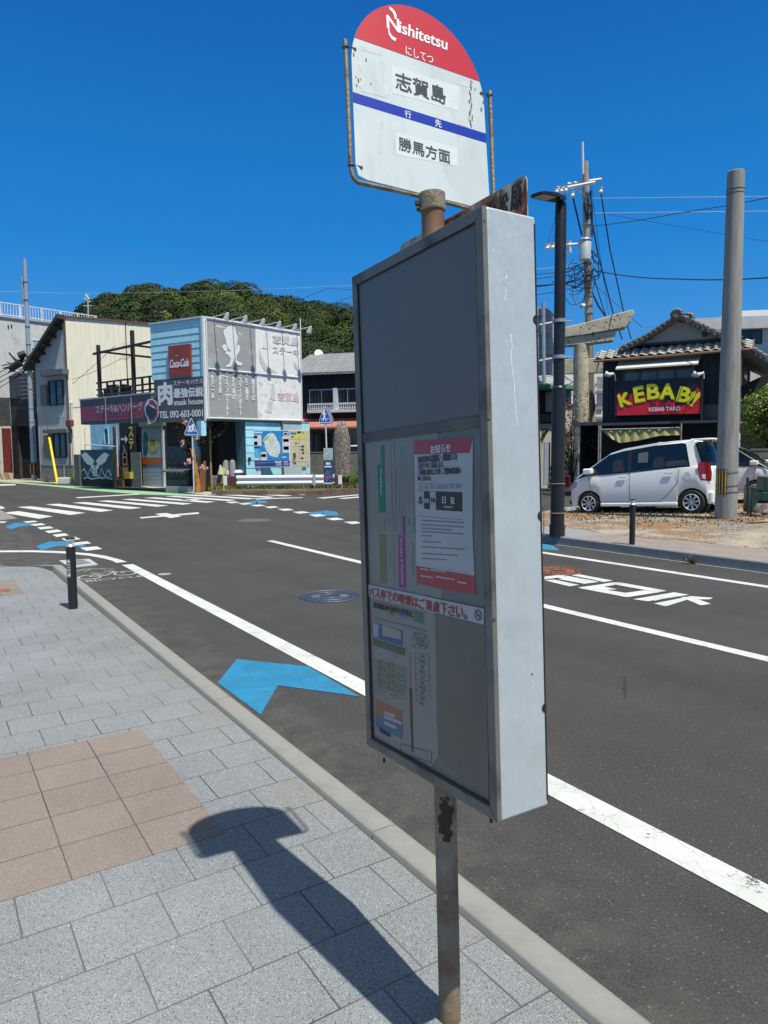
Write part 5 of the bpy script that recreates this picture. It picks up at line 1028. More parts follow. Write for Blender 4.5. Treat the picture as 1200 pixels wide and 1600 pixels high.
panelthing('crate', 'brown crate left of the yellow crate', 'crate', FB, Zc(640, 685), Zc(705, 835), .35, mat('crate_brown', (.12, .07, .05), .6), y=-.6, z0=.35)
panelthing('stone_heap', 'low rough brown stone footing under the crates', 'footing', FB, Zc(590, 850), Zc(700, 945), .5, mat('brown_stone', (.1, .065, .05), .9, var=.4, vs=12, bump=.6), y=-.7, z0=0)
panelthing('block_wall', 'short dark mossy concrete block pillar beside the mural', 'wall', FB, Zc(42, 515), Zc(125, 830), .3, mat('mossy_block', (.1, .11, .095), .9, var=.25, vs=5, bump=.4), y=-1.2, z0=0)
for i, (x, y) in enumerate([(118, 757), (128, 756), (140, 757.5), (150, 757), (160, 758), (168, 759)]):
    gq = G(x, y); bush('weed', 'yellow green weed clump at the foot of the mural, number' if 0 else ['yellowish weed clump leftmost under the mural by the block pillar', 'tall weed clump under the left wing of the mural', 'small weed under the centre of the mural', 'low dark weed just right of the mural centre', 'weed clump under the right wing of the mural', 'small weed beside the stone footing'][i], gq, .38, .25, .2+.1*(i % 3 == 0), 260, .05, LV_G if i % 2 else LV_Y, seed=20+i, cat='weed', clumps=6, group='weeds at the foot of the mural')
# ================================================================ BEIGE HOUSE, GREY BLOCK, DARK TILED BUILDING
P0 = VY(110, 700, 47); P0 = Vector((P0.x, P0.y, 0)); FBL = Fr(P0, 122); FBR = Fr(P0, 60)
B = thing('beige_house', 'beige boarded house with a big blank sunlit side wall and one sloping brown roof', 'house', P0)
xl = FBL.x(61); wr = 8.0; zt = FBR.xz(110, 497)[1]; zt2 = FBR.xz(240, 509)[1]; zl = FBL.xz(61, 566)[1]
lf = FBL.P(xl, 0, 0); rt = FBR.P(wr, 0, 0); bk = lf+FBR.U*wr
BEI = mat('beige_boards', (.86, .79, .60), .7, var=.05, vs=.8, streak=.3, dirt=(.44, .38, .26), ds=.7, dt=(.58, .8)); GRW = mat('grey_boards', (.48, .48, .45), .75, var=.1, vs=1.5, streak=.2)
b = MB(); v = [P0, rt, bk, lf]; n_ = 4; tops = [zt, zt, zl, zl]; b.add([tuple(p) for p in v]+[(p.x, p.y, h) for p, h in zip(v, tops)], [(0, 3, 2, 1), (4, 5, 6, 7), (0, 1, 5, 4), (1, 2, 6, 5), (2, 3, 7, 6), (3, 0, 4, 7)]); part('wall', b, GRW, B)
b = MB(FBR); x = 0.02
while x < wr: b.box(x, x+.295, -.03+.003*(int(x/.3) % 2), .0, 0, zt); x += .3
part('side_cladding', b, BEI, B)
b = MB(FBR); b.box(-.05, wr, -.12, .1, zt, zt+.12); b.box(FBR.x(203)-.03, FBR.x(203)+.03, -.06, 0, 2.6, zt); part('roof_edge', b, mat('rust_trim', (.13, .06, .04), .7), B)
b = MB(FBR); b.box(-.06, .02, -.1, -.0, 0, zt+.15); part('corner_trim', b, mat('rust_trim', (.13, .06, .04), .7), B)
b = MB(FBR); b.box(.12, .24, -.14, -.04, 0, 5.2); part('downpipe', b, mat('pipe_white', (.6, .62, .6), .5), B)
# sloping roof with bargeboard
b = MB(FBL); ov = .45; A1 = (.05, zt+.1); B1 = (xl-.45, zl-.32); b.prism([(A1[0], A1[1]-.22), (A1[0], A1[1]+.06), (B1[0], B1[1]+.1), (B1[0]-.05, B1[1]-.18)], -.6, 6.5); part('roof', b, mat('roof_brown', (.05, .045, .04), .7, var=.2), B)
for k in range(5): f_ = (k+.6)/5.4; x = f_*xl; z = zt+(zl-zt)*f_-.25; b = MB(FBL); b.box(x-.08, x+.08, -.55, 0, z-.2, z-.02); part('purlin_end', b, BR, B)
yw = -.03
def wz(a_, c_, nm, fm, nv=2, curtain=None):
    r_ = FBL.rect(*a_, *c_, 0); return window(FBL, r_, B, fm, glassmat('house_pane', (.06, .075, .075), .1), nv, 1, proud=.1, fw_=.07, curtain=curtain)
wz(Zb(705, -40), Zb(930, 300), 'window', BLACK); wz(Zb(770, 715), Zb(970, 1065), 'window', BLACK)
TANB = mat('storm_shutter', (.24, .2, .15), .6)
for a_, c_ in [(Zb(600, 20), Zb(700, 310)), (Zb(640, 735), Zb(760, 1080))]: r_ = FBL.rect(*a_, *c_, 0); b = MB(FBL); b.box(r_[0], r_[1], -.14, -.01, r_[2], r_[3]); part('shutter_box', b, TANB, B)
for a_, c_ in [(Za(600, 1110), Za(935, 1150)), (Zb(640, 660), Zb(985, 700))]: r_ = FBL.rect(*a_, *c_, -.3); b = MB(FBL); b.box(r_[0], r_[1], -.45, 0, r_[2], r_[3]); part('window_hood', b, mat('hood_grey', (.14, .14, .13), .6), B)
r_ = FBL.rect(*Zb(960, 520), *Zb(1035, 610), -.2); b = MB(FBL); b.box(r_[0], r_[1], -.3, -.02, r_[2], r_[3]); part('vent_hood', b, mat('vent_red', (.2, .05, .04), .6), B, bevel=.04)
r_ = FBL.rect(*Zb(830, 415), *Zb(935, 485), -.02); b = MB(FBL); b.prism([(r_[0], r_[2]+.05), (r_[1]-.1, r_[2]), (r_[1], r_[3]-.05), (r_[0]+.1, r_[3])], -.006, -.0); part('pale_patch', b, mat('patch_pale', (.6, .58, .52), .7), B)
def blockwall(name, lab, F, q0, q1, y, th, mt, rows=5, z0=0):
    r_ = F.rect(*q0, *q1, y); t = thing(name, lab, 'wall', F.P((r_[0]+r_[1])/2, y+th/2, z0)); b = MB(F); b.box(r_[0], r_[1], y+.01, y+th, z0, r_[3]); part('core', b, mat('mortar_dark', (.1, .1, .09), .9), t)
    b = MB(F); h_ = (r_[3]-z0)/rows
    for k in range(rows):
        x = r_[0]-(.2 if k % 2 else 0)
        while x < r_[1]: b.box(max(x, r_[0]), min(x+.385, r_[1]), y, y+.012, z0+h_*k+.006, z0+h_*(k+1)-.006); x += .4
    part('block_face', b, mt, t); b = MB(F); b.box(r_[0]-.02, r_[1]+.02, y-.02, y+th+.02, r_[3], r_[3]+.06); part('coping', b, mt, t); return t
BLK = mat('old_block', (.2, .19, .17), .9, var=.25, vs=3, bump=.4, dirt=(.12, .11, .1), ds=2)
blockwall('block_wall', 'low grey concrete block wall in front of the beige house', FBL, Zb(590, 1180), Zb(1050, 1420), -1.0, .2, BLK, 6)
# planter stone and short posts at the kerb
gq = G(108, 757); b = MB(); b.box(gq.x-.7, gq.x+.7, gq.y, gq.y+.4, 0, .42); single('concrete_kerbstone', b, mat('white_stone', (.55, .54, .5), .8), 'whitish concrete block with two thin pipes beside the block wall', 'concrete block', bevel=.05)
b = MB(); [b.tube([(gq.x+d_, gq.y+.2, .42), (gq.x+d_, gq.y+.2, 1.2)], .03, 6) for d_ in (-.35, .25)]; single('pipe_stub', b, GALV, 'two thin upright pipe stubs set in the whitish block', 'pipe stubs')
# grey block with roof railing
Pg = VY(60, 700, 60); Pg = Vector((Pg.x, Pg.y, 0)); FG = Fr(Pg, 41)
GB = thing('grey_building', 'stained pale grey concrete building with a white roof railing behind the steel pole', 'building', Pg)
zg = FG.xz(60, 503)[1]; xL, xR = FG.x(-60), FG.x(128); GCON = mat('stained_render', (.58, .57, .53), .85, var=.12, vs=.7, streak=.4, bump=.1, dirt=(.25, .24, .22), ds=.6, dt=(.55, .75))
b = MB(FG); b.box(xL, xR+6, 0, 10, 0, zg); part('wall', b, GCON, GB); b = MB(FG); b.box(xL, xR+6, -.12, 10, zg, zg+.12); part('parapet', b, mat('parapet', (.42, .42, .4), .8), GB)
zrl = FG.xz(60, 480)[1]; RW = mat('rail_white', (.66, .68, .68), .5); xrr = FG.x(160); b = MB(FG)
b.box(xL, xrr, .0, .08, zrl-.08, zrl); b.box(xL, xrr, .0, .06, zg+.2, zg+.27); part('handrail', b, RW, GB)
b = MB(FG); x = xL
while x < xrr: b.box(x-.025, x+.025, .02, .05, zg+.25, zrl-.05); x += .22
part('railing_bars', b, RW, GB)
for px_ in (-25, 11, 42, 75, 104, 130, 158): x = FG.x(px_); b = MB(FG); b.box(x-.06, x+.06, -.01, .1, zg+.1, zrl); part('rail_post', b, RW, GB)
r_ = FG.rect(*Za(455, 650), *Za(700, 800)); window(FG, (r_[0], r_[1]+2, r_[2], r_[3]), GB, RW, glassmat('pale_pane', (.3, .36, .38), .2), 3, 1, fw_=.06)
b = MB(FG)
for q in [(108, 440), (155, 430)]: a_ = FG.xz(*Za(*q), -.01); b.box(a_[0], a_[0]+.1, -.03, 0, a_[1]-.3, a_[1])
part('wall_slot', b, BLACK, GB)
# dark tiled building
Pd = VY(19, 700, 55); Pd = Vector((Pd.x, Pd.y, 0)); FD = Fr(Pd, 122); FD2 = Fr(Pd, 221) ; FD3 = Fr(Pd-azv(41)*6, 41)
DB_ = thing('dark_tiled_building', 'dark grey tiled building with a red curtain door and shadowed entrance', 'building', Pd)
def tile_mat():
    m, nt, p, o = newmat('dark_tiles'); a = N(nt); co = a.coord(); sxyz = a.n('SeparateXYZ'); a.l(co, sxyz.inputs[0]); cb = a.n('CombineXYZ'); a.l(a.math('ADD', a.math('MULTIPLY', a.math('ADD', sxyz.outputs[0], sxyz.outputs[1]), .8), 50), cb.inputs[0]); a.l(a.math('ADD', sxyz.outputs[2], 10), cb.inputs[1])
    br = a.n('TexBrick'); br.inputs['Scale'].default_value = 1; br.inputs['Brick Width'].default_value = .3; br.inputs['Row Height'].default_value = .15; br.inputs['Mortar Size'].default_value = .012
    for k_, c_ in (('Color1', .055), ('Color2', .085), ('Mortar', .022)): br.inputs[k_].default_value = (c_, c_*1.02, c_*1.03, 1)
    a.l(cb.outputs[0], br.inputs['Vector']); a.l(br.outputs['Color'], p.inputs['Base Color']); p.inputs['Roughness'].default_value = .45; return m
TILE = tile_mat(); xr2 = FD.x(69); zt1 = FD.xz(*Zb(200, 10))[1]; zt3 = FD.xz(*Zb(300, -140))[1]; zbn = FD.xz(*Zb(200, 600))[1]; zm = FD.xz(*Zb(200, 195))[1]
b = MB(FD); b.box(0, xr2, .02, 5, zbn, zt3); b.box(-.02, xr2*.18, .01, .6, 0, zbn); b.box(0, xr2, 2.2, 5, 0, zbn); part('wall', b, TILE, DB_)
b = MB(FD); b.box(0, xr2, -.06, .02, zm-.1, zm+.02); b.box(0, xr2, -.04, .02, zbn-.06, zbn+.06); part('trim_band', b, mat('band_dark', (.06, .06, .06), .5), DB_)
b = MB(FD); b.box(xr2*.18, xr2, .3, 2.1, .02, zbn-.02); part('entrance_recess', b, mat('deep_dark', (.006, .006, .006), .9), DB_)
b = MB(FD3); x3 = 6; b.box(-2, 6, 0, 3, zbn, zm); b.box(-2, 4.6, .3, 3, 0, zbn); part('wall', b, TILE, DB_)
x4 = [FD3.x(Zb(40, 0)[0], .2), FD3.x(Zb(165, 0)[0], .2)]; b = MB(FD3); n_ = 14
for k in range(n_): b.box(x4[0]+(x4[1]-x4[0])*k/n_, x4[0]+(x4[1]-x4[0])*(k+.85)/n_, .05+.08*(k % 2), .25, .3, zbn-.2)
part('red_curtain', b, mat('curtain_red', (.2, .03, .02), .8, var=.2), DB_)
b = MB(FD3); b.box(-2, 5.9, -.1, .3, 0, .25); b.box(-2, 5.6, -.9, -.1, 0, .5); part('step', b, mat('step_tan', (.5, .4, .26), .8, var=.08), DB_)
b = MB(FD3)
for k in range(12): b.box(-2, 3.6, -.1, -.05, zm+.35+k*.22, zm+.42+k*.22)
b.box(3.4, 3.6, -.12, 0, zm, zm+3.2); part('louvre', b, mat('louvre_brown', (.2, .17, .14), .6), DB_)
b = MB(FD)
for k in range(7): b.box(xr2*.45, xr2*1.25, -.3, -.26, zt3-1.9+k*.3, zt3-1.78+k*.3)
for x in (.45, .7, 1.0, 1.22): b.box(xr2*x, xr2*x+.07, -.26, -.2, zt3-2.2, zt3+.15)
part('roof_louvre', b, mat('louvre_grey', (.17, .17, .17), .6), DB_)
b = MB(); 
b.flat([(G(x, y).x, G(x, y).y) for x, y in [(-60, 742), (30, 742), (60, 748), (90, 752), (95, 757), (47, 754), (-60, 752)]], 0.001, .03); struct('pavement', b, mat('tan_apron', (.42, .36, .26), .85, var=.12))
gqs = [G(x, y) for x, y in [(190, 756), (232, 763), (285, 770), (320, 774), (345, 773), (300, 763), (250, 757), (200, 752)]]; b = MB(); b.flat([(v.x, v.y) for v in gqs], .001, .03); struct('pavement', b, mat('tan_apron', (.42, .36, .26), .85, var=.12))
# ---- steel pole with cables, guard and guy wire
pb = G(53.5, 751); tp = VY(38.3, 405, pb.y); T = thing('steel_pole', 'tall silver steel utility pole in front of the dark tiled building', 'utility pole', pb)
dirp = (tp-pb); b = MB(); b.tube([pb, pb+dirp*.55, tp], [.17, .155, .13], 14); part('pole', b, mat('silver_steel', (.42, .47, .5), .4, .35, var=.15, vs=5), T, smooth=True)
b = MB(); q = VY(34.5, 432, pb.y); q2 = VY(36.5, 472, pb.y); b.tube([q, q2], .09, 8); part('side_pipe', b, GALV, T)
b = MB()
for f_ in (.2, .27, .33, .42, .5, .52, .62, .7, .82, .9): c_ = pb+dirp*f_; b.tube([c_, c_+dirp.normalized()*.05], .19, 14)
part('band', b, GALV, T)
gt = pb+dirp*.035; b = MB(); b.tube([VY(53.4, 741, pb.y), VY(53, 724, pb.y)], .30, 16); gd = part('striped_guard', b, mat('guard_black', (.02, .02, .02), .6), T)
b = MB(); c0 = VY(53.4, 740, pb.y); c1 = VY(53, 725, pb.y)
for k in range(16):
    a_ = 2*math.pi*k/16
    if k % 2: d_ = Vector((math.cos(a_), math.sin(a_), 0))*.31; tn = Vector((-math.sin(a_), math.cos(a_), 0))*.05; b.quad(c0+d_-tn, c0+d_+tn, c1+d_+tn, c1+d_-tn)
part('orange_stripe', b, mat('stripe_orange', (.55, .2, .05), .6), gd)
rs = random.Random(11); b = MB()
for k in range(15):
    s_ = VY(rs.uniform(2, 44), rs.uniform(548, 592), pb.y-rs.uniform(.1, .6)); e_ = VY(rs.uniform(36, 52), rs.uniform(552, 578), pb.y-.3); m_ = s_.lerp(e_, .5)-Vector((0, 0, rs.uniform(.1, .6))); b.tube([s_, m_, e_], rs.uniform(.02, .06), 6)
for k in range(4): s_ = VY(-60, 590+k*12, pb.y+2); e_ = VY(48, 560+k*5, pb.y-.2); b.tube([s_, s_.lerp(e_, .5)-Vector((0, 0, .4)), e_], .025, 5)
for k in range(3): e_ = VY(52+k*1.5, 560+k*4, pb.y-.2); b.tube([e_, VY(56+k*2, 640, pb.y-.2), VY(60+k*2, 700, pb.y-.2)], .03, 5)
part('cable_bundle', b, BLACK, T)
b = MB(); q = VY(22, 574, pb.y-.7); b.tube([VY(16, 577, pb.y-.7), VY(32, 566, pb.y-.7)], .25, 8); b.tube([VY(28, 556, pb.y-.7), VY(40, 552, pb.y-.5)], .22, 8); part('cable_closure', b, BLACK, T)
b = MB(); b.tube([VY(56.5, 722, pb.y), VY(54, 655, pb.y)], .035, 6); part('conduit', b, GALV, T)
g0 = G(90, 757); b = MB(); b.tube([g0, VY(55.5, 565, pb.y-.1)], .014, 5); gw = part('guy_wire', b, BLACK, T); g1 = VY(74, 690, (g0.y*2+pb.y)/3); b = MB(); a_ = Vector(g0); e_ = VY(55.5, 565, pb.y-.1); b.tube([a_, a_.lerp(e_, .345)], .075, 8); part('yellow_guard', b, mat('guard_yellow', (.75, .55, .02), .5), gw)
b = MB(); b.tube([VY(62.5, 634, pb.y-.3), VY(63, 637, pb.y-.3)], .08, 8); b.tube([VY(63, 643, pb.y-.3), VY(63.5, 646, pb.y-.3)], .08, 8); part('insulator', b, SIGNW, T)
# ================================================================ MIDDLE: DARK HOUSE, BOARD, RAIL, SIGNS, STONE
Ph = VY(470, 700, 44); Ph = Vector((Ph.x, Ph.y, 0)); FH = Fr(Ph, 104); H = thing('dark_brown_house', 'two storey dark brown house with grey roof and white balcony behind the standing stone', 'house', Ph)
xa, xb_ = FH.x(452), FH.x(700); ze = FH.xz(*Ze(10, 295))[1]; b = MB(FH); b.box(xa, xb_, 0, 7, 0, ze+.05); part('wall', b, DARKWOOD, H)
planks(FH, xa, xb_, FH.xz(*Ze(10, 830))[1]+.1, ze, .2, -.01, mat('brown_corrugated', (.028, .016, .015), .6), H, vert=True, name='corrugated_cladding', th=.04, gap=.07)
zr = FH.xz(*Ze(150, 95), 3.2)[1]; er = FH.xz(*Ze(10, 295), -.6)[1]; b = MB(FH); hx = FH.x(Ze(120, 0)[0], 3.2)
def rooftile(name, rgb, sc_=(2.2, 3.5)):
    m, nt, p, o = newmat(name); a = N(nt); co = a.coord(); w_ = a.n('TexBrick'); w_.inputs['Scale'].default_value = 1; w_.inputs['Brick Width'].default_value = .3; w_.inputs['Row Height'].default_value = .16; w_.inputs['Mortar Size'].default_value = .018
    sxyz = a.n('SeparateXYZ'); a.l(co, sxyz.inputs[0]); cb = a.n('CombineXYZ'); a.l(a.math('ADD', sxyz.outputs[0], 60), cb.inputs[0]); a.l(a.math('ADD', sxyz.outputs[2], 20), cb.inputs[1]); a.l(cb.outputs[0], w_.inputs['Vector'])
    w_.inputs['Color1'].default_value = (*rgb, 1); w_.inputs['Color2'].default_value = (*(q*.75 for q in rgb), 1); w_.inputs['Mortar'].default_value = (*(q*.35 for q in rgb), 1)
    a.l(a.mix(a.ramp(a.noise(co, 1.2, 5), (.4, .7), (0., .5)), w_.outputs['Color'], tuple(q*.6 for q in rgb)), p.inputs['Base Color']); p.inputs['Roughness'].default_value = .6; a.bump(w_.outputs['Fac'], -.5, .03, p); return m
b.add([(xa-.3, -.6, er), (xb_, -.6, er), (xb_, 3.2, zr), (hx, 3.2, zr), (xa-.3, 7.5, er), (xb_, 7.5, er), (xa-.3, -.6, er-.15), (xb_, -.6, er-.15), (xb_, 3.2, zr-.2), (hx, 3.2, zr-.2)], [(0, 1, 2, 3), (0, 3, 4), (3, 2, 5, 4), (0, 6, 7, 1), (6, 9, 8, 7)])
part('roof', b, rooftile('roof_grey_tiles', (.3, .31, .31)), H)
r_ = FH.rect(*Ze(95, 480), *Ze(590, 640)); r2 = FH.rect(*Ze(395, 480), *Ze(700, 640)); window(FH, (r_[0], FH.x(Ze(370, 0)[0]), r_[2]-.2, r_[3]), H, RW, glassmat('house_pane2', (.08, .09, .1), .08), 2); window(FH, (FH.x(Ze(400, 0)[0]), FH.x(Ze(640, 0)[0]), r_[2]-.2, r_[3]), H, RW, glassmat('house_pane2', (.08, .09, .1), .08), 2)
q = FH.rect(*Ze(80, 632), *Ze(600, 712), -.4); b = MB(FH); b.box(q[0], xb_, -.55, -.48, q[3]-.1, q[3]); b.box(q[0], xb_, -.6, -.02, q[2]-.05, q[2]+.1); b.box(q[0], q[0]+.07, -.55, -.02, q[3]-.1, q[3])
bal = part('balcony', b, RW, H); b = MB(FH); x = q[0]
while x < xb_: b.box(x, x+.05, -.54, -.5, q[2]+.1, q[3]-.1); x += .14
part('baluster', b, RW, bal)
b = MB(FH); x = FH.x(Ze(385, 0)[0], -.4); b.box(x-.1, x+.1, -.56, -.02, q[2]+.1, r_[3]); part('balcony_post', b, RW, bal)
q = FH.rect(*Ze(15, 832), *Ze(600, 878), -.8); b = MB(FH); b.add([(xa, -1.1, q[2]), (xb_, -1.1, q[2]), (xb_, 0, q[3]+.25), (xa, 0, q[3]+.25), (xa, -1.1, q[2]-.1), (xb_, -1.1, q[2]-.1), (xb_, 0, q[3]), (xa, 0, q[3])], [(0, 1, 2, 3), (0, 4, 5, 1), (4, 7, 6, 5)]); part('porch_roof', b, mat('roof_salmon', (.42, .17, .12), .6, var=.15), H)
b = MB(FH); b.box(xa, xb_, -.06, -.01, 0, FH.xz(*Ze(10, 880))[1]); part('plaster_wall', b, mat('plaster_grey', (.2, .2, .18), .85), H)
OR = mat('orange_wood', (.16, .055, .025), .6); q = FH.rect(*Ze(138, 935), *Ze(352, 1160), -.07); b = MB(FH)
for k in range(4): x = q[0]+(q[1]-q[0])*k/3; b.box(x-.07, x+.07, -.14, -.06, q[2], q[3])
b.box(q[0], q[1], -.14, -.06, q[3]-.1, q[3]); part('door_frame', b, OR, H); b = MB(FH); b.box(q[0], q[1], -.09, -.06, q[2], q[3]-.1); part('sliding_door', b, glassmat('door_pane', (.03, .03, .03), .1), H)
FF = Fr(Vector((0, 32.6, 0)), 90)
def ff(y): return Fr(Vector((0, y, 0)), 90)
F37 = ff(37); blockwall('block_wall', 'low weathered concrete wall behind the standing stone', F37, (478, 708), (640, 760), 0, .2, mat('wall_weathered', (.17, .16, .14), .9, var=.25, vs=2, streak=.4), 3)
# map board
F33 = ff(33.4); mo = F33.P(F33.x(438), 0, 0); MP = thing('map_board', 'blue and yellow island map board on white posts behind the guard rail', 'map board', mo)
b = MB(F33); r_ = F33.rect(391.8, 672.3, 484.4, 729.5); b.box(r_[0], r_[1], 0, .06, r_[2], r_[3]); bd_ = part('board', b, SIGNW, MP)
def mpart(nm, q0, q1, c, y=-.004, k=None):
    r_ = F33.rect(*Zm(*q0), *Zm(*q1)); b = MB(F33); b.box(r_[0], r_[1], y-.002, y+.002, r_[2], r_[3]); return part(nm, b, mat('map_%.2f_%.2f_%.2f' % c, c, .5), bd_)
MBL = (.01, .27, .6); MNV = (.015, .05, .27)
mpart('map_sea', (48, 102), (745, 648), MBL); mpart('caption_band', (52, 662), (755, 762), MNV); mpart('route_panel', (760, 98), (1125, 758), (.68, .6, .38)); mpart('route_panel', (752, 96), (1060, 250), (.72, .66, .15), -.009)
F_ = F33; arcpoly([Zm(*q) for q in [(255, 270), (275, 225), (300, 200), (330, 165), (380, 145), (430, 140), (470, 165), (500, 220), (515, 270), (550, 310), (570, 370), (575, 430), (565, 500), (590, 545), (545, 560), (520, 595), (480, 590), (430, 580), (380, 560), (340, 510), (310, 455), (290, 400), (280, 330)]], mat('map_island', (.75, .78, .72), .5), bd_, y=-.008, name='map_island', F=F33)
arcpoly([Zm(*q) for q in [(258, 275), (300, 215), (345, 190), (360, 220), (320, 270), (275, 290)]], mat('map_grass', (.35, .55, .12), .5), bd_, y=-.011, name='map_park', F=F33)
for q0, q1, c in [((55, 180), (225, 380), (.72, .72, .7)), ((62, 190), (145, 240), (.1, .4, .5)), ((62, 300), (150, 370), (.6, .2, .05)), ((55, 400), (190, 425), MNV), ((60, 430), (188, 600), (.1, .45, .7)), ((60, 605), (188, 648), (.65, .7, .7)), ((205, 495), (325, 650), (.7, .7, .68)), ((215, 535), (310, 590), (.08, .12, .12)), ((615, 200), (742, 510), (.72, .72, .7)), ((632, 250), (735, 305), (.1, .5, .5)), ((638, 390), (735, 455), (.06, .08, .1)), ((632, 125), (715, 190), (.8, .75, .7)), ((645, 140), (705, 175), (.5, .15, .06)),
                  ((470, 672), (600, 695), (.7, .72, .7)), ((640, 672), (720, 690), (.7, .72, .7)), ((490, 705), (605, 750), (.3, .36, .5)), ((640, 705), (735, 745), (.3, .36, .5)), ((75, 690), (450, 700), (.2, .25, .45)), ((75, 715), (300, 722), (.2, .25, .45)), ((60, 118), (240, 145), (.7, .75, .78)), ((762, 125), (875, 165), (.1, .2, .45)), ((890, 108), (970, 145), (.05, .05, .06)), ((995, 115), (1025, 145), (.2, .22, .28)), ((785, 195), (830, 225), (.08, .1, .1)),
                  ((925, 190), (938, 640), (.2, .2, .2)), ((790, 380), (1050, 386), (.72, .68, .55)), ((815, 515), (870, 600), (.12, .08, .05)), ((805, 610), (862, 655), (.5, .14, .04)), ((820, 680), (870, 720), (.12, .14, .08)), ((970, 370), (1020, 405), (.08, .08, .08)), ((965, 430), (1020, 470), (.1, .1, .08)), ((980, 495), (1028, 530), (.1, .1, .1)), ((965, 590), (1010, 625), (.1, .1, .1)), ((850, 310), (900, 345), (.3, .28, .2)), ((1062, 100), (1070, 660), (.72, .7, .6)), ((760, 660), (1125, 668), (.7, .7, .65)), ((545, 530), (600, 545), (.5, .05, .05)), ((610, 580), (690, 605), (.6, .75, .8)), ((1085, 670), (1122, 740), (.5, .6, .6))]:
    mpart('map_panel', q0, q1, c, -.013)
rs = random.Random(6); b = MB(F33)
for k in range(60):
    a_ = rs.uniform(0, 6.28); rr = rs.uniform(0, 1)**.5; x, y = 430+120*rr*math.cos(a_), 370+200*rr*math.sin(a_); q = F33.xz(*Zm(x, y)); s_ = rs.uniform(.008, .022); b.box(q[0]-s_, q[0]+s_, -.013, -.01, q[1]-s_*.6, q[1]+s_*.6)
part('map_mark', b, mat('map_mark', (.35, .4, .4), .6), bd_)
b = MB(F33)
for k in range(40):
    a_ = rs.uniform(0, 6.28); x, y = 430+165*math.cos(a_)*rs.uniform(.95, 1.15), 370+245*math.sin(a_)*rs.uniform(.9, 1.05); q = F33.xz(*Zm(max(250, x), y)); s_ = rs.uniform(.01, .025); b.box(q[0]-s_*1.6, q[0]+s_*1.6, -.0125, -.01, q[1]-s_*.4, q[1]+s_*.4)
part('map_print', b, mat('map_print', (.55, .75, .82), .6), bd_)
b = MB(F33)
for x in (403.5, 474): xx = F33.x(x); b.box(xx-.09, xx+.09, .06, .2, 0, r_[3]-.1)
part('post', b, SIGNW, MP)
# guard rail
F32 = ff(32.3); GR = thing('guard_rail', 'white corrugated guard rail with rust brown end plates in front of the map board', 'guard rail', F32.P(F32.x(440), 0, 0))
r_ = F32.rect(369, 743, 523, 757.6); z0, z1_ = r_[2], r_[3]; hh = z1_-z0; b = MB(F32); prof = [(0, z1_), (-.05, z1_-.02), (-.08, z1_-hh*.25), (-.05, z1_-hh*.4), (.0, z1_-hh*.5), (-.05, z1_-hh*.6), (-.08, z1_-hh*.78), (-.05, z0+.02), (0, z0)]
xs_ = [r_[0], F32.x(491), r_[1]]; n_ = len(prof); v = [(x, p[0], p[1]) for x in xs_ for p in prof]; b.add(v, [(i*n_+k, i*n_+k+1, (i+1)*n_+k+1, (i+1)*n_+k) for i in range(2) for k in range(n_-1)]); rl = part('rail', b, mat('rail_paint', (.72, .74, .76), .4, var=.04), GR)
xx = F32.x(489); b = MB(F32); b.box(xx-.02, xx+.1, -.095, -.085, z0, z1_); part('rail_joint', b, mat('joint_grey', (.4, .42, .44), .5), rl)
RBN = mat('end_brown', (.12, .025, .02), .6, var=.3, vs=9)
for a_, c_ in [((355.5, 744.5), (370.5, 758)), ((520.5, 743), (528.5, 756.5))]: q = F32.rect(*a_, *c_); b = MB(F32); b.box(q[0], q[1], -.07, -.02, q[2], q[3]); part('end_plate', b, RBN, GR)
for a_, c_ in [((349.5, 744), (355.5, 758.5)), ((528.5, 742.5), (534.5, 756.5))]: q = F32.rect(*a_, *c_); b = MB(F32); b.box(q[0], q[1], -.06, .08, q[2], q[3]); part('post_cap', b, SIGNW, GR)
b = MB(F32)
for x in (351.5, 362.5, 428, 474.5, 522.5, 531.5): xx = F32.x(x); b.box(xx-.05, xx+.05, 0.0, .1, 0, z0+.05)
part('post', b, mat('post_pale', (.5, .5, .48), .6), GR)
b = MB(F32); b.box(F32.x(335), F32.x(556), .15, .22, .28, .38); part('lower_rail', b, RBN, GR)
# planting bed: kerb of upright bricks, soil and grass
bk_ = [(330, 773.3), (420, 773.5), (505, 772.5), (560, 770)]; bg = [G(*q) for q in bk_]; b = MB(); rs = random.Random(3)
bed = thing('brick_kerb', 'kerb of small upright brown bricks round the weedy bed under the guard rail', 'brick kerb', bg[1])
for i in range(3):
    a_, c_ = bg[i], bg[i+1]; L_ = (c_-a_).length; n_ = int(L_/.1); u = (c_-a_).normalized(); nn_ = Vector((-u.y, u.x, 0))
    for k in range(n_):
        p = a_+u*(L_*(k+.5)/n_); h_ = .2+rs.uniform(-.015, .015); M_ = Matrix.Translation(p) @ Matrix(((u.x, nn_.x, 0, 0), (u.y, nn_.y, 0, 0), (0, 0, 1, 0), (0, 0, 0, 1))); b.box(-.04, .04, 0, .1, 0, h_, M_)
o = part('bricks', b, mat('kerb_brick', (.2, .14, .1), .85, var=.4, vs=3), bed); o['kind'] = 'stuff'
b = MB(); b.flat([(bg[0].x, bg[0].y+.1), (bg[1].x, bg[1].y+.1), (bg[2].x, bg[2].y+.1), (bg[3].x, bg[3].y+.1), (bg[3].x+3, 36.9), (-8.2, 36.5)], .0, .13); struct('planting_bed', b, mat('bed_soil', (.13, .11, .06), .95, var=.3, vs=4))
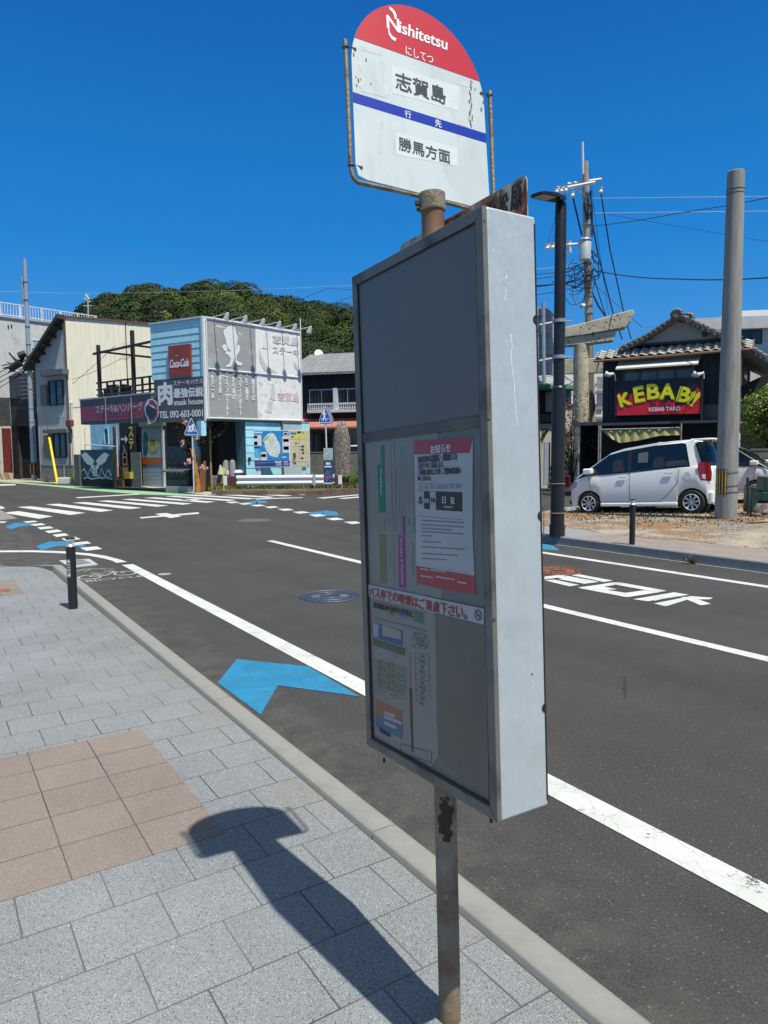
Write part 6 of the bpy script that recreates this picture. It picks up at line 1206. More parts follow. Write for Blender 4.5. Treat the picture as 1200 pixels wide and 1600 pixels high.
pts = [(rng.uniform(-8.0, -.6), rng.uniform(31.9, 36.4)) for _ in range(7000)]; grass('short weedy grass in the bed round the guard rail and standing stone', [(x, y, .12) for x, y in pts if y > 32.0+.03*(x+4)], .2, GRASS, 5, wd=.018)
pts = [(rng.uniform(-3.6, -.5), rng.uniform(34.3, 36.6)) for _ in range(2500)]; grass('taller green grass at the foot of the standing stone', [(x, y, .12) for x, y in pts], .55, leafmat('grass_green', [(.06, .12, .02), (.12, .22, .04), (.22, .32, .08)]), 6, wd=.02)
# standing stone
def rock(name, lab, F, rows, depth, mt, seed=1, cat='stone'):
    b = MB(F); r = random.Random(seed); n_ = 18
    for (xl_, xr_, y) in rows:
        a_ = F.xz(xl_, y); c_ = F.xz(xr_, y); cx, rx, z = (a_[0]+c_[0])/2, (c_[0]-a_[0])/2, a_[1]
        for k in range(n_): t = 2*math.pi*k/n_; q = 1+r.uniform(-.06, .06); b.v.append(tuple(F.P(cx+rx*q*math.copysign(abs(math.cos(t))**.75, math.cos(t)), depth*q*math.copysign(abs(math.sin(t))**.75, math.sin(t))*min(1, rx/.3), z)))
    m_ = len(rows); b.f = [(i*n_+k, i*n_+(k+1) % n_, (i+1)*n_+(k+1) % n_, (i+1)*n_+k) for i in range(m_-1) for k in range(n_)]+[tuple(range(n_)), tuple(range((m_-1)*n_, m_*n_))]
    return single(name, b, mt, lab, cat, smooth=50)
STN = mat('mottled_stone', (.15, .125, .105), .9, var=.5, vs=9, bump=.9, bs=14, dirt=(.36, .32, .27), ds=11, dt=(.5, .6))
rock('standing_stone', 'tall rough mottled standing stone behind the blue notice sign', ff(34.6), [(520.5, 547, 744), (520.3, 547, 715), (520.5, 547, 700), (521, 546.5, 688), (522.5, 545.5, 676), (525, 543, 668), (528, 540, 661), (530.5, 536.5, 657.8)], .3, STN, 4)
# pedestrian crossing signs
SB = mat('sign_blue', (.015, .09, .42), .4, var=.05)
def crossing(lab, base, Fz, tri, fig, y2, bent=False):
    t = thing('crossing_sign', lab, 'road sign', base); b = MB(Fz); a_ = Fz.xz(*tri[0]); bx = Fz.xz(*base2); zz__ = a_[1]
    pth = [(bx[0], .05, 0), (bx[0], .05, .0)] if 0 else [(bx[0]+(.0 if not bent else -.12), .05, 0), (bx[0], .05, .15 if bent else .02), (a_[0]+.02, .05, a_[1]-.1)]
    b.tube(pth, .033, 10); part('pole', b, mat('pole_white', (.6, .62, .63), .45), t, smooth=True)
    def trim_(s_): cx = sum(p[0] for p in tri)/len(tri); cy = sum(p[1] for p in tri)/len(tri); return [(cx+(x-cx)*s_, cy+(y-cy)*s_) for x, y in tri]
    b = MB(Fz); b.prism([Fz.xz(*q) for q in trim_(1.0)], .0, .02); pn = part('sign_plate', b, SIGNW, t)
    b = MB(Fz); b.prism([Fz.xz(*q) for q in trim_(.93)], -.004, -.001); part('blue_field', b, SB, pn)
    for pp in fig: b = MB(Fz); b.prism([Fz.xz(*q) for q in pp], -.008, -.005); part('figure', b, SIGNW, pn)
    b = MB(Fz); cx = sum(p[0] for p in tri)/len(tri); b.prism([Fz.xz(x+y2, y-.6) for x, y in tri], .09, .11); part('rear_plate', b, GALV, t)
    return t
base2 = (301.5, 700); g1_ = G(303, 771.5); F1 = Fr(Vector((g1_.x, g1_.y, 0)), 92); base2 = (300.5, 690)
def fz(l, Z): return [[Z(*p) for p in q] for q in l]
crossing('blue school crossing sign with two white figures beside the leaning orange post', g1_, F1, [Zd(437, 100), Zd(447, 105), Zd(522, 285), Zd(515, 315), Zd(372, 303), Zd(365, 280)],
         fz([[(452, 168), (470, 168), (475, 185), (468, 200), (482, 245), (478, 262), (462, 235), (452, 262), (440, 262), (448, 215), (440, 200)], [(418, 188), (435, 186), (438, 205), (432, 220), (440, 265), (428, 265), (424, 240), (412, 268), (404, 262), (414, 225), (405, 215)], [(392, 243), (412, 240), (410, 252), (392, 252)], [(488, 246), (500, 246), (500, 258), (488, 258)], [(375, 283), (512, 292), (512, 298), (375, 290)]], Zd), -2.2, True)
g2_ = G(512.5, 771); F2 = Fr(Vector((g2_.x, g2_.y, 0)), 90); base2 = (511.5, 700)
cs_ = crossing('blue crossing sign with one white walking figure above the navy notice', g2_, F2, [Ze(257, 658), Ze(268, 665), Ze(325, 800), Ze(318, 855), Ze(205, 855), Ze(200, 810)],
         fz([[(252, 690), (265, 690), (266, 708), (258, 712), (272, 745), (280, 760), (262, 745), (266, 780), (284, 820), (272, 820), (256, 785), (245, 822), (234, 815), (248, 775), (246, 735), (236, 755), (230, 748), (246, 712)], [(222, 793), (236, 790), (234, 805), (222, 805)], [(288, 788), (302, 788), (302, 800), (288, 800)], [(210, 835), (315, 832), (315, 838), (210, 842)]], Ze), 4.0)
nb_ = F2.rect(*Ze(247, 1255), *Ze(350, 1500), -.03); NAV = mat('notice_navy', (.015, .05, .17), .45)
ns = thing('notice_sign', 'navy notice board with white and red lettering strapped to the crossing sign pole', 'notice board', F2.P((nb_[0]+nb_[1])/2, -.05, nb_[2])); b = MB(F2); b.box(nb_[0], nb_[1], -.07, -.05, nb_[2], nb_[3]); npn = part('panel', b, NAV, ns)
nt2 = F2.rect(*Ze(247, 1115), *Ze(350, 1240), -.03); b = MB(F2); b.box(nt2[0], nt2[1], -.08, -.055, nt2[2], nt2[3]); part('map_plate', b, mat('map_plate', (.36, .45, .42), .5, var=.4, vs=12), ns)
rs = random.Random(2)
for q0, q1, mt in [((272, 1270), (296, 1295), SIGNW), ((298, 1270), (322, 1295), SIGNW), ((258, 1308), (336, 1323), SIGNW), ((250, 1490), (350, 1500), SIGNW), ((258, 1392), (300, 1402), REDINK), ((258, 1432), (300, 1448), REDINK)]:
    r_ = F2.rect(*Ze(*q0), *Ze(*q1), -.07); b = MB(F2); b.box(r_[0], r_[1], -.075, -.071, r_[2], r_[3]); part('print', b, mt, npn)
b = MB(F2)
for k in range(34): x, y = rs.uniform(254, 322), rs.choice([1345, 1352, 1362, 1374, 1386, 1398, 1412, 1424, 1440, 1452, 1470]); q = F2.xz(*Ze(x, y), -.07); w_ = rs.uniform(.01, .05); b.box(q[0], q[0]+w_, -.074, -.071, q[1]-.012, q[1]+.012)
part('small_print', b, mat('print_blue', (.35, .45, .6), .6), npn)
# timber posts near the orange stump
# orange painted post with creeper
FO = ff(31.7); og = G(314, 771); OT = thing('orange_post', 'leaning orange painted twisted timber post beside the school crossing sign', 'post', og)
OM = mat('orange_paint', (.5, .2, .03), .7, var=.25, vs=5, dirt=(.14, .06, .02), ds=6, dt=(.52, .6)); b = MB(FO)
b.prism([FO.xz(*Zd(*q)) for q in [(385, 455), (430, 465), (455, 600), (485, 800), (495, 975), (545, 965), (535, 860), (515, 740), (510, 640), (525, 610), (520, 560), (508, 560), (500, 600), (485, 480), (465, 455), (440, 480), (425, 455)]], 0, .2); part('post', b, OM, OT, bevel=.02)
b = MB(FO); b.prism([FO.xz(*Zd(*q)) for q in [(530, 960), (530, 700), (575, 600), (590, 620), (585, 940)]], .22, .4); part('rear_slab', b, mat('orange_brown', (.2, .09, .03), .8, var=.3), OT)
bush('climbing_shrub', 'thin brown leaved shrub with pink flowers climbing over the orange post', G(318, 768), 1.2, .7, 1.5, 2600, .085, LV_B, trunk=1.0, seed=31, clumps=20, aspect=.35)
fl_ = [Zd(355, 150), Zd(340, 395), Zd(430, 590), Zd(405, 640), Zd(560, 680), Zd(610, 695), Zd(515, 330)]; v = np.concatenate([leaves(np.array([VY(x, y, 31.0) for _ in range(8)])+rng.normal(0, .06, (8, 3)), np.array([[0, -1, 0]]*8), .07, .5, i) for i, (x, y) in enumerate(fl_)])
quadmesh('blossom', v, mat('petal_pink', (.6, .3, .28), .6), bpy.data.objects['climbing_shrub'])
# dark board, stump stones, gas bottles, sacks
FQ = Fr(C0, 43)
r_ = F33.rect(*Zd(600, 225), *Zd(722, 770)); b = MB(F33); b.box(r_[0], r_[1], -.9, -.8, .0, r_[3]); db = single('dark_screen_board', b, mat('screen_dark', (.018, .012, .01), .8), 'tall near black board with a pale edge beside the blue wall', 'board')
b = MB(F33); b.box(r_[1], r_[1]+.05, -.92, -.78, .0, r_[3]); single('timber_strip', b, mat('pale_timber', (.35, .26, .14), .7), 'pale upright timber strip on the edge of the dark board', 'timber')
for i, (q0, q1, lab) in enumerate([((582, 775), (702, 935), 'rough grey concrete stump left of the guard rail end'), ((712, 775), (815, 885), 'square grey concrete stump against the guard rail end')]):
    F_ = ff(32.6+.3*i); r_ = F_.rect(*Zd(*q0), *Zd(*q1)); b = MB(F_); b.box(r_[0], r_[1], 0, .45, 0, r_[3]); single('concrete_stump', b, mat('stump_grey', (.2, .19, .15), .9, var=.3, vs=5, bump=.5), lab, 'concrete block', bevel=.04)
for i, (x0_, x1_) in enumerate([(735, 802), (805, 882), (885, 962)]):
    F_ = ff(33.1); a_ = F_.xz(*Zd(x0_, 590)); c_ = F_.xz(*Zd(x1_, 770)); cx = (a_[0]+c_[0])/2; rr = (c_[0]-a_[0])/2*.98; o_ = F_.P(cx, 0, 0); t = thing('gas_cylinder', ['leftmost grey gas cylinder against the blue wall', 'middle grey gas cylinder of the three', 'rightmost grey gas cylinder next to the downpipe'][i], 'gas cylinder', o_, 'grey gas cylinders against the blue wall')
    b = MB(F_); z = a_[1]; b.tube([(cx, 0, .15), (cx, 0, z-.12), (cx, 0, z-.04), (cx, 0, z)], [rr, rr, rr*.8, rr*.4], 16); part('bottle', b, mat('gas_grey', (.26, .27, .27), .45, var=.06), t, smooth=True)
    b = MB(F_); b.tube([(cx, 0, z), (cx, 0, z+.08)], .06, 8); part('valve', b, BLACK, t)
F_ = ff(32.75); b = MB(F_); b.prism([F_.xz(*Zd(*q)) for q in [(745, 770), (775, 640), (805, 770)]], 0, .3); single('white_sack', b, mat('sack', (.62, .62, .58), .8), 'pointed white sack in front of the gas cylinders', 'sack', bevel=.05)
b = MB(F_); b.prism([F_.xz(*Zd(*q)) for q in [(835, 770), (850, 715), (870, 705), (880, 770)]], .0, .2); single('white_sack', b, mat('sack', (.62, .62, .58), .8), 'small white sack right of the yellow flag', 'sack', bevel=.04)
q = F_.rect(*Zd(882, 710), *Zd(1030, 770)); b = MB(F_); b.tube([((q[0]+q[1])/2, .5, q[2]), ((q[0]+q[1])/2, .5, (q[2]+q[3])/2), ((q[0]+q[1])/2, .5, q[3])], [(q[1]-q[0])/2*.8, (q[1]-q[0])/2, (q[1]-q[0])/2*.6], 20); single('white_tub', b, mat('tub', (.6, .62, .62), .5), 'upturned white tub beside the guard rail', 'tub', smooth=40)
b = MB(F_); a_ = F_.xz(*Zd(825, 955), -1.3); b.tube([(a_[0], -1.3, 0), (a_[0]-.02, -1.3, 1.2)], .015, 6); b.prism([(a_[0]-.12, 1.15), (a_[0]+.1, 1.1), (a_[0]+.06, .9), (a_[0]+.0, .88), (a_[0]-.02, 1.0)], -1.31, -1.29); single('marker_flag', b, mat('flag_yellow', (.7, .75, .05), .6), 'small yellow marker flag on a thin stick by the guard rail end', 'flag')
# ================================================================ RIGHT SIDE
# ---- street lamp with road signs seen from behind
lb = G(870.5, 837.5, .15); lt = VY(876.5, 312, lb.y); L = thing('street_lamp', 'tall black street lamp with a flat angled lamp head over the road', 'street lamp', lb)
LB = mat('lamp_black', (.017, .017, .018), .38, var=.2); dl = lt-lb; b = MB(); b.tube([lb, lb+dl*.035], .14, 20); b.tube([lb+dl*.03, lb+dl*.45], [.125, .12], 20); part('pole', b, LB, L, smooth=True)
b = MB(); b.tube([lb+dl*.45, lb+dl*.455, lb+dl*.985, lb+dl*.99], [.12, .098, .098, .09], 20); part('upper_pole', b, LB, L, smooth=True)
b = MB(); b.tube([lb+dl*.98, VY(876, 306, lb.y)], .045, 12); part('neck', b, LB, L, smooth=True)
h0 = VY(881, 311, lb.y); h1 = VY(837, 303, lb.y-.5); hd = h1-h0; hu = Vector((0, 0, 1)); hw = hd.cross(hu).normalized(); hn = hw.cross(hd).normalized()
def hp(a_, w_, n_): return h0+hd*a_+hw*w_+hn*n_
b = MB(); sec = [(0.0, .05, .03, .03), (.08, .09, .05, .05), (.3, .1, .06, .05), (.42, .15, .055, .03), (.9, .15, .035, .02), (1.0, .11, .015, .012)]
for a_, w_, up, dn in sec: b.v += [tuple(hp(a_, -w_, -dn)), tuple(hp(a_, w_, -dn)), tuple(hp(a_, w_, up*.4)), tuple(hp(a_, w_*.6, up)), tuple(hp(a_, -w_*.6, up)), tuple(hp(a_, -w_, up*.4))]
b.f = [(i*6+k, i*6+(k+1) % 6, (i+1)*6+(k+1) % 6, (i+1)*6+k) for i in range(5) for k in range(6)]+[tuple(range(6)), tuple(range(30, 36))]; hdp = part('lamp_head', b, LB, L, smooth=40)
b = MB(); b.add([hp(.46, -.11, -.034), hp(.46, .11, -.034), hp(.92, .11, -.024), hp(.92, -.11, -.024)], [(0, 1, 2, 3)]); part('lens_panel', b, mat('led_lens', (.35, .35, .33), .3), hdp)
def lampat(y): f_ = (y-lb_y)/(312-lb_y); return lb+dl*f_
lb_y = 837.5
for y in (497, 553): c_ = lampat(y); b = MB(); b.tube([c_-Vector((0, 0, .03)), c_+Vector((0, 0, .03))], .115, 18); b.tube([c_, c_+Vector((-.34, .05, -.06))], .022, 8); b.tube([c_, c_+Vector((.22, 0, 0))], .014, 6); part('clamp', b, GALV, L)
# signs seen from the back, on their own short tube
st_ = thing('road_sign_back', 'grey backs of one round and two square road signs clamped to the lamp', 'road sign', VY(850, 590, lb.y+.1))
FSn = Fr(Vector((lb.x, lb.y+.12, 0)), 62)
c_ = VY(851.5, 507, lb.y+.1); nrm = azv(-25)
b = MB(); p0 = VY(849, 472, lb.y+.05); p1 = VY(850, 600, lb.y+.05); b.tube([p1, p0], .035, 12); part('tube', b, GALV, st_, smooth=True)
b = MB(); b.disc(c_+nrm*.05, nrm, .30, .012, 40); part('round_plate', b, mat('plate_back', (.38, .42, .46), .45, .3, var=.1), st_)
b = MB(); b.torus(c_+nrm*.05, nrm, .297, .008, 40, 5); part('plate_rim', b, GALV, st_)
b = MB()
for dz in (.17, -.17): b.box(-.2, .2, -.012, .01, -.015, .015, Matrix.Translation(c_+nrm*.04+Vector((0, 0, dz))) @ Matrix(((azv(65).x, nrm.x, 0, 0), (azv(65).y, nrm.y, 0, 0), (0, 0, 1, 0), (0, 0, 0, 1))))
part('bracket', b, GALV, st_)
RMx = Matrix(((azv(65).x, nrm.x, 0, 0), (azv(65).y, nrm.y, 0, 0), (0, 0, 1, 0), (0, 0, 0, 1)))
for y0, y1 in ((524, 551), (555, 584)): z0, z1_ = VY(850, y1, lb.y).z, VY(850, y0, lb.y).z; b = MB(); b.box(-.24, .24, .04, .05, z0, z1_, Matrix.Translation(Vector((c_.x, c_.y, 0))) @ RMx); part('square_plate', b, mat('plate_back', (.38, .42, .46), .45), st_)
# thin placard strapped to the lamp's foot
b = MB(); pz0, pz1 = VY(856, 758, lb.y).z, VY(856, 691, lb.y).z; q = Matrix.Translation(Vector((lb.x-.19, lb.y-.02, 0))) @ Matrix(((azv(40).x, azv(-50).x, 0, 0), (azv(40).y, azv(-50).y, 0, 0), (0, 0, 1, 0), (0, 0, 0, 1)))
b.box(-.12, .1, 0, .02, pz0, pz1, q); pcd = single('strapped_placard', b, mat('placard_grey', (.3, .32, .35), .5), 'thin grey placard tied edge on to the street lamp pole', 'placard'); 
b = MB()
for y in (753, 800): c_ = lampat(y); b.torus(c_, (0, 0, 1), .13, .008, 24, 5)
b.tube([lampat(753)+Vector((-.13, -.02, 0)), Vector((lb.x-.26, lb.y-.06, lampat(753).z+.02))], .008, 5); single('twine', b, mat('twine', (.3, .2, .12), .9), 'brown twine tied round the street lamp pole', 'twine')
b = MB(); q = VY(848.5, 842, lb.y-.1); b.tube([Vector((lb.x-.26, lb.y-.08, .15)), Vector((lb.x-.26, lb.y-.08, .62))], .012, 6); single('thin_stake', b, mat('stake', (.4, .2, .1), .8), 'thin brown stake under the strapped placard', 'stake')
# ---- parked cars
def wheel(b_t, b_r, c, ax, R_):
    """tyre and rim appended; ax = outward axle direction"""
    ax = Vector(ax); prof = [(.0, R_*.66), (.0, R_*.93), (-.03, R_), (-.13, R_), (-.16, R_*.93), (-.16, R_*.6)]; b_t.tube([c+ax*p[0] for p in prof], [p[1] for p in prof], 32, cap=False)
    rr = R_*.665; up = Vector((0, 0, 1)); sd = ax.cross(up)
    b_r.torus(c+ax*.002, ax, rr*.97, rr*.05, 32, 6); b_r.disc(c-ax*.05, ax, rr*.22, .045, 16)
    for k in range(8):
        a_ = 2*math.pi*(k+.25)/8; d = up*math.cos(a_)+sd*math.sin(a_); t_ = up*-math.sin(a_)+sd*math.cos(a_)
        b_r.add([c+d*rr*.15+t_*rr*.07-ax*.02, c+d*rr*.15-t_*rr*.07-ax*.02, c+d*rr*.95-t_*rr*.15-ax*.008, c+d*rr*.95+t_*rr*.15-ax*.008, c+d*rr*.15+t_*rr*.07-ax*.06, c+d*rr*.15-t_*rr*.07-ax*.06, c+d*rr*.95-t_*rr*.15-ax*.06, c+d*rr*.95+t_*rr*.15-ax*.06], [(0, 1, 2, 3), (0, 4, 5, 1), (1, 5, 6, 2), (2, 6, 7, 3), (3, 7, 4, 0)])
def car(name, lab, fw_, az, pitch, paintmat, near_left=True, group=None, S_=1.0):
    """small tall hatchback. local x forward, y to its left; fw_ = ground point under the near front wheel"""
    fx = azv(az); M0 = Matrix.Identity(4); up = Vector((0, 0, 1)); fx = (fx*math.cos(pitch)+up*math.sin(pitch)).normalized(); ly = up.cross(fx).normalized(); uz = fx.cross(ly).normalized()
    for i in range(3): M0[i][0] = fx[i]; M0[i][1] = ly[i]; M0[i][2] = uz[i]; M0[i][3] = fw_[i]
    sgn = 1 if near_left else -1; M_ = M0 @ Matrix.Diagonal((S_, S_, S_, 1)) @ Matrix.Translation((0, -sgn*.70, 0)); t = thing(name, lab, 'car', M_ @ Vector((-1.2, 0, 0)), group)
    HW = .735; WB_ = 2.40; R_ = .27; R_a = .315; Lf, Lr = .60, -WB_-.42
    # body side stations along x: (x, z_low, z_belt, z_roof or None)
    def zbelt(x): return float(np.interp(x, [-2.82, -2.7, -1.9, -.9, -.15, .1, .35, .52, .60], [1.0, 1.08, 1.06, 1.0, .965, .93, .86, .74, .55]))
    def zlow(x):
        z = .20
        for cx in (0, -WB_):
            d = abs(x-cx)
            if d < R_a: z = max(z, .27+math.sqrt(R_a**2-d*d))
        return z
    def hwid(x): return float(np.interp(x, [-2.82, -2.74, -2.55, -2.0, .1, .38, .52, .60], [.55, .66, .725, HW, HW, .69, .60, .42]))
    xs_ = sorted(set([round(v, 3) for v in np.concatenate([np.linspace(Lr, Lf, 30), np.linspace(-R_a, R_a, 15), np.linspace(-R_a, R_a, 15)-WB_, [-.315, .315, -WB_-.315, -WB_+.315]])])); b = MB(M_); n_ = 11
    for x in xs_:
        zl, zb, hw_ = zlow(x), zbelt(x), hwid(x); zl = min(zl, zb-.06)
        if x > .45: zl = max(zl, .2+(x-.45)*.3)
        ring_ = []
        for f_, wz in ((0, .97), (.12, 1.0), (.45, 1.015), (.8, 1.0), (.96, .965)): ring_.append((x, hw_*wz, zl+(zb-zl)*f_))
        ring_.append((x, hw_*.88, zb+.0)); mid = (x, 0, zb+.035)
        row = ring_+[mid]+[(p[0], -p[1], p[2]) for p in ring_[::-1]]; n_ = len(row); b.v += [tuple(M_ @ Vector(p)) for p in row]
    m_ = len(xs_); b.f = [(i*n_+k, i*n_+k+1, (i+1)*n_+k+1, (i+1)*n_+k) for i in range(m_-1) for k in range(n_-1)]+[tuple(range(n_)), tuple(range((m_-1)*n_, m_*n_))]+[(i*n_, (i+1)*n_, (i+1)*n_+n_-1, i*n_+n_-1) for i in range(m_-1)]
    body = part('body', b, paintmat, t, smooth=32)
    # cabin: pillars and roof shell from belt to roof
    A = [(.22, .90), (-.52, 1.50), (-.75, 1.585), (-1.6, 1.655), (-2.4, 1.65), (-2.62, 1.61), (-2.78, 1.08), (-1.9, 1.06), (-.9, 1.0), (-.15, .955)]
    def hy(z, x): return (HW-.015)-(z-1.0)*.17-(max(0, -2.3-x)*.22)
    b = MB(M_); up_ = [(.30, .88), (.0, 1.07), (-.30, 1.31), (-.62, 1.46), (-.92, 1.545), (-1.4, 1.605), (-1.9, 1.64), (-2.4, 1.65), (-2.62, 1.62), (-2.68, 1.52), (-2.73, 1.3), (-2.80, 1.05)]
    for x, z in up_:
        h_ = max(.3, hy(z, x)); zz0 = zbelt(x)-.03 if z > zbelt(x)+.02 else z-.01
        b.v += [tuple(M_ @ Vector(p)) for p in ((x, h_, z-.025), (x, h_*.93, z), (x, h_*.5, z+.022), (x, 0, z+.03), (x, -h_*.5, z+.022), (x, -h_*.93, z), (x, -h_, z-.025))]
    b.f = [(i*7+k, (i+1)*7+k, (i+1)*7+k+1, i*7+k+1) for i in range(3, 8) for k in range(6)]; part('roof', b, paintmat, t, smooth=50)
    b = MB(M_); b.v = [tuple(M_ @ Vector(p)) for x, z in up_ for p in ((x, max(.3, hy(z, x)), z-.025), (x, max(.3, hy(z, x))*.93, z), (x, 0, z+.03), (x, -max(.3, hy(z, x))*.93, z), (x, -max(.3, hy(z, x)), z-.025))]
    b.f = [(i*5+k, (i+1)*5+k, (i+1)*5+k+1, i*5+k+1) for i in range(0, 3) for k in range(1, 3)]; part('windscreen', b, CGL, t, smooth=50)
    b = MB(M_); zq_ = [(-2.64, 1.58, .60), (-2.70, 1.42, .635), (-2.76, 1.22, .655), (-2.79, 1.1, .66)]
    for x, z, h_ in zq_: b.v += [tuple(M_ @ Vector(p)) for p in ((x+.17, h_+.012, z), (x+.03, h_-.05, z), (x-.02, 0, z), (x+.03, -h_+.05, z), (x+.17, -h_-.012, z))]
    b.f = [(i*5+k, (i+1)*5+k, (i+1)*5+k+1, i*5+k+1) for i in range(3) for k in range(4)]; part('rear_window', b, CGL, t, smooth=60)
    b = MB(M_); b.box(-2.78, -2.36, -.5, .5, 1.635, 1.675); b.add([(-2.36, -.55, 1.64), (-2.36, .55, 1.64), (-2.84, .5, 1.625), (-2.84, -.5, 1.625), (-2.36, -.55, 1.68), (-2.36, .55, 1.68), (-2.84, .5, 1.655), (-2.84, -.5, 1.655)], [(0, 1, 2, 3), (4, 7, 6, 5), (0, 4, 5, 1), (1, 5, 6, 2), (2, 6, 7, 3), (3, 7, 4, 0)]); part('roof_spoiler', b, paintmat, t, bevel=.012)
    for sg in (1, -1):
        def sp(x, z, o=0.): return (x, sg*(hy(z, x)+o), z)
        # glass area between belt and roof; pillars laid over it
        gl_ = [(.20, .925), (-.52, 1.415), (-.85, 1.49), (-1.6, 1.575), (-2.2, 1.60), (-2.30, 1.56), (-2.38, 1.13), (-2.38, 1.07), (-1.9, 1.065), (-.9, 1.005), (-.15, .965)]
        b = MB(M_); b.add([sp(x, z, .001) for x, z in gl_], [tuple(range(len(gl_)))]); b.add([sp(x, z, -.04) for x, z in [(.1, .98), (-.55, 1.40), (-2.2, 1.56), (-2.3, 1.1)]], [(0, 1, 2, 3)]); sgl = part('side_glass', b, CGL, t)
        b = MB(M_)
        for pa in [[(.32, .885), (-.58, 1.465), (-.90, 1.55), (-.86, 1.492), (-.52, 1.417), (.22, .925)], [(-.90, 1.55), (-1.6, 1.63), (-2.45, 1.645), (-2.3, 1.60), (-1.6, 1.577), (-.86, 1.492)], [(-2.2, 1.60), (-2.5, 1.62), (-2.66, 1.05), (-2.38, 1.05), (-2.37, 1.13), (-2.29, 1.57)]]:
            n2 = len(pa); b.add([sp(x, z, .008) for x, z in pa]+[sp(x, z, -.03) for x, z in pa], [tuple(range(n2))]+[(k, (k+1) % n2, (k+1) % n2+n2, k+n2) for k in range(n2)])
        part('pillar', b, paintmat, t)
        for pa in [[(-.98, 1.565), (-1.07, 1.57), (-1.07, 1.01), (-.98, 1.005)], [(-1.83, 1.58), (-1.85, 1.58), (-1.85, 1.06), (-1.83, 1.06)]]:
            b = MB(M_); b.add([sp(x, z, .005) for x, z in pa], [(0, 1, 2, 3)]); part('window_divider', b, BLACK, t)
        for nm_, pa, mt_ in (('seat_back', [(-.62, 1.0), (-.62, 1.22), (-.72, 1.3), (-.86, 1.3), (-.9, 1.02)], 'seat_grey'), ('seat_back', [(-1.55, 1.05), (-1.58, 1.25), (-1.68, 1.32), (-1.8, 1.3), (-1.84, 1.08)], 'seat_grey'), ('papers', [(-1.22, 1.2), (-1.22, 1.42), (-1.45, 1.44), (-1.45, 1.2)], 'papers_pale'), ('blind', [(-1.86, 1.08), (-1.86, 1.2), (-2.3, 1.22), (-2.34, 1.1)], 'blind_grey')):
            b = MB(M_); b.add([sp(x, z, .003) for x, z in pa], [tuple(range(len(pa)))]); part(nm_, b, mat(nm_+'_mat', {'seat_grey': (.035, .035, .035), 'papers_pale': (.14, .15, .15), 'blind_grey': (.05, .053, .055)}[mt_], .3), sgl)
        b = MB(M_)   # shut lines and door handles
        def line(pts, w_=.006):
            for (xa_, za_), (xb2, zb2) in zip(pts, pts[1:]):
                dx_, dz_ = xb2-xa_, zb2-za_; l_ = math.hypot(dx_, dz_); nx_, nz_ = -dz_/l_*w_, dx_/l_*w_; f = lambda x, z: (x, sg*(hwid(x)*1.017+.002), z)
                b.add([f(xa_-nx_, za_-nz_), f(xb2-nx_, zb2-nz_), f(xb2+nx_, zb2+nz_), f(xa_+nx_, za_+nz_)], [(0, 1, 2, 3)])
        line([(-.02, .93), (-.06, .6), (-.16, .30), (-1.02, .30), (-1.03, .98)]); line([(-1.03, .30), (-1.72, .30), (-1.95, .52), (-2.12, .72), (-2.15, 1.02)]); part('shut_line', b, mat('shut_line', (.12, .13, .14), .6), t)
        for hx, hz in ((-.86, .88), (-1.92, .93)):
            b = MB(M_); b.box(hx-.10, hx+.10, sg*(HW*1.01), sg*(HW*1.01+.018), hz-.012, hz+.016); part('door_handle', b, mat('handle_chrome', (.7, .71, .72), .2, .7), t, bevel=.01)
        b = MB(M_); b.box(-.16, .06, sg*(HW-.02), sg*(HW+.17), .98, 1.12); part('door_mirror', b, paintmat, t, bevel=.035)
        b = MB(M_); b.box(-2.10, -.30, sg*(HW*.93), sg*(HW*1.025), .19, .27); part('side_skirt', b, paintmat, t, bevel=.02)
        b = MB(M_); q = [(-2.48, 1.14), (-2.47, 1.05), (-2.52, .73), (-2.70, .66), (-2.70, 1.13)]
        def rl_(x, z, o): return (x, sg*(hwid(x)*1.01+o), z)
        b.add([rl_(-2.56, 1.14, .006), rl_(-2.55, .98, .008), rl_(-2.60, .76, .008), (-2.80, sg*.635, .72), (-2.815, sg*.62, .9), (-2.79, sg*.64, 1.14), rl_(-2.68, 1.15, .006), rl_(-2.70, .74, .006)], [(0, 1, 2, 7, 6), (6, 7, 3, 4, 5)]); tlp = part('tail_lamp', b, mat('lamp_red', (.27, .008, .012), .12, coat=.5), t)
        b = MB(M_); b.add([rl_(-2.63, .88, .012), rl_(-2.64, .79, .012), rl_(-2.70, .77, .012), rl_(-2.70, .88, .012)], [(0, 1, 2, 3)]); part('reversing_lamp', b, mat('lamp_clear', (.7, .7, .7), .1), tlp)
        b = MB(M_); b.add([(.40, sg*.70, .80), (.30, sg*.722, .84), (.30, sg*.725, .70), (.45, sg*.665, .60), (.56, sg*.53, .60), (.56, sg*.50, .70)], [(0, 1, 2, 3), (0, 3, 4, 5)]); part('headlight', b, mat('headlamp', (.5, .53, .56), .08, .3, coat=1.), t)
        for cx in (0, -WB_):
            c_ = M_ @ Vector((cx, sg*.74, R_)); ax = (M_.to_3x3() @ Vector((0, sg, 0))).normalized(); bt, brr = MB(), MB(); wheel(bt, brr, c_, ax, R_*S_)
            wt = part('wheel', bt, mat('tyre', (.018, .018, .018), .8), t, smooth=40); part('rim', brr, mat('alloy', (.62, .63, .63), .35, .25), wt)
            bd = MB(); bd.disc(c_-ax*.16, ax, R_*S_*.66, .04, 24); part('brake_disc', bd, mat('rim_dark', (.02, .02, .02), .6), wt)
            b = MB(); b.tube([c_-ax*.33, c_-ax*.20], R_a*1.02*S_, 28); part('wheel_well', b, BLACK, t)
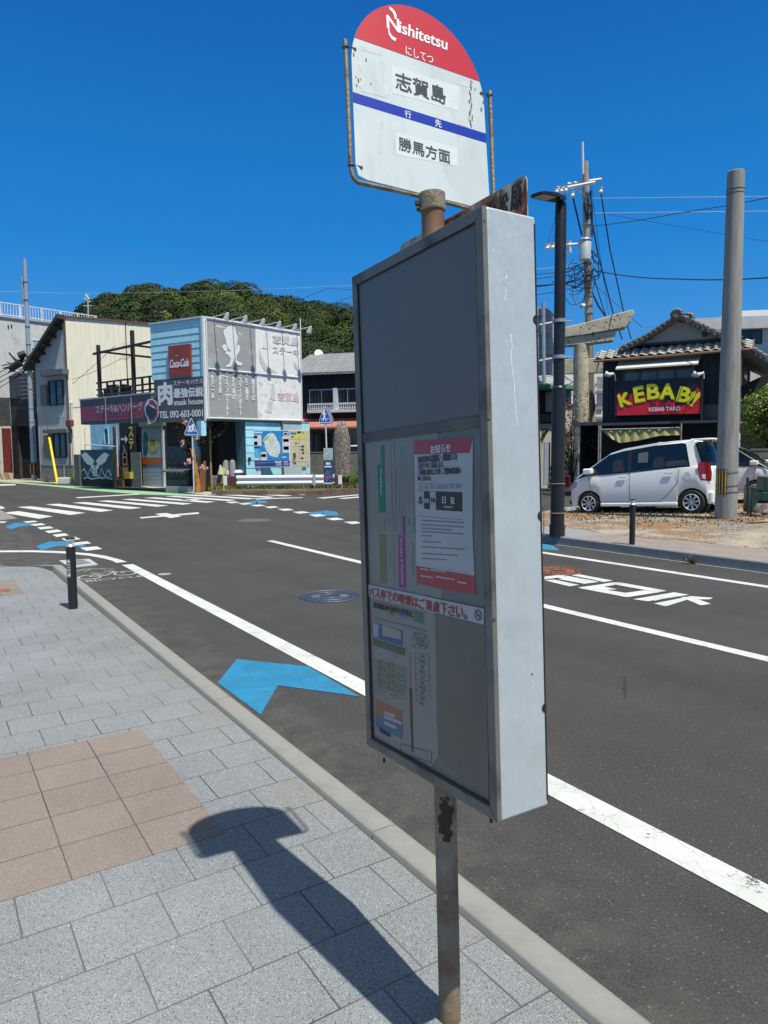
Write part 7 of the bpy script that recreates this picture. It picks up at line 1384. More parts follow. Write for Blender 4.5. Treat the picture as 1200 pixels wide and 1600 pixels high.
    b = MB(M_); b.disc((-2.33, sgn*HW*1.012, .86), (0, sgn, 0), .085, .003, 28); part('fuel_flap', b, paintmat, t)
    b = MB(M_); b.box(-2.84, -2.70, -.66, .66, .22, .5); part('rear_bumper', b, paintmat, t, bevel=.04); b = MB(M_); b.box(-.9, -2.3, -.5, .5, .16, .25); part('underbody', b, BLACK, t)
    b = MB(M_); b.box(.575, .606, -.38, .38, .42, .54); b.box(.56, .60, -.5, .5, .24, .34); part('grille', b, BLACK, t)
    return t
def carpaint(name, rgb):
    m, nt, p, o = newmat(name); a = N(nt); a.l(a.mix(a.ramp(a.noise(a.coord(), 3, 5), (.4, .7), (0., .25)), rgb, tuple(q*.85 for q in rgb)), p.inputs['Base Color']); p.inputs['Roughness'].default_value = .28; p.inputs['Coat Weight'].default_value = .6; p.inputs['Coat Roughness'].default_value = .06; _mc[name] = m; return m
CGL = glassmat('car_glass', (.006, .007, .008), .12); CP = carpaint('car_silver_white', (.87, .88, .82)); CP2 = carpaint('car_white', (.74, .74, .73))
fwp = VY(921.5, 787.5, 17.3); fg = G(921.5, 805, .14); 
car('parked_car', 'silvery white tall hatchback parked on the gravel facing left behind the far bollard', Vector((fwp.x, 17.3, .145)), -50, -math.atan(.12/2.4), CP, True)
f2 = VY(1172, 757, 17.6); car('parked_car', 'white car facing right, half hidden behind the concrete pole', Vector((f2.x+.15, 17.6, .44)), 128, 0, CP2, False, S_=.88)
# small scraps seen through the rear side glass are left dark
# ---- concrete pole
cp_ = VY(1134, 806, 14.6); cpt = VY(1150, 268, 14.6); CPo = thing('concrete_pole', 'thick grey concrete pole with a black and yellow plate in front of the parked cars', 'utility pole', cp_)
b = MB(); d_ = cpt-cp_; b.tube([cp_-d_*.02, cpt-d_*.002, cpt], [.215, .16, .15], 28)
def cpm():
    m, nt, p, o = newmat('pole_concrete'); a = N(nt); co = a.coord(); mp = a.n('Mapping'); mp.inputs['Scale'].default_value = (4, 4, .5); a.l(co, mp.inputs[0]); n1 = a.noise(mp.outputs[0], 2.5, 6, .65); n2 = a.noise(co, 30, 4)
    c = a.ramp(n1, (.3, .5, .7), ((.19, .188, .17), (.265, .263, .24), (.33, .325, .3))); c = a.mix(a.ramp(n2, (.6, .75), (0., .4)), c, (.17, .165, .155)); a.l(c, p.inputs['Base Color']); p.inputs['Roughness'].default_value = .85; a.bump(n2, .3, .004, p); return m
part('pole', b, cpm(), CPo, smooth=True)
Fp = Fr(VY(1134, 700, 14.6)*1.0, 62); Fp = Fr(Vector((VY(1134, 700, 14.6).x, 14.6, 0)), 62)
c0 = VY(1131.5, 772, 14.6); c1 = VY(1132, 733, 14.6)
def patch(z0, z1_, a0_, a1_, rr, mb, n=5):
    for k in range(n):
        t0, t1 = a0_+(a1_-a0_)*k/n, a0_+(a1_-a0_)*(k+1)/n; ax = lambda z: cp_+d_*((z-cp_.z)/d_.z)
        mb.add([ax(z)+Vector((math.sin(t), math.cos(t), 0))*rr for z, t in ((z0, t0), (z0, t1), (z1_, t1), (z1_, t0))], [(0, 1, 2, 3)])
b = MB(); patch(c0.z, c1.z, RAD(205), RAD(262), .218, b, 8); pp_ = part('warning_plate', b, mat('plate_dark', (.02, .02, .02), .5), CPo)
b = MB()
for a_ in (211, 227, 243, 257): patch(c0.z+.01, c1.z-.01, RAD(a_-2.6), RAD(a_+4), .2195, b, 2)
part('yellow_stripe', b, mat('stripe_yellow', (.62, .38, .03), .5), pp_)
b = MB(); ax_ = lambda y: VY(1134+(1150-1134)*(806-y)/538, y, 14.6)
for y in (737, 758, 768): b.torus(ax_(y), (0, 0, 1), .218, .005, 28, 4)
b.torus(ax_(297), (0, 0, 1), .165, .006, 28, 4); b.torus(ax_(303), (0, 0, 1), .165, .006, 28, 4)
part('wire_band', b, mat('wire_dark', (.06, .05, .04), .7), CPo)
# ---- torii gate of stone
def lichen():
    m, nt, p, o = newmat('torii_stone'); a = N(nt); co = a.coord(); n1 = a.noise(co, 3, 6, .6); n2 = a.noise(co, 11, 5, .6); n3 = a.noise(co, 2.2, 3)
    c = a.ramp(n1, (.35, .65), ((.44, .38, .26), (.6, .52, .38))); c = a.mix(a.math('MULTIPLY', a.ramp(n2, (.54, .6), (0., 1.)), a.ramp(n3, (.42, .56), (0., 1.))), c, (.05, .048, .042)); a.l(c, p.inputs['Base Color']); p.inputs['Roughness'].default_value = .92; a.bump(n2, .5, .02, p); return m
TS = lichen(); rc0 = VY(908, 700, 29.8); rc0 = Vector((rc0.x, 29.8, .3)); az_t = azv(-30); TG_ = thing('torii_gate', 'large stone torii gate with lichen spotted beams across the shrine lane', 'torii gate', rc0)
FT = Fr(Vector((rc0.x, rc0.y, 0)), 103); rcx = 0.0
ct_z = FT.xz(910, 541)[1]
for off_, nm in ((0, 'column'), (-5.4, 'column')):
    a_ = FT.P(off_, 0, .25); e_ = FT.P(off_+(-.05 if off_ == 0 else .05), 0, ct_z+.05); b = MB(); b.tube([a_, a_.lerp(e_, .5), e_], [.36, .33, .30], 24); part(nm, b, TS, TG_, smooth=True)
xm = -2.7
def tz(px_, py_): return FT.xz(px_, py_, -.3)
def arch(right):   # right half outline, inner to outer, mirrored about the middle of the gate
    return [(2*xm-x, z) for x, z in right[::-1]]+right
tp_ = [tz(*Zu(160, 1412)), tz(*Zu(450, 1345)), tz(*Zu(620, 1295)), tz(*Zu(748, 1262))]; z0_ = tp_[0][1]; md_ = [tz(*Zu(160, 1472)), tz(*Zu(450, 1432)), tz(*Zu(700, 1385))]; lo_ = [tz(*Zu(160, 1524)), tz(*Zu(400, 1502)), tz(*Zu(618, 1476))]
x0_ = tp_[0][0]; tpc = [(xm+.9, z0_-.42), ((xm+x0_)/2+.3, z0_-.28)]+tp_; dm = md_[0][1]-z0_; mdc = [(xm+.9, z0_-.42+dm), ((xm+x0_)/2+.3, z0_-.28+dm)]+md_; dl_ = lo_[0][1]-md_[0][1]; loc_ = [(xm+.9, z0_-.42+dm+dl_), ((xm+x0_)/2+.3, z0_-.28+dm+dl_)]+lo_
b = MB(FT); b.prism(arch(tpc+[tz(*Zu(762, 1282)), tz(*Zu(735, 1345))])+arch(mdc)[::-1], -.36, .36); part('top_beam', b, TS, TG_, bevel=.03)
e_m = tz(*Zu(640, 1398)); mdl = [(x, z-.012) for x, z in mdc[:-1]]+[(e_m[0], e_m[1]-.012)]
b = MB(FT); b.prism(arch(mdl)+arch(loc_)[::-1], -.27, .27); part('second_beam', b, TS, TG_, bevel=.03)
nz0, nz1 = FT.xz(890, 584, -.15)[1], FT.xz(890, 561, -.15)[1]; b = MB(FT); b.box(-5.4-1.0, 1.15, -.14, .14, nz0, nz1); part('tie_beam', b, TS, TG_, bevel=.02)
r_ = FT.rect(*Zf(275, 182), *Zf(328, 268), -.2); b = MB(FT); b.box(r_[0], r_[1], -.17, -.13, r_[2], r_[3]); part('plaque', b, mat('plaque_pale', (.42, .39, .28), .8), TG_)
# ---- kebab shop
Pk = VY(1000, 700, 26); FK = Fr(Vector((Pk.x, 26, 0)), 120); K = thing('kebab_shop', 'old black boarded shop with grey tiled gable roof and a KEBAB signboard', 'shop', FK.P(0, 0, .3))
BB = mat('black_boards', (.012, .013, .018), .55, var=.3, vs=2); PL = mat('gable_plaster', (.32, .31, .285), .85, var=.12, vs=1, streak=.25); WP = mat('white_plaster', (.66, .66, .62), .8, var=.06, vs=1)
kl = FK.x(940); kr = FK.x(1143); kd = 9.; ez = FK.xz(1030, 555)[1]; mid = FK.xz(1000, 640)[1]
b = MB(FK); b.box(kl, kr-.02, .05, kd, .2, ez); part('wall', b, BB, K); planks(FK, kl, kr, mid, ez-.05, .24, .05, BB, K, vert=True, name='boarding', th=.03, gap=.02)
fw2 = FK.P(kr, 0, 0); FKR = Fr(fw2, 30); b = MB(FKR); b.box(0, 3.4, -.05, .0, .2, ez+.2); part('side_wall', b, WP, K); b = MB(FKR); b.box(3.4, 9, -.04, .0, .2, ez+.1); part('side_wall', b, mat('dark_side', (.05, .035, .025), .8), K)
r_ = FKR.rect(*Zk(1033, 380), *Zk(1052, 495), -.05); b = MB(FKR); b.box(r_[0], r_[1], -.09, -.05, r_[2], r_[3]); part('narrow_window', b, glassmat('house_pane2', (.08, .09, .1), .08), K)
# gable triangle
apx = FK.xz(*Zk(590, 95), .0); gl0 = FK.xz(*Zk(290, 255), 0); gr0 = (2*apx[0]-gl0[0]+.6, gl0[1]); b = MB(FK); b.prism([gl0, gr0, apx], -.02, .3); part('gable_wall', b, PL, K)
beam((300, 255), (888, 215), -.06, .04, BLACK, 'tie_board', K, FK, Zk)
TL_ = mat('kawara_tiles', (.36, .34, .29), .7, var=.3, vs=2.5, dirt=(.46, .43, .35), ds=4, dt=(.5, .7)); TLD = mat('kawara_dark', (.12, .118, .115), .6, var=.35, vs=3, dirt=(.2, .19, .17), ds=5)
def tiled_roof(F, x0, x1, ya, za, yb2, zb2, mt, par, pitch=.3, rows=5, name='roof_tiles'):
    """S-tiles on a slope from eave (ya,za) up to (yb2,zb2)"""
    b = MB(F); nx = max(4, int((x1-x0)/pitch*6)); L_ = math.hypot(yb2-ya, zb2-za); uy, uz_ = (yb2-ya)/L_, (zb2-za)/L_; ny, nz_ = -uz_, uy
    if nz_ < 0: ny, nz_ = -ny, -nz_
    for r in range(rows):
        o = len(b.v)
        for e, (s_, lift) in enumerate(((r/rows, .05), ((r+1.08)/rows, .005))):
            for i in range(nx+1):
                x = x0+(x1-x0)*i/nx; ph = (x/pitch) % 1.0; h_ = .034*math.sin(2*math.pi*ph)+.012*math.sin(4*math.pi*ph)+lift*.7; s2 = min(1, s_)*L_
                b.v.append(tuple(F.P(x, ya+uy*s2+ny*h_, za+uz_*s2+nz_*h_)))
        for i in range(nx): b.f.append((o+i, o+i+1, o+nx+1+i+1, o+nx+1+i))
        o2 = len(b.v)     # front lip
        for i in range(nx+1):
            x = x0+(x1-x0)*i/nx; ph = (x/pitch) % 1.0; h_ = .034*math.sin(2*math.pi*ph)+.012*math.sin(4*math.pi*ph); s2 = r/rows*L_
            b.v.append(tuple(F.P(x, ya+uy*s2+ny*(h_-.0), za+uz_*s2+nz_*(h_-.0))))
        for i in range(nx): b.f.append((o2+i, o2+i+1, o+i+1, o+i))
    return part(name, b, mt, par, smooth=50)
ya = -.5; z0e = (FK.xz(*Zk(20, 355), ya)[1]+FK.xz(*Zk(890, 293), ya)[1])/2; z1e = (FK.xz(*Zk(250, 290), 0)[1]+FK.xz(*Zk(880, 240), 0)[1])/2
xe0 = FK.x(Zk(25, 0)[0], ya); tiled_roof(FK, xe0, kr+.6, ya, z0e+.04, .05, z1e+.05, TL_, K, .3, 4)
b = MB(FK); b.add([(xe0, ya, z0e), (kr+.6, ya, z0e), (kr+.6, .05, z1e), (xe0, .05, z1e), (xe0, ya, z0e-.08), (kr+.6, ya, z0e-.08), (kr+.6, .05, z1e-.1), (xe0, .05, z1e-.1)], [(0, 4, 5, 1), (4, 7, 6, 5), (0, 3, 7, 4), (1, 5, 6, 2), (0, 1, 2, 3)]); part('eave_board', b, mat('eave_brown', (.1, .06, .045), .7), K)
b = MB(FK); b.tube([(xe0, ya-.05, z0e-.05), (kr+.6, ya-.05, z0e-.02)], .045, 8); part('gutter', b, mat('gutter_copper', (.2, .11, .08), .5), K)
# main gable roof running back
hgt = lambda x, y, yy=-.35: FK.xz(*Zk(x, y), yy)
rk_l = [hgt(195, 290), hgt(300, 240), hgt(400, 190), hgt(490, 130), hgt(560, 85), hgt(592, 55)]; rk_r = [hgt(592, 55), hgt(700, 105), hgt(800, 150), hgt(888, 190), hgt(1060, 262), hgt(1190, 345)]
b = MB(FK)
for rk in (rk_l, rk_r):
    for i in range(len(rk)-1): (xa_, za_), (xb2, zb2) = rk[i], rk[i+1]; b.add([(xa_, -.35, za_-.1), (xb2, -.35, zb2-.1), (xb2, kd, zb2-.1), (xa_, kd, za_-.1), (xa_, -.35, za_), (xb2, -.35, zb2), (xb2, kd, zb2), (xa_, kd, za_)], [(0, 1, 5, 4), (4, 5, 6, 7), (0, 3, 2, 1)])
part('main_roof', b, TLD, K)
b = MB(FK)
for rk in (rk_l, rk_r):
    for i in range(len(rk)-1):
        (xa_, za_), (xb2, zb2) = rk[i], rk[i+1]; l_ = math.hypot(xb2-xa_, zb2-za_); n_ = max(1, int(l_/.17))
        for k in range(n_):
            f_ = (k+.5)/n_; x, z = xa_+(xb2-xa_)*f_, za_+(zb2-za_)*f_; b.tube([(x, -.47, z-.03), (x, -.47, z-.02), (x, .1, z+.05)], [.04, .055, .055], 8); 
            b.tube([(x-.08*(xb2-xa_)/l_, -.2, z+.06-.08*(zb2-za_)/l_), (x+.1*(xb2-xa_)/l_, -.2, z+.1+.1*(zb2-za_)/l_)], .065, 8)
part('verge_tiles', b, TLD, K, smooth=50)
for (x, y) in ((592, 60), (655, 72)):
    c_ = hgt(x, y); b = MB(FK); rs = random.Random(x)
    for k in range(11): a_ = 2*math.pi*k/11; b.add(*(lambda cx, cz, r_: ([(cx+r_*math.cos(t)*math.cos(p), -.42+.1*math.sin(p)+ (0 if x < 600 else .5), cz+r_*math.sin(t)*math.cos(p)) for p in (-1.2, -.4, .4, 1.2) for t in [2*math.pi*j/8 for j in range(8)]], [(i*8+j, i*8+(j+1) % 8, (i+1)*8+(j+1) % 8, (i+1)*8+j) for i in range(3) for j in range(8)]))(c_[0]+.13*math.cos(a_), c_[1]+.05+.13*math.sin(a_), .1))
    b.disc((c_[0], -.5+(0 if x < 600 else .5), c_[1]+.05), (0, 1, 0), .16, .2, 14); part('ridge_ornament', b, TLD, K, smooth=60)
b = MB(FK)
for x, y in ((400, 200), (775, 178)): a_ = FK.xz(*Zk(x, y), -.2); b.box(a_[0]-.07, a_[0]+.07, -.33, 0, a_[1]-.08, a_[1]+.06)
part('purlin_end', b, BR, K)
# hood, windows
q = FK.rect(*Zk(180, 378), *Zk(730, 400), -.75); zh0 = FK.xz(*Zk(455, 392), -.75)[1]; zh1 = FK.xz(*Zk(455, 358), 0)[1]+.1; b = MB(FK); b.add([(q[0], -.75, zh0), (q[1], -.75, zh0), (q[1], 0, zh1), (q[0], 0, zh1), (q[0], -.75, zh0-.05), (q[1], -.75, zh0-.05), (q[1], 0, zh1-.05), (q[0], 0, zh1-.05)], [(0, 1, 2, 3), (0, 4, 5, 1), (4, 7, 6, 5), (0, 3, 7, 4), (1, 5, 6, 2)]); part('window_hood', b, mat('hood_cream', (.6, .58, .5), .6), K)
q2 = FK.rect(*Zk(235, 345), *Zk(728, 372), 0); b = MB(FK); b.box(q2[0], q2[1], -.12, .02, zh1-.06, zh1+.28); part('lintel_board', b, mat('lintel_tan', (.25, .19, .13), .75), K)
q = FK.rect(*Zk(232, 415), *Zk(700, 495), 0); window(FK, (q[0], q[1], FK.xz(*Zk(465, 492))[1], zh0), K, mat('frame_brown', (.1, .08, .06), .6), glassmat('curtained_pane', (.14, .145, .14), .12), 4, 1, proud=.08, fw_=.05)
b = MB(FK); b.box(q[1], q[1]+.05, -.5, .0, q[2], zh0); b.box(q[0]-.03, q[0], -.1, 0, q[2], zh0); part('window_bracket', b, mat('frame_brown', (.1, .08, .06), .6), K)
# signboard
ys = -.62; c_tl = FK.xz(*Zk(186, 503), ys); c_tr = FK.xz(*Zk(755, 480), ys); c_bl = FK.xz(*Zk(188, 725), ys); c_br = FK.xz(*Zk(748, 712), ys)
sx0_, sx1_, sz1, sz0 = c_tl[0], c_tr[0], (c_tl[1]+c_tr[1])/2, (c_bl[1]+c_br[1])/2
b = MB(FK); b.box(sx0_, sx1_, ys, ys+.2, sz0, sz1); ks_ = part('signboard', b, mat('sign_black', (.012, .012, .016), .45), K)
RED = mat('flame_red', (.75, .015, .03), .45); REDD = mat('flame_dark', (.2, .012, .01), .5)
fl = [(188, 725), (188, 590), (205, 560), (215, 600), (230, 560), (240, 600), (262, 625), (275, 590), (300, 570), (330, 640), (350, 600), (350, 560), (370, 520), (365, 570), (385, 600), (395, 640), (410, 615), (450, 605), (475, 570), (480, 610), (510, 650), (540, 620), (560, 640), (575, 615), (600, 655), (640, 650), (670, 655), (715, 640), (700, 590), (725, 540), (745, 555), (748, 712)]
arcpoly([Zk(*q) for q in fl], RED, ks_, y=ys-.006, name='flame_field', F=FK)
for pp in [[(405, 625), (420, 610), (430, 650), (445, 630), (452, 670), (440, 690), (425, 660), (410, 680)], [(470, 655), (485, 625), (520, 660), (540, 640), (560, 670), (540, 690), (500, 670)], [(575, 640), (590, 625), (600, 660), (612, 640), (618, 670), (600, 690), (585, 670)]]: arcpoly([Zk(*q) for q in pp], REDD, ks_, y=ys-.009, name='flame', F=FK)
YL = mat('letter_yellow_kebab', (1.0, .86, .01), .45); YS = mat('letter_shadow', (.28, .22, .02), .5)
for ch, x0_, y0_, x1_, y1_, rt_ in [('K', 195, 575, 285, 665, 16), ('E', 300, 532, 375, 635, 9), ('B', 392, 520, 470, 612, 3), ('A', 480, 517, 570, 612, -2), ('B', 590, 535, 672, 630, -14)]:
    x0l, zt_l = FK.xz(*Zk(x0_, y0_), ys); x1l, zb_l = FK.xz(*Zk(x1_, y1_), ys); zz_t = zt_l; zz_b = zb_l-(.0)
    text(FK, ch, (x0l+.03, x1l+.03, zz_b-.035, zz_t-.035), YS, ks_, y=ys-.014, bold=.08, rot=rt_); text(FK, ch, (x0l, x1l, zz_b, zz_t), YL, ks_, y=ys-.022, bold=.08, rot=rt_)
for pp in [[(690, 570), (715, 560), (712, 590), (680, 632), (668, 630)], [(722, 580), (748, 565), (745, 600), (700, 648), (692, 640)], [(662, 632), (675, 636), (672, 652), (658, 648)], [(682, 645), (698, 650), (694, 665), (678, 660)]]: arcpoly([Zk(*q) for q in pp], YL, ks_, y=ys-.022, name='lettering', F=FK)
px_text(FK, 'KEBAB TARO', Zk(403, 672), Zk(612, 690), SIGNW, ks_, ys-.022, .03)
b = MB(FK); b.box(sx0_-.04, sx0_, ys-.03, .02, sz0-.04, sz1+.04); b.box(sx1_, sx1_+.04, ys-.03, 0, sz0-.3, sz1+.04); b.box(sx0_, sx1_, ys-.03, ys+.02, sz1, sz1+.04); part('sign_frame', b, BLACK, ks_)
for (x0_, y0_), (x1_, y1_), sx_ in [((178, 495), (135, 455), 1), ((770, 478), (725, 455), -1)]:
    a_ = FK.xz(*Zk(x0_, y0_), -.65); t_ = FK.xz(*Zk(x0_-2, y0_-45), -.65); h_ = FK.xz(*Zk(x1_+8, y1_), -.9); b = MB(FK); b.tube([(a_[0], -.6, a_[1]), (t_[0], -.65, t_[1]), (h_[0]+.1, -.85, h_[1]+.04)], .02, 6); am = part('lamp_arm', b, SIGNW, K)
    b = MB(FK); b.tube([(h_[0]+.1, -.85, h_[1]+.05), (h_[0]-.02, -.95, h_[1]+.0), (h_[0]-.16, -1.0, h_[1]+.06)], [.05, .08, .1], 12); part('floodlight', b, mat('lamp_white', (.6, .6, .58), .4), am, smooth=True)
# lower edge, awning, ground floor
zl0 = FK.xz(*Zk(475, 772), -.5)[1]; b = MB(FK); b.box(FK.x(936, -.7), kr, -.7, .06, zl0-.06, zl0+.03); part('lower_roof', b, mat('roof_sheet', (.07, .07, .068), .5), K)
r_ = FK.rect(*Zk(760, 655), *Zk(875, 750), .0); b = MB(FK); b.box(r_[0], kr, -.02, .01, r_[2], r_[3]); part('grey_panel', b, mat('panel_grey', (.1, .1, .1), .6), K)
zc = zz_(3.243, 830, 460); YC = mat('awning_yellow', (.42, .38, .14), .75, var=.2, vs=4); b = MB(FK)
ctp = [(360, 692), (455, 690), (550, 688), (650, 683), (757, 682)]; cbt = [(400, 728), (452, 753), (545, 740), (650, 716), (757, 713)]
for i in range(4):
    for s_ in range(4):
        f0, f1 = s_/4, (s_+1)/4; P_ = [FK.xz(*zc(*(ctp[i][0]+(ctp[i+1][0]-ctp[i][0])*f, ctp[i][1]+(ctp[i+1][1]-ctp[i][1])*f)), -.75) for f in (f0, f1)]; Q_ = [FK.xz(*zc(*(cbt[i][0]+(cbt[i+1][0]-cbt[i][0])*f, cbt[i][1]+(cbt[i+1][1]-cbt[i][1])*f)), -.8) for f in (f1, f0)]
        w0, w1 = -.75-.05*(s_ % 2), -.75-.05*((s_+1) % 2); b.add([(P_[0][0], w0, P_[0][1]), (P_[1][0], w1, P_[1][1]), (Q_[0][0], w1-.05, Q_[0][1]), (Q_[1][0], w0-.05, Q_[1][1])], [(0, 1, 2, 3)])
part('yellow_awning', b, YC, K)
b = MB(FK); a_ = FK.xz(*zc(352, 690), -.8); c_ = FK.xz(*zc(760, 680), -.8); b.tube([(a_[0], -.8, a_[1]+.03), (c_[0], -.8, c_[1]+.03)], .025, 6)
for x in (341, 350, 757): a_ = FK.xz(*zc(x, 800), -.8); b.tube([(a_[0], -.8, .3), (a_[0], -.8, zl0-.06)], .028, 8)
part('awning_pole', b, mat('pipe_rusty', (.4, .38, .35), .5, .3, dirt=(.25, .1, .04), ds=4), K)
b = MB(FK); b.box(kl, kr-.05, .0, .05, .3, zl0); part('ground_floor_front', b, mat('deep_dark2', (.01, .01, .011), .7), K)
# lean-to on the left of the shop
AX = thing('lean_to', 'dark open lean-to with a flat black roof at the left of the kebab shop', 'lean-to', FK.P(kl-.6, .5, .3)); xa_ = FK.x(904, -.2); zt_a = FK.xz(*zc(290, 665), -.2)[1]
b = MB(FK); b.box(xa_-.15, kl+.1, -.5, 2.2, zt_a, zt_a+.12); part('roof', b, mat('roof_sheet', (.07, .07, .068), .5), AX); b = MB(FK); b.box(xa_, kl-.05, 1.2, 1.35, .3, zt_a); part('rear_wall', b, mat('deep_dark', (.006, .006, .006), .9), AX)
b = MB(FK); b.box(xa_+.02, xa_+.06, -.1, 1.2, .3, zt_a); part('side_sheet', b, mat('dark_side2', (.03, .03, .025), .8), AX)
for x in (904, 938): xx = FK.x(x, -.4); b = MB(FK); b.tube([(xx, -.4, .3), (xx, -.4, zt_a)], .03, 8); part('post', b, mat('pipe_rusty', (.4, .38, .35), .5), AX)
rs = random.Random(3); v = []
quadmesh('hanging_creeper', leaves(np.array([tuple(FK.P(rs.uniform(xa_+.1, kl-.15), rs.uniform(.3, 1.1), rs.uniform(1.2, zt_a-.2))) for _ in range(350)]), np.zeros((350, 3)), .05, 1, 3, .4), leafmat('leaf_dim', [(.05, .05, .03), (.12, .12, .08), (.2, .2, .16)]), AX)
# ---- houses along the shrine lane
def lane_house(name, lab, Y, az, px0, px1, ytop, mt, group=None):
    p = VY(px0, 700, Y); F = Fr(Vector((p.x, p.y, 0)), az); t = thing(name, lab, 'house', Vector((p.x, p.y, 0))); x1_ = F.x(px1); zt_ = F.xz((px0+px1)/2, ytop)[1]; b = MB(F); b.box(0, x1_, 0, 6, 0, zt_); part('wall', b, mt, t); return t, F, x1_, zt_
PK = mat('pink_render', (.58, .44, .38), .85, var=.08); 
t1_, F1_, x1_, zt_ = lane_house('lane_house', 'dark boarded house with a curtained window and grey roof at the lane corner', 33, 70, 800, 868.5, 597, mat('lane_dark', (.03, .022, .02), .8))
r_ = F1_.rect(*Zf(100, 445), *Zf(172, 640)); window(F1_, (r_[0], r_[1]+.2, r_[2], r_[3]), t1_, mat('frame_pale', (.4, .38, .33), .6), CURT, 2, 1, proud=.09); r_ = F1_.rect(838, 647, 868, 660, -.1); b = MB(F1_); b.box(0, x1_, -.12, .0, r_[2], r_[3]); part('string_board', b, mat('board_brown', (.13, .09, .065), .8), t1_)
r_ = F1_.rect(838, 662, 868, 735, -.05); b = MB(F1_); b.box(0, x1_, -.08, 0, 0, r_[3]); part('lower_wall', b, mat('lane_cream', (.5, .47, .4), .85), t1_); r_ = F1_.rect(846, 668, 858, 705, -.1); b = MB(F1_); b.prism([F1_.xz(*Zf(*q), -.1) for q in [(65, 800), (125, 800), (120, 830), (65, 950)]], -.1, -.08); part('recess_shade_patch', b, mat('recess_shade_olive', (.12, .1, .06), .9), t1_)  # flat wall patch with the shade of a recess put into its colour
e0 = F1_.xz(845, 600, -.7); e1__ = F1_.xz(845, 574, 1.5); b = MB(F1_); b.add([(-.5, -.8, e0[1]), (x1_+.6, -.8, e0[1]), (x1_+.4, 2.2, e1__[1]+.3), (-.5, 2.2, e1__[1]+.3), (-.5, -.8, e0[1]-.1), (x1_+.6, -.8, e0[1]-.1), (x1_+.4, 2.2, e1__[1]+.1), (-.5, 2.2, e1__[1]+.1)], [(0, 1, 2, 3), (0, 4, 5, 1), (1, 5, 6, 2), (4, 7, 6, 5)]); part('roof', b, mat('lane_roof', (.28, .28, .27), .7, var=.2), t1_)
b = MB(F1_); b.tube([(0, -.75, e0[1]-.12), (x1_+.7, -.75, e0[1]-.12)], .16, 6); part('green_net', b, mat('net_green', (.1, .25, .18), .8, var=.4, vs=15), t1_)
t2_, F2_, x2_, zt2_ = lane_house('lane_house', 'pink and white house behind the torii column with one dark window', 39, 75, 862, 930, 590, PK)
r_ = F2_.rect(862, 575, 930, 631, -.05); b = MB(F2_); b.box(0, x2_, -.06, 0, r_[2], r_[3]); part('upper_wall', b, mat('lane_white', (.68, .67, .62), .8), t2_); b = MB(F2_); b.box(0, x2_, -.1, 0, r_[2]-.12, r_[2]); part('string_board', b, mat('board_red', (.18, .07, .05), .7), t2_)
r_ = F2_.rect(*Zf(292, 385), *Zf(345, 560), -.06); b = MB(F2_); b.box(r_[0], r_[1], -.1, -.05, r_[2], r_[3]); part('window', b, glassmat('dark_pane', (.012, .014, .014), .15), t2_); q = F2_.xz(*Zf(275, 270), -.5); q1_ = F2_.xz(*Zf(380, 355), -.5); b = MB(F2_); b.prism([(q[0]-1.5, q[1]+.9), (q1_[0], q1_[1]), (q1_[0], q1_[1]-.2), (q[0]-1.5, q[1]+.6)], -.5, 5); part('roof', b, mat('lane_roof', (.28, .28, .27), .7), t2_)
r_ = F2_.rect(*Zf(285, 830), *Zf(340, 905), -.06); b = MB(F2_); b.box(r_[0], r_[1], -.09, -.05, .3, r_[3]); part('door', b, mat('door_brown', (.14, .06, .04), .6), t2_)
t3_, F3_, x3_, zt3_ = lane_house('lane_house', 'narrow white building with steel brackets between the torii column and the shop', 45, 80, 924, 945, 582, mat('lane_white', (.68, .67, .62), .8))
rs = random.Random(4); b = MB(F3_)
for k in range(9): z = rs.uniform(2, zt3_-.3); b.box(0, x3_, -.5, -.3, z, z+rs.uniform(.1, .4))
part('balcony_clutter', b, mat('clutter_grey', (.25, .25, .24), .7, var=.4), t3_)
# lane surface details and plants
b = MB(); gpoly(zq([(270, 1170), (400, 1125), (400, 1140), (270, 1182)], 6.154, 836, 540), b, .006); gpoly(zq([(60, 1212), (105, 1200), (105, 1215), (60, 1224)], 6.154, 836, 540), b, .006); gpoly(zq([(60, 1335), (105, 1325), (105, 1340), (60, 1350)], 6.154, 836, 540), b, .006); struct('road_marking', b, PW)
for i, (x, y, rx, rz, mt, lab) in enumerate([(881, 722, .7, .8, LV_G, 'green potted plants at the foot of the pink house'), (893, 712, .8, 1.3, LV_D, 'tall dark leafy potted plant nearest the lean-to')]):
    c_ = VY(x, y, 33.5); bush('potted_plant', lab, (c_.x, c_.y, .35), rx, .5, rz, 500, .09, mt, seed=60+i, clumps=10)
c_ = VY(889, 728, 32.5); b = MB(); b.tube([(c_.x, c_.y, .1), (c_.x, c_.y, .6)], [.22, .3], 14); single('plant_pot', b, mat('pot_red', (.3, .03, .05), .5), 'dark red plant pot by the lane in front of the pink house', 'plant pot')
for i, (x, y, r_) in enumerate([(884, 738, .35), (895, 737, .28), (872, 742, .3)]):
    c_ = VY(x, y, 31.5); rock('boulder', ['large pale stone below the red plant pot', 'pale stone just right of the large one by the lane', 'small pale stone left of the red pot beside the lamp pole'][i], ff(31.5), [(x-r_*14, x+r_*14, y+4), (x-r_*15, x+r_*15, y), (x-r_*9, x+r_*9, y-4)], .3, mat('pale_stone', (.45, .42, .35), .9), 7+i, 'stone')
bush('flowering_shrub', 'loose flowering shrub growing up beside the torii column', (VY(895, 690, 28.5).x, 28.5, .3), .75, .5, 2.1, 420, .07, leafmat('leaf_grey', [(.08, .1, .04), (.2, .22, .12), (.5, .42, .36)]), seed=77, clumps=16, aspect=.4)
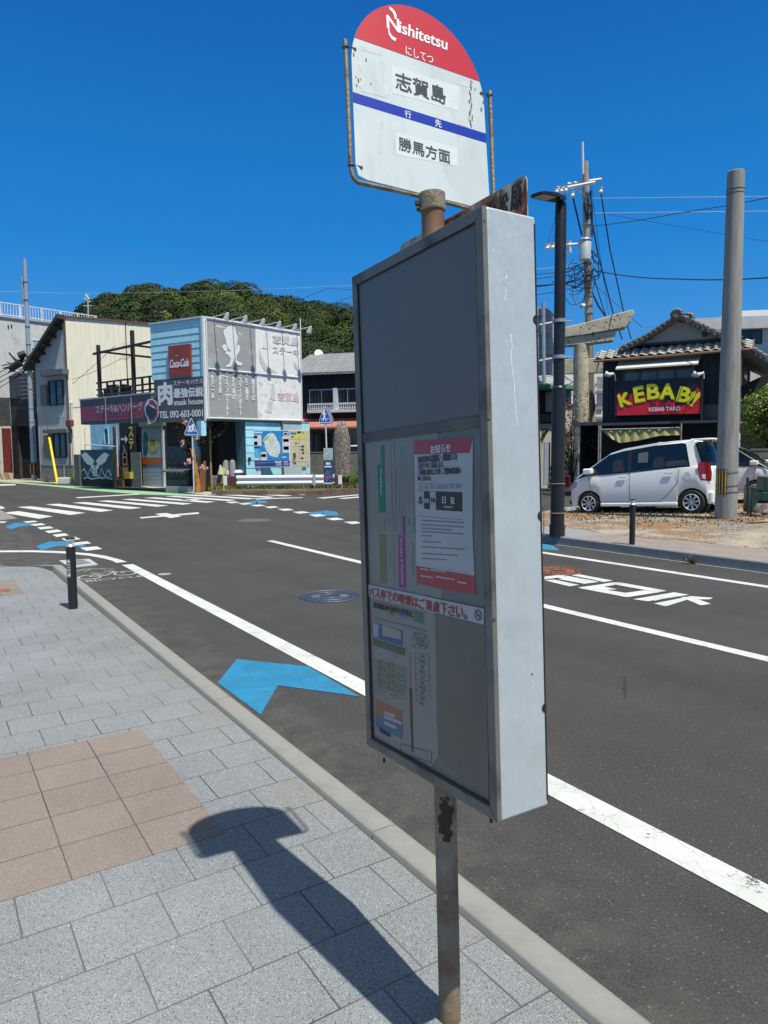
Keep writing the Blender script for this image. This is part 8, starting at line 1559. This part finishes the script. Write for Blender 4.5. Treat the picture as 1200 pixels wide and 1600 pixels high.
# ---- modern white building and greenery at the right edge
Pm = VY(1090, 700, 42); FM_ = Fr(Vector((Pm.x, Pm.y, 0)), 100); Mb = thing('white_flats', 'modern white building with a flat roof behind the tiled gable', 'building', Vector((Pm.x, Pm.y, 0))); WM = mat('modern_white', (.62, .62, .6), .7, var=.06)
zt_m = FM_.xz(1170, 494)[1]; b = MB(FM_); b.box(FM_.x(1060), FM_.x(1330), .6, 9, 0, zt_m-.05); part('wall', b, WM, Mb); b = MB(FM_); b.box(FM_.x(1060), FM_.x(1330), 0, .6, FM_.xz(1170, 513)[1], zt_m); part('parapet', b, mat('modern_parapet', (.55, .55, .53), .7), Mb)
b = MB(FM_); b.box(FM_.x(1150), FM_.x(1330), 2.5, 9, zt_m-.1, FM_.xz(1170, 485, 2.5)[1]); part('roof_house', b, WM, Mb); r_ = FM_.rect(*zc(1060, 160), *zc(1168, 250), .6); window(Fr(FM_.P(0, .6, 0), 100), (r_[0], r_[1], r_[2], r_[3]), Mb, BLACK, GLASS, 2)
b = MB(FM_); Fm2 = FM_; b.box(FM_.x(1188), FM_.x(1330), -1.5, -1.0, 0, FM_.xz(1195, 547, -1.5)[1]); part('shingled_bay', b, mat('shingle_grey', (.3, .3, .29), .8, var=.4, vs=12), Mb)
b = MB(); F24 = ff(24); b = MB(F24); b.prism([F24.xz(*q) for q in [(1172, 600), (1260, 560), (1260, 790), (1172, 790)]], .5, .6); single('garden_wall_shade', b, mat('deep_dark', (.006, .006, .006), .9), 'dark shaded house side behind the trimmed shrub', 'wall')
r_ = F24.rect(1174, 612, 1260, 640); b = MB(F24); b.prism([F24.xz(*q) for q in [(1182, 636), (1200, 620), (1260, 600), (1260, 640)]], .3, .45); single('pale_roof_end', b, mat('pale_roof', (.45, .43, .38), .8), 'pale sloping roof end above the trimmed shrub', 'roof')
c_ = VY(1190, 700, 22); bush('trimmed_shrub', 'bright green cloud trimmed shrub behind the white car at right', (c_.x+.15, 22, 1.75), 1.0, .9, 1.05, 5200, .05, LV_Y, seed=88, clumps=26, trunk=.0)
blockwall('block_wall', 'mossy block wall under the trimmed green shrub at right', ff(21.3), (1173, 704), (1290, 790), 0, .2, mat('mossy_block', (.1, .11, .095), .9), 6, .3)
gp_ = VY(1169, 798, 13.9); gp_.z = .42; b = MB(); b.tube([gp_, gp_+Vector((-.03, 0, .72))], .028, 8); single('dark_stake', b, mat('stake_dark', (.02, .025, .02), .6), 'dark upright stake right of the concrete pole', 'stake')
F15 = ff(14.2)
for i, (q0, q1, y, lab, nm) in enumerate([((1118, 975), (1150, 1085), .8, 'green plastic bucket shape standing behind the dark stake', 'green_bin'), ((1172, 1000), (1235, 1045), .2, 'lower green crate stacked at the right edge', 'green_box'), ((1188, 925), (1240, 998), .2, 'green netting at the right edge, shaped as a plain box', 'green_box')]):  # upper box stands for green netting
    r_ = F15.rect(*zc(*q0), *zc(*q1), y); b = MB(F15); b.box(r_[0], r_[1], y, y+.35, r_[2] if i else .35, r_[3]); single(nm, b, mat('net_dark_green', (.006, .045, .03), .5, var=.4, vs=20), lab, 'bin' if i == 0 else 'crate', bevel=.02)
for i, (x, y, r_) in enumerate([(1190, 793, .2), (1203, 797, .22)]): rock('boulder', ['rough grey stone on the gravel at the right edge', 'rougher stone at the very right edge of the gravel'][i], ff(13.6), [(x-12, x+11, y+8), (x-13, x+12, y+2), (x-8, x+7, y-6)], .14, STN, 30+i, 'stone')
pts = []
for _ in range(9000):
    x, y = rng.uniform(4.2, 9.2), rng.uniform(13.6, 19); v_ = Vector((x, y, 0)); s_, t_ = v_.dot(SD), v_.dot(TD)
    if t_ < 11.6: continue
    pr = .12+.9*math.exp(-((x-7.2)/1.3)**2-((y-14.7)/.6)**2)+.5*math.exp(-((x-6.2)/1.6)**2-((y-16.1)/.5)**2)
    if rng.random() < pr*.8: pts.append((x, y, lotz(x, y)))
grass('dry brown grass and straw on the gravel lot round the pole and car', pts, .045, DRY, 9, wd=.02)
pts = [(x, y, lotz(x, y)) for x, y in zip(rng.uniform(4.3, 8.6, 1300), rng.uniform(15.4, 18.5, 1300)) if abs((x-5.3)*.766*-1+0) < 9 and rng.random() < .5]; grass('sparse green weeds along the far side of the gravel lot', pts[:300], .07, GRASS, 10, wd=.02)
b = MB(); rs = random.Random(12)
for k in range(1100):
    s_, t_ = rs.uniform(-1, 10.5), 10.75+abs(rs.gauss(0, 1.1)); v_ = W(s_, t_); z_ = lotz(v_.x, v_.y); r_ = rs.uniform(.008, .028); M_ = Matrix.Translation((v_.x, v_.y, z_+r_*.4)) @ Matrix.Rotation(rs.uniform(0, 6), 4, 'Z') @ Matrix.Rotation(rs.uniform(-.4, .4), 4, 'X')
    b.add([(r_, 0, 0), (0, r_*.8, 0), (-r_, 0, 0), (0, -r_*.8, 0), (0, 0, r_*.7), (0, 0, -r_*.6)], [(0, 1, 4), (1, 2, 4), (2, 3, 4), (3, 0, 4), (1, 0, 5), (2, 1, 5), (3, 2, 5), (0, 3, 5)], M_)
o = part('loose_stones', b, mat('stone_chips', (.33, .31, .28), .9, var=.4, vs=30)); o['kind'] = 'stuff'; o['label'] = 'loose pale stone chips scattered along the edge of the gravel lot'; o['category'] = 'gravel'
# ================================================================ HILL, UTILITY POLE, WIRES
prof_px = [(-260, 640), (-120, 600), (-20, 545), (60, 515), (110, 492), (140, 466), (180, 452), (240, 440), (290, 444), (330, 440), (365, 444), (400, 456), (430, 459), (470, 466), (500, 472), (540, 482), (600, 492), (700, 512), (800, 536), (880, 556), (960, 575), (1060, 600), (1200, 640), (1400, 700)]
HY = 235.
def hill_top(x): # x at depth HY -> ridge height
    return float(np.interp(x, [VY(p[0], p[1], HY).x for p in prof_px], [VY(p[0], p[1], HY).z-6.6 for p in prof_px]))
def hill_z(x, y):
    f = np.clip((y-118)/(HY-118), 0, 1); return hill_top(x*HY/max(y, 1))*(f**.75)+0*x if y <= HY else hill_top(x)*(1-.15*((y-HY)/60)**2)
b = MB(); NX, NY = 80, 24; X0, X1 = -215, 190
for j in range(NY+1):
    y = 116+(300-116)*j/NY
    for i in range(NX+1):
        x = (X0+(X1-X0)*i/NX)*y/HY; b.v.append((x, y, max(-.5, hill_z(x, y))))
for j in range(NY):
    for i in range(NX): b.f.append((j*(NX+1)+i, j*(NX+1)+i+1, (j+1)*(NX+1)+i+1, (j+1)*(NX+1)+i))
struct('hill', b, mat('hill_floor', (.02, .035, .012), .95))
def forestmat():
    m, nt, p, o = newmat('forest_leaves'); a = N(nt); g = a.n('NewGeometry'); at = a.n('Attribute'); at.attribute_name = 'tone'
    c = a.ramp(at.outputs['Fac'], (0, .35, .7, .93, 1), ((.013, .026, .006), (.028, .052, .010), (.055, .085, .014), (.095, .13, .02), (.19, .22, .035)))
    c = a.mix(a.ramp(g.outputs['Random Per Island'], (0, 1), (0., .45)), c, (.015, .03, .008)); a.l(c, p.inputs['Base Color']); p.inputs['Roughness'].default_value = .6; p.inputs['Specular IOR Level'].default_value = .2; return m
r = np.random.default_rng(42); allv = []; tone = []; bx = []; NCR = 2300
inner = MB()
for k in range(NCR):
    y = 120+(250-120)*r.random()**.62; x = r.uniform(X0*.82, X1*.72)*y/HY
    z = hill_z(x, y); R_ = (2.0+3.0*r.random()**2.)*(y/190)**.5; 
    if z < 1: z = 0
    if r.random() < .06: R_ *= 1.35
    c = np.array([x, y, z+R_*.55]); nl = int(360*(R_/3.4)**2); d = r.normal(0, 1, (nl, 3)); d[:, 1] = -np.abs(d[:, 1])*1.0+.25*np.abs(d[:, 2]); d[:, 2] = np.abs(d[:, 2])*1.1-.35; d /= np.linalg.norm(d, axis=1)[:, None]
    # lobes
    lb_ = r.normal(0, 1, (6, 3)); lb_ /= np.linalg.norm(lb_, axis=1)[:, None]; bump = np.max(d @ lb_.T, axis=1); rad = R_*(.78+.26*bump**2)*r.uniform(.9, 1.04, nl)
    cs = c+d*rad[:, None]*np.array([1, 1, .8]); allv.append(leaves(cs, d+np.array([0, 0, .25]), 26e-2*(y/190)**.6, .36, k, .75))
    t0 = np.clip(r.normal(.42, .22), .03, .9)+(.3 if r.random() < .035 else 0)+(.45 if abs(x/y+.222) < .02 and z > 42 else 0); tone.append(np.repeat(np.clip(t0+r.normal(0, .08, nl), 0, 1), 4))
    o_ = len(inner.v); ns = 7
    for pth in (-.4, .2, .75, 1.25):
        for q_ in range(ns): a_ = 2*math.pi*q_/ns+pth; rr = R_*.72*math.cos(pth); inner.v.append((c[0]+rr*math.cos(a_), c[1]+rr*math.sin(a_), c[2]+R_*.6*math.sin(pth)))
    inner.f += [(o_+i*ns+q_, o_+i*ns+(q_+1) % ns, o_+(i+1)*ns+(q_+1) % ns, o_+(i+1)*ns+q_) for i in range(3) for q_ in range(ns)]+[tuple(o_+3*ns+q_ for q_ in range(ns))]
V = np.concatenate(allv); TN = np.concatenate(tone); fo = quadmesh('forest', V, forestmat()); at = fo.data.attributes.new('tone', 'FLOAT', 'POINT'); at.data.foreach_set('value', TN.astype('f'))
fo['kind'] = 'stuff'; fo['label'] = 'dense dark green forest covering the hill behind the houses'; fo['category'] = 'forest'
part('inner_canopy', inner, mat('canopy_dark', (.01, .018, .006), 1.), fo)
# ---- tall utility pole behind the torii
ub = VY(927, 700, 31); ub.z = .3; ut = VY(914.3, 253, 31); U = thing('utility_pole', 'tall weathered utility pole with crossarms and a transformer behind the torii gate', 'utility pole', ub); ud = ut-ub
def ua(y): return ub+ud*((700.-y+(0))/(700-253)) if 0 else Vector((VY(0, y, 31).x*0+ub.x+(ut.x-ub.x)*((VY(914, y, 31).z-ub.z)/(ut.z-ub.z)), 31, VY(914, y, 31).z))
b = MB(); b.tube([ub, ut], [.2, .13], 16); part('pole', b, mat('pole_weathered', (.33, .29, .23), .85, var=.2, vs=2, streak=.3), U, smooth=True)
b = MB(); b.tube([VY(911, 272, 30.8), VY(910, 222, 30.8)], .055, 8); part('extension', b, mat('pale_steel', (.6, .62, .62), .5), U)
def uarm(x0, y0, x1, y1, y, r_=.06): a_, c_ = VY(x0, y0, y), VY(x1, y1, y); bb = MB(); bb.tube([a_, c_], r_, 4); return part('crossarm', bb, mat('pale_steel', (.6, .62, .62), .5), U)
uarm(870, 296.5, 930, 285, 30.7, .075); uarm(887, 288, 940, 280.5, 31.2, .075); uarm(871, 292, 905, 291, 30.7, .02); uarm(899, 293, 914, 306, 30.8, .03); uarm(854.5, 385, 912, 381, 30.7, .06); uarm(889.5, 378, 889.5, 395, 30.7, .09); uarm(909, 478, 914, 478, 30.6, .1)
INS = mat('porcelain', (.7, .7, .68), .3)
for x, y in [(870, 297), (877, 296), (884, 295), (855, 385), (863, 384), (870, 383), (894.5, 303), (938.5, 297), (889, 380)]:
    c_ = VY(x, y, 30.7); b = MB(); b.tube([c_-Vector((0, 0, .16)), c_-Vector((0, 0, .08)), c_, c_+Vector((0, 0, .1))], [.05, .1, .07, .1], 10); part('insulator', b, INS, U, smooth=True)
c0 = VY(914.5, 376, 30.55); c1 = VY(913.5, 406, 30.55); b = MB(); b.tube([c1-Vector((0, 0, .03)), c1, c0, c0+Vector((0, 0, .08))], [.2, .25, .25, .2], 20); tr_ = part('transformer', b, mat('transformer_grey', (.5, .54, .54), .4, .2), U, smooth=True); b = MB(); b.tube([c0, c0+Vector((0, 0, .02))], .28, 20); part('lid_rim', b, GALV, tr_)
rs = random.Random(5); b = MB()
for k in range(16):
    y = rs.uniform(378, 470); s_ = ua(y)+Vector((rs.uniform(-.15, .2), -.25, 0)); e_ = s_+Vector((rs.uniform(-1.7, .6) if y > 400 else rs.uniform(.0, .5), rs.uniform(-.2, .2), rs.uniform(-.9, .9))); b.tube([s_, (s_+e_)/2+Vector((rs.uniform(-.3, .3), 0, -rs.uniform(.1, .5))), e_], .022, 5)
for k in range(10):
    a0_ = rs.uniform(0, 6); c_ = VY(902, 440, 30.7)+Vector((rs.uniform(-.3, .3), 0, rs.uniform(-.5, .5))); b.tube([c_+Vector((.45*math.cos(a0_+t), rs.uniform(-.05, .05), .55*math.sin(a0_+t))) for t in np.linspace(0, rs.uniform(2.5, 5), 9)], .013, 5)
b.tube([ua(300)+Vector((.15, -.15, 0)), ua(330)+Vector((.2, -.15, 0)), ua(370)+Vector((.18, -.15, 0))], .04, 6); b.tube([ua(320)+Vector((-.1, -.2, 0)), ua(345)+Vector((.0, -.22, 0))], .09, 6); b.tube([VY(925, 322, 30.5), ua(318)], .05, 6)
part('cable_bundle', b, BLACK, U)
b = MB()
for y in (305, 325, 352, 412, 430, 450, 463, 478, 490): c_ = ua(y); b.tube([c_, c_+Vector((0, 0, .05))], .2, 14)
part('band', b, GALV, U)
# ---- wires: each hangs between two real points
def wire(lab, pts, r_=.018, mt=None, sag=.0, n=8):
    b = MB(); P_ = []
    for (x0, y0, Y0), (x1, y1, Y1) in zip(pts, pts[1:]):
        a_, c_ = VY(x0, y0, Y0), VY(x1, y1, Y1)
        for k in range(n): f_ = k/n; p = a_.lerp(c_, f_); p.z -= sag*4*f_*(1-f_); P_.append(p)
    P_.append(VY(*pts[-1])); b.tube(P_, r_*.75, 5); single('overhead_wire', b, mt or mat('wire_black', (.015, .015, .017), .6), lab, 'wire', 'overhead wires round the torii')
PW2 = mat('wire_pale', (.55, .6, .62), .5)
wire('thick black wire from the left insulator down behind the torii beam', [(894.5, 306, 30.7), (909, 368, 31.5)], .05)
wire('thick black wire falling from the right insulator past the torii beam end to the roof', [(939, 303, 30.7), (953, 390, 33), (975, 490, 38), (986, 530, 40)], .04)
wire('thick black wire down the middle to the shop roof', [(918, 310, 30.7), (935, 400, 33), (958, 490, 37), (972, 530, 40)], .045)
wire('thin wire sloping steeply between the two thick wires', [(921, 265, 31), (935, 380, 33), (952, 500, 36)], .012)
wire('black wire from mid pole to the torii beam', [(923, 418, 31), (945, 490, 34), (958, 528, 36)], .03)
wire('black cable bundle from low on the pole to the torii beam', [(924, 455, 31), (935, 478, 32), (947, 496, 34)], .05)
wire('thin wire from the pole down to the shop gable with a slack loop', [(924, 440, 31), (985, 495, 29), (1003, 511, 28), (1020, 511, 28)], .014)
wire('sagging wire running right from mid pole to the edge', [(922, 421, 31), (1060, 436, 26), (1290, 425, 20)], .03, sag=.1)
wire('rising wire from the white joint to the right edge', [(926, 353, 31), (1060, 333, 28), (1290, 290, 22)], .02, sag=.05)
wire('thin wire crossing down to the right from the pole', [(950, 335, 31), (1290, 393, 24)], .012)
wire('upper pale wire running right from the pole', [(918, 310, 31), (1290, 306, 24)], .014, PW2)
wire('lower pale wire running right from the pole', [(924, 333, 31), (1290, 329, 24)], .014, PW2)
for i, (y0, y1, y2, nm) in enumerate([(413, 418, 422, 'uppermost'), (419, 426, 430, 'second'), (425, 432, 438, 'third'), (433, 444, 447, 'fourth'), (436, 444, 452, 'fifth'), (444, 456, 466, 'lowest')]): wire('%s of the wires running left from the pole behind the lamp' % nm, [(908, y0, 31), (868, y1, 34), (780, y2, 40)], .02+.012*(i in (3, 4)), PW2 if i < 1 else None, sag=.05)
wire('thin wire from the pole arm down to the lower arm, left one', [(877, 300, 30.7), (866, 345, 30.7), (855.5, 383, 30.7)], .014)
wire('thin wire from the pole arm down to the lower arm, right one', [(884, 300, 30.7), (872, 345, 30.7), (863, 382, 30.7)], .014)
wire('thin guy wire from the pole down left to the torii beam', [(905, 456, 31), (888, 505, 30)], .014)
wire('long pale wire crossing high over the hill', [(-60, 452, 60), (175, 458, 60), (545, 446, 48), (600, 444, 46)], .014, PW2, sag=.1)
wire('long dark wire above the restaurant lamps to the case', [(418, 500, 55), (470, 468, 52), (513, 450, 50), (600, 458, 46)], .018)
wire('dark wire rising behind the restaurant floodlights', [(430, 502, 55), (552, 463, 50), (620, 440, 48)], .018)
wire('dark wire across the beige wall to the deck post', [(112, 593, 46.5), (190, 560, 40), (203, 556, 36)], .018, sag=.1)
wire('dark wire sloping up the beige wall', [(113, 600, 46.5), (180, 540, 47)], .02, sag=.05)
# roof aerials and lamp on the hill side
b = MB(); p = VY(138, 497, 58); b.tube([p, VY(137, 460, 58)], .05, 6); b.tube([VY(131, 466, 58), VY(141, 472, 58)], .05, 5); b.tube([VY(130, 478, 58), VY(143, 478, 58)], .04, 5); b.tube([VY(133, 461, 58), VY(139, 468, 58)], .08, 5); single('roof_aerial', b, mat('aerial_pale', (.55, .55, .5), .6), 'pale rooftop aerial mast above the beige house', 'aerial')
b = MB(); p = VY(498, 553, 47); b.disc(p, (0.4, -1, .3), .3, .03, 16); b.tube([p, p-Vector((0, -.2, .8))], .03, 5); single('satellite_dish', b, mat('dish_white', (.7, .7, .68), .4), 'small white satellite dish on the grey tiled roof', 'satellite dish')
# white car in the yard behind the standing stone
cy_ = VY(515, 707, 40.5); car('parked_car', 'white car partly hidden behind the standing stone and low wall', Vector((cy_.x-.4, 40.5, .55)), -97, 0, CP2, True)
# low green bank behind the lane
c_ = VY(885, 548, 70); bush('hedge', 'small dark green treetop showing under the torii beam', (c_.x, 70, 7.0), 3.5, 2, 1.9, 1500, .25, LV_D, seed=91, clumps=14)
# weeds in the kerb joints
for i, (s_, t_) in enumerate([(6.25, 9.5), (1.2, 1.46)]):
    c_ = W(s_, t_, .0 if i == 0 else .12)
    if i == 0: bush('weed', 'dry wispy weed growing in a joint of the far kerb', c_, .25, .08, .07, 60, .03, LV_B, seed=5, cat='weed', clumps=5, aspect=.2)
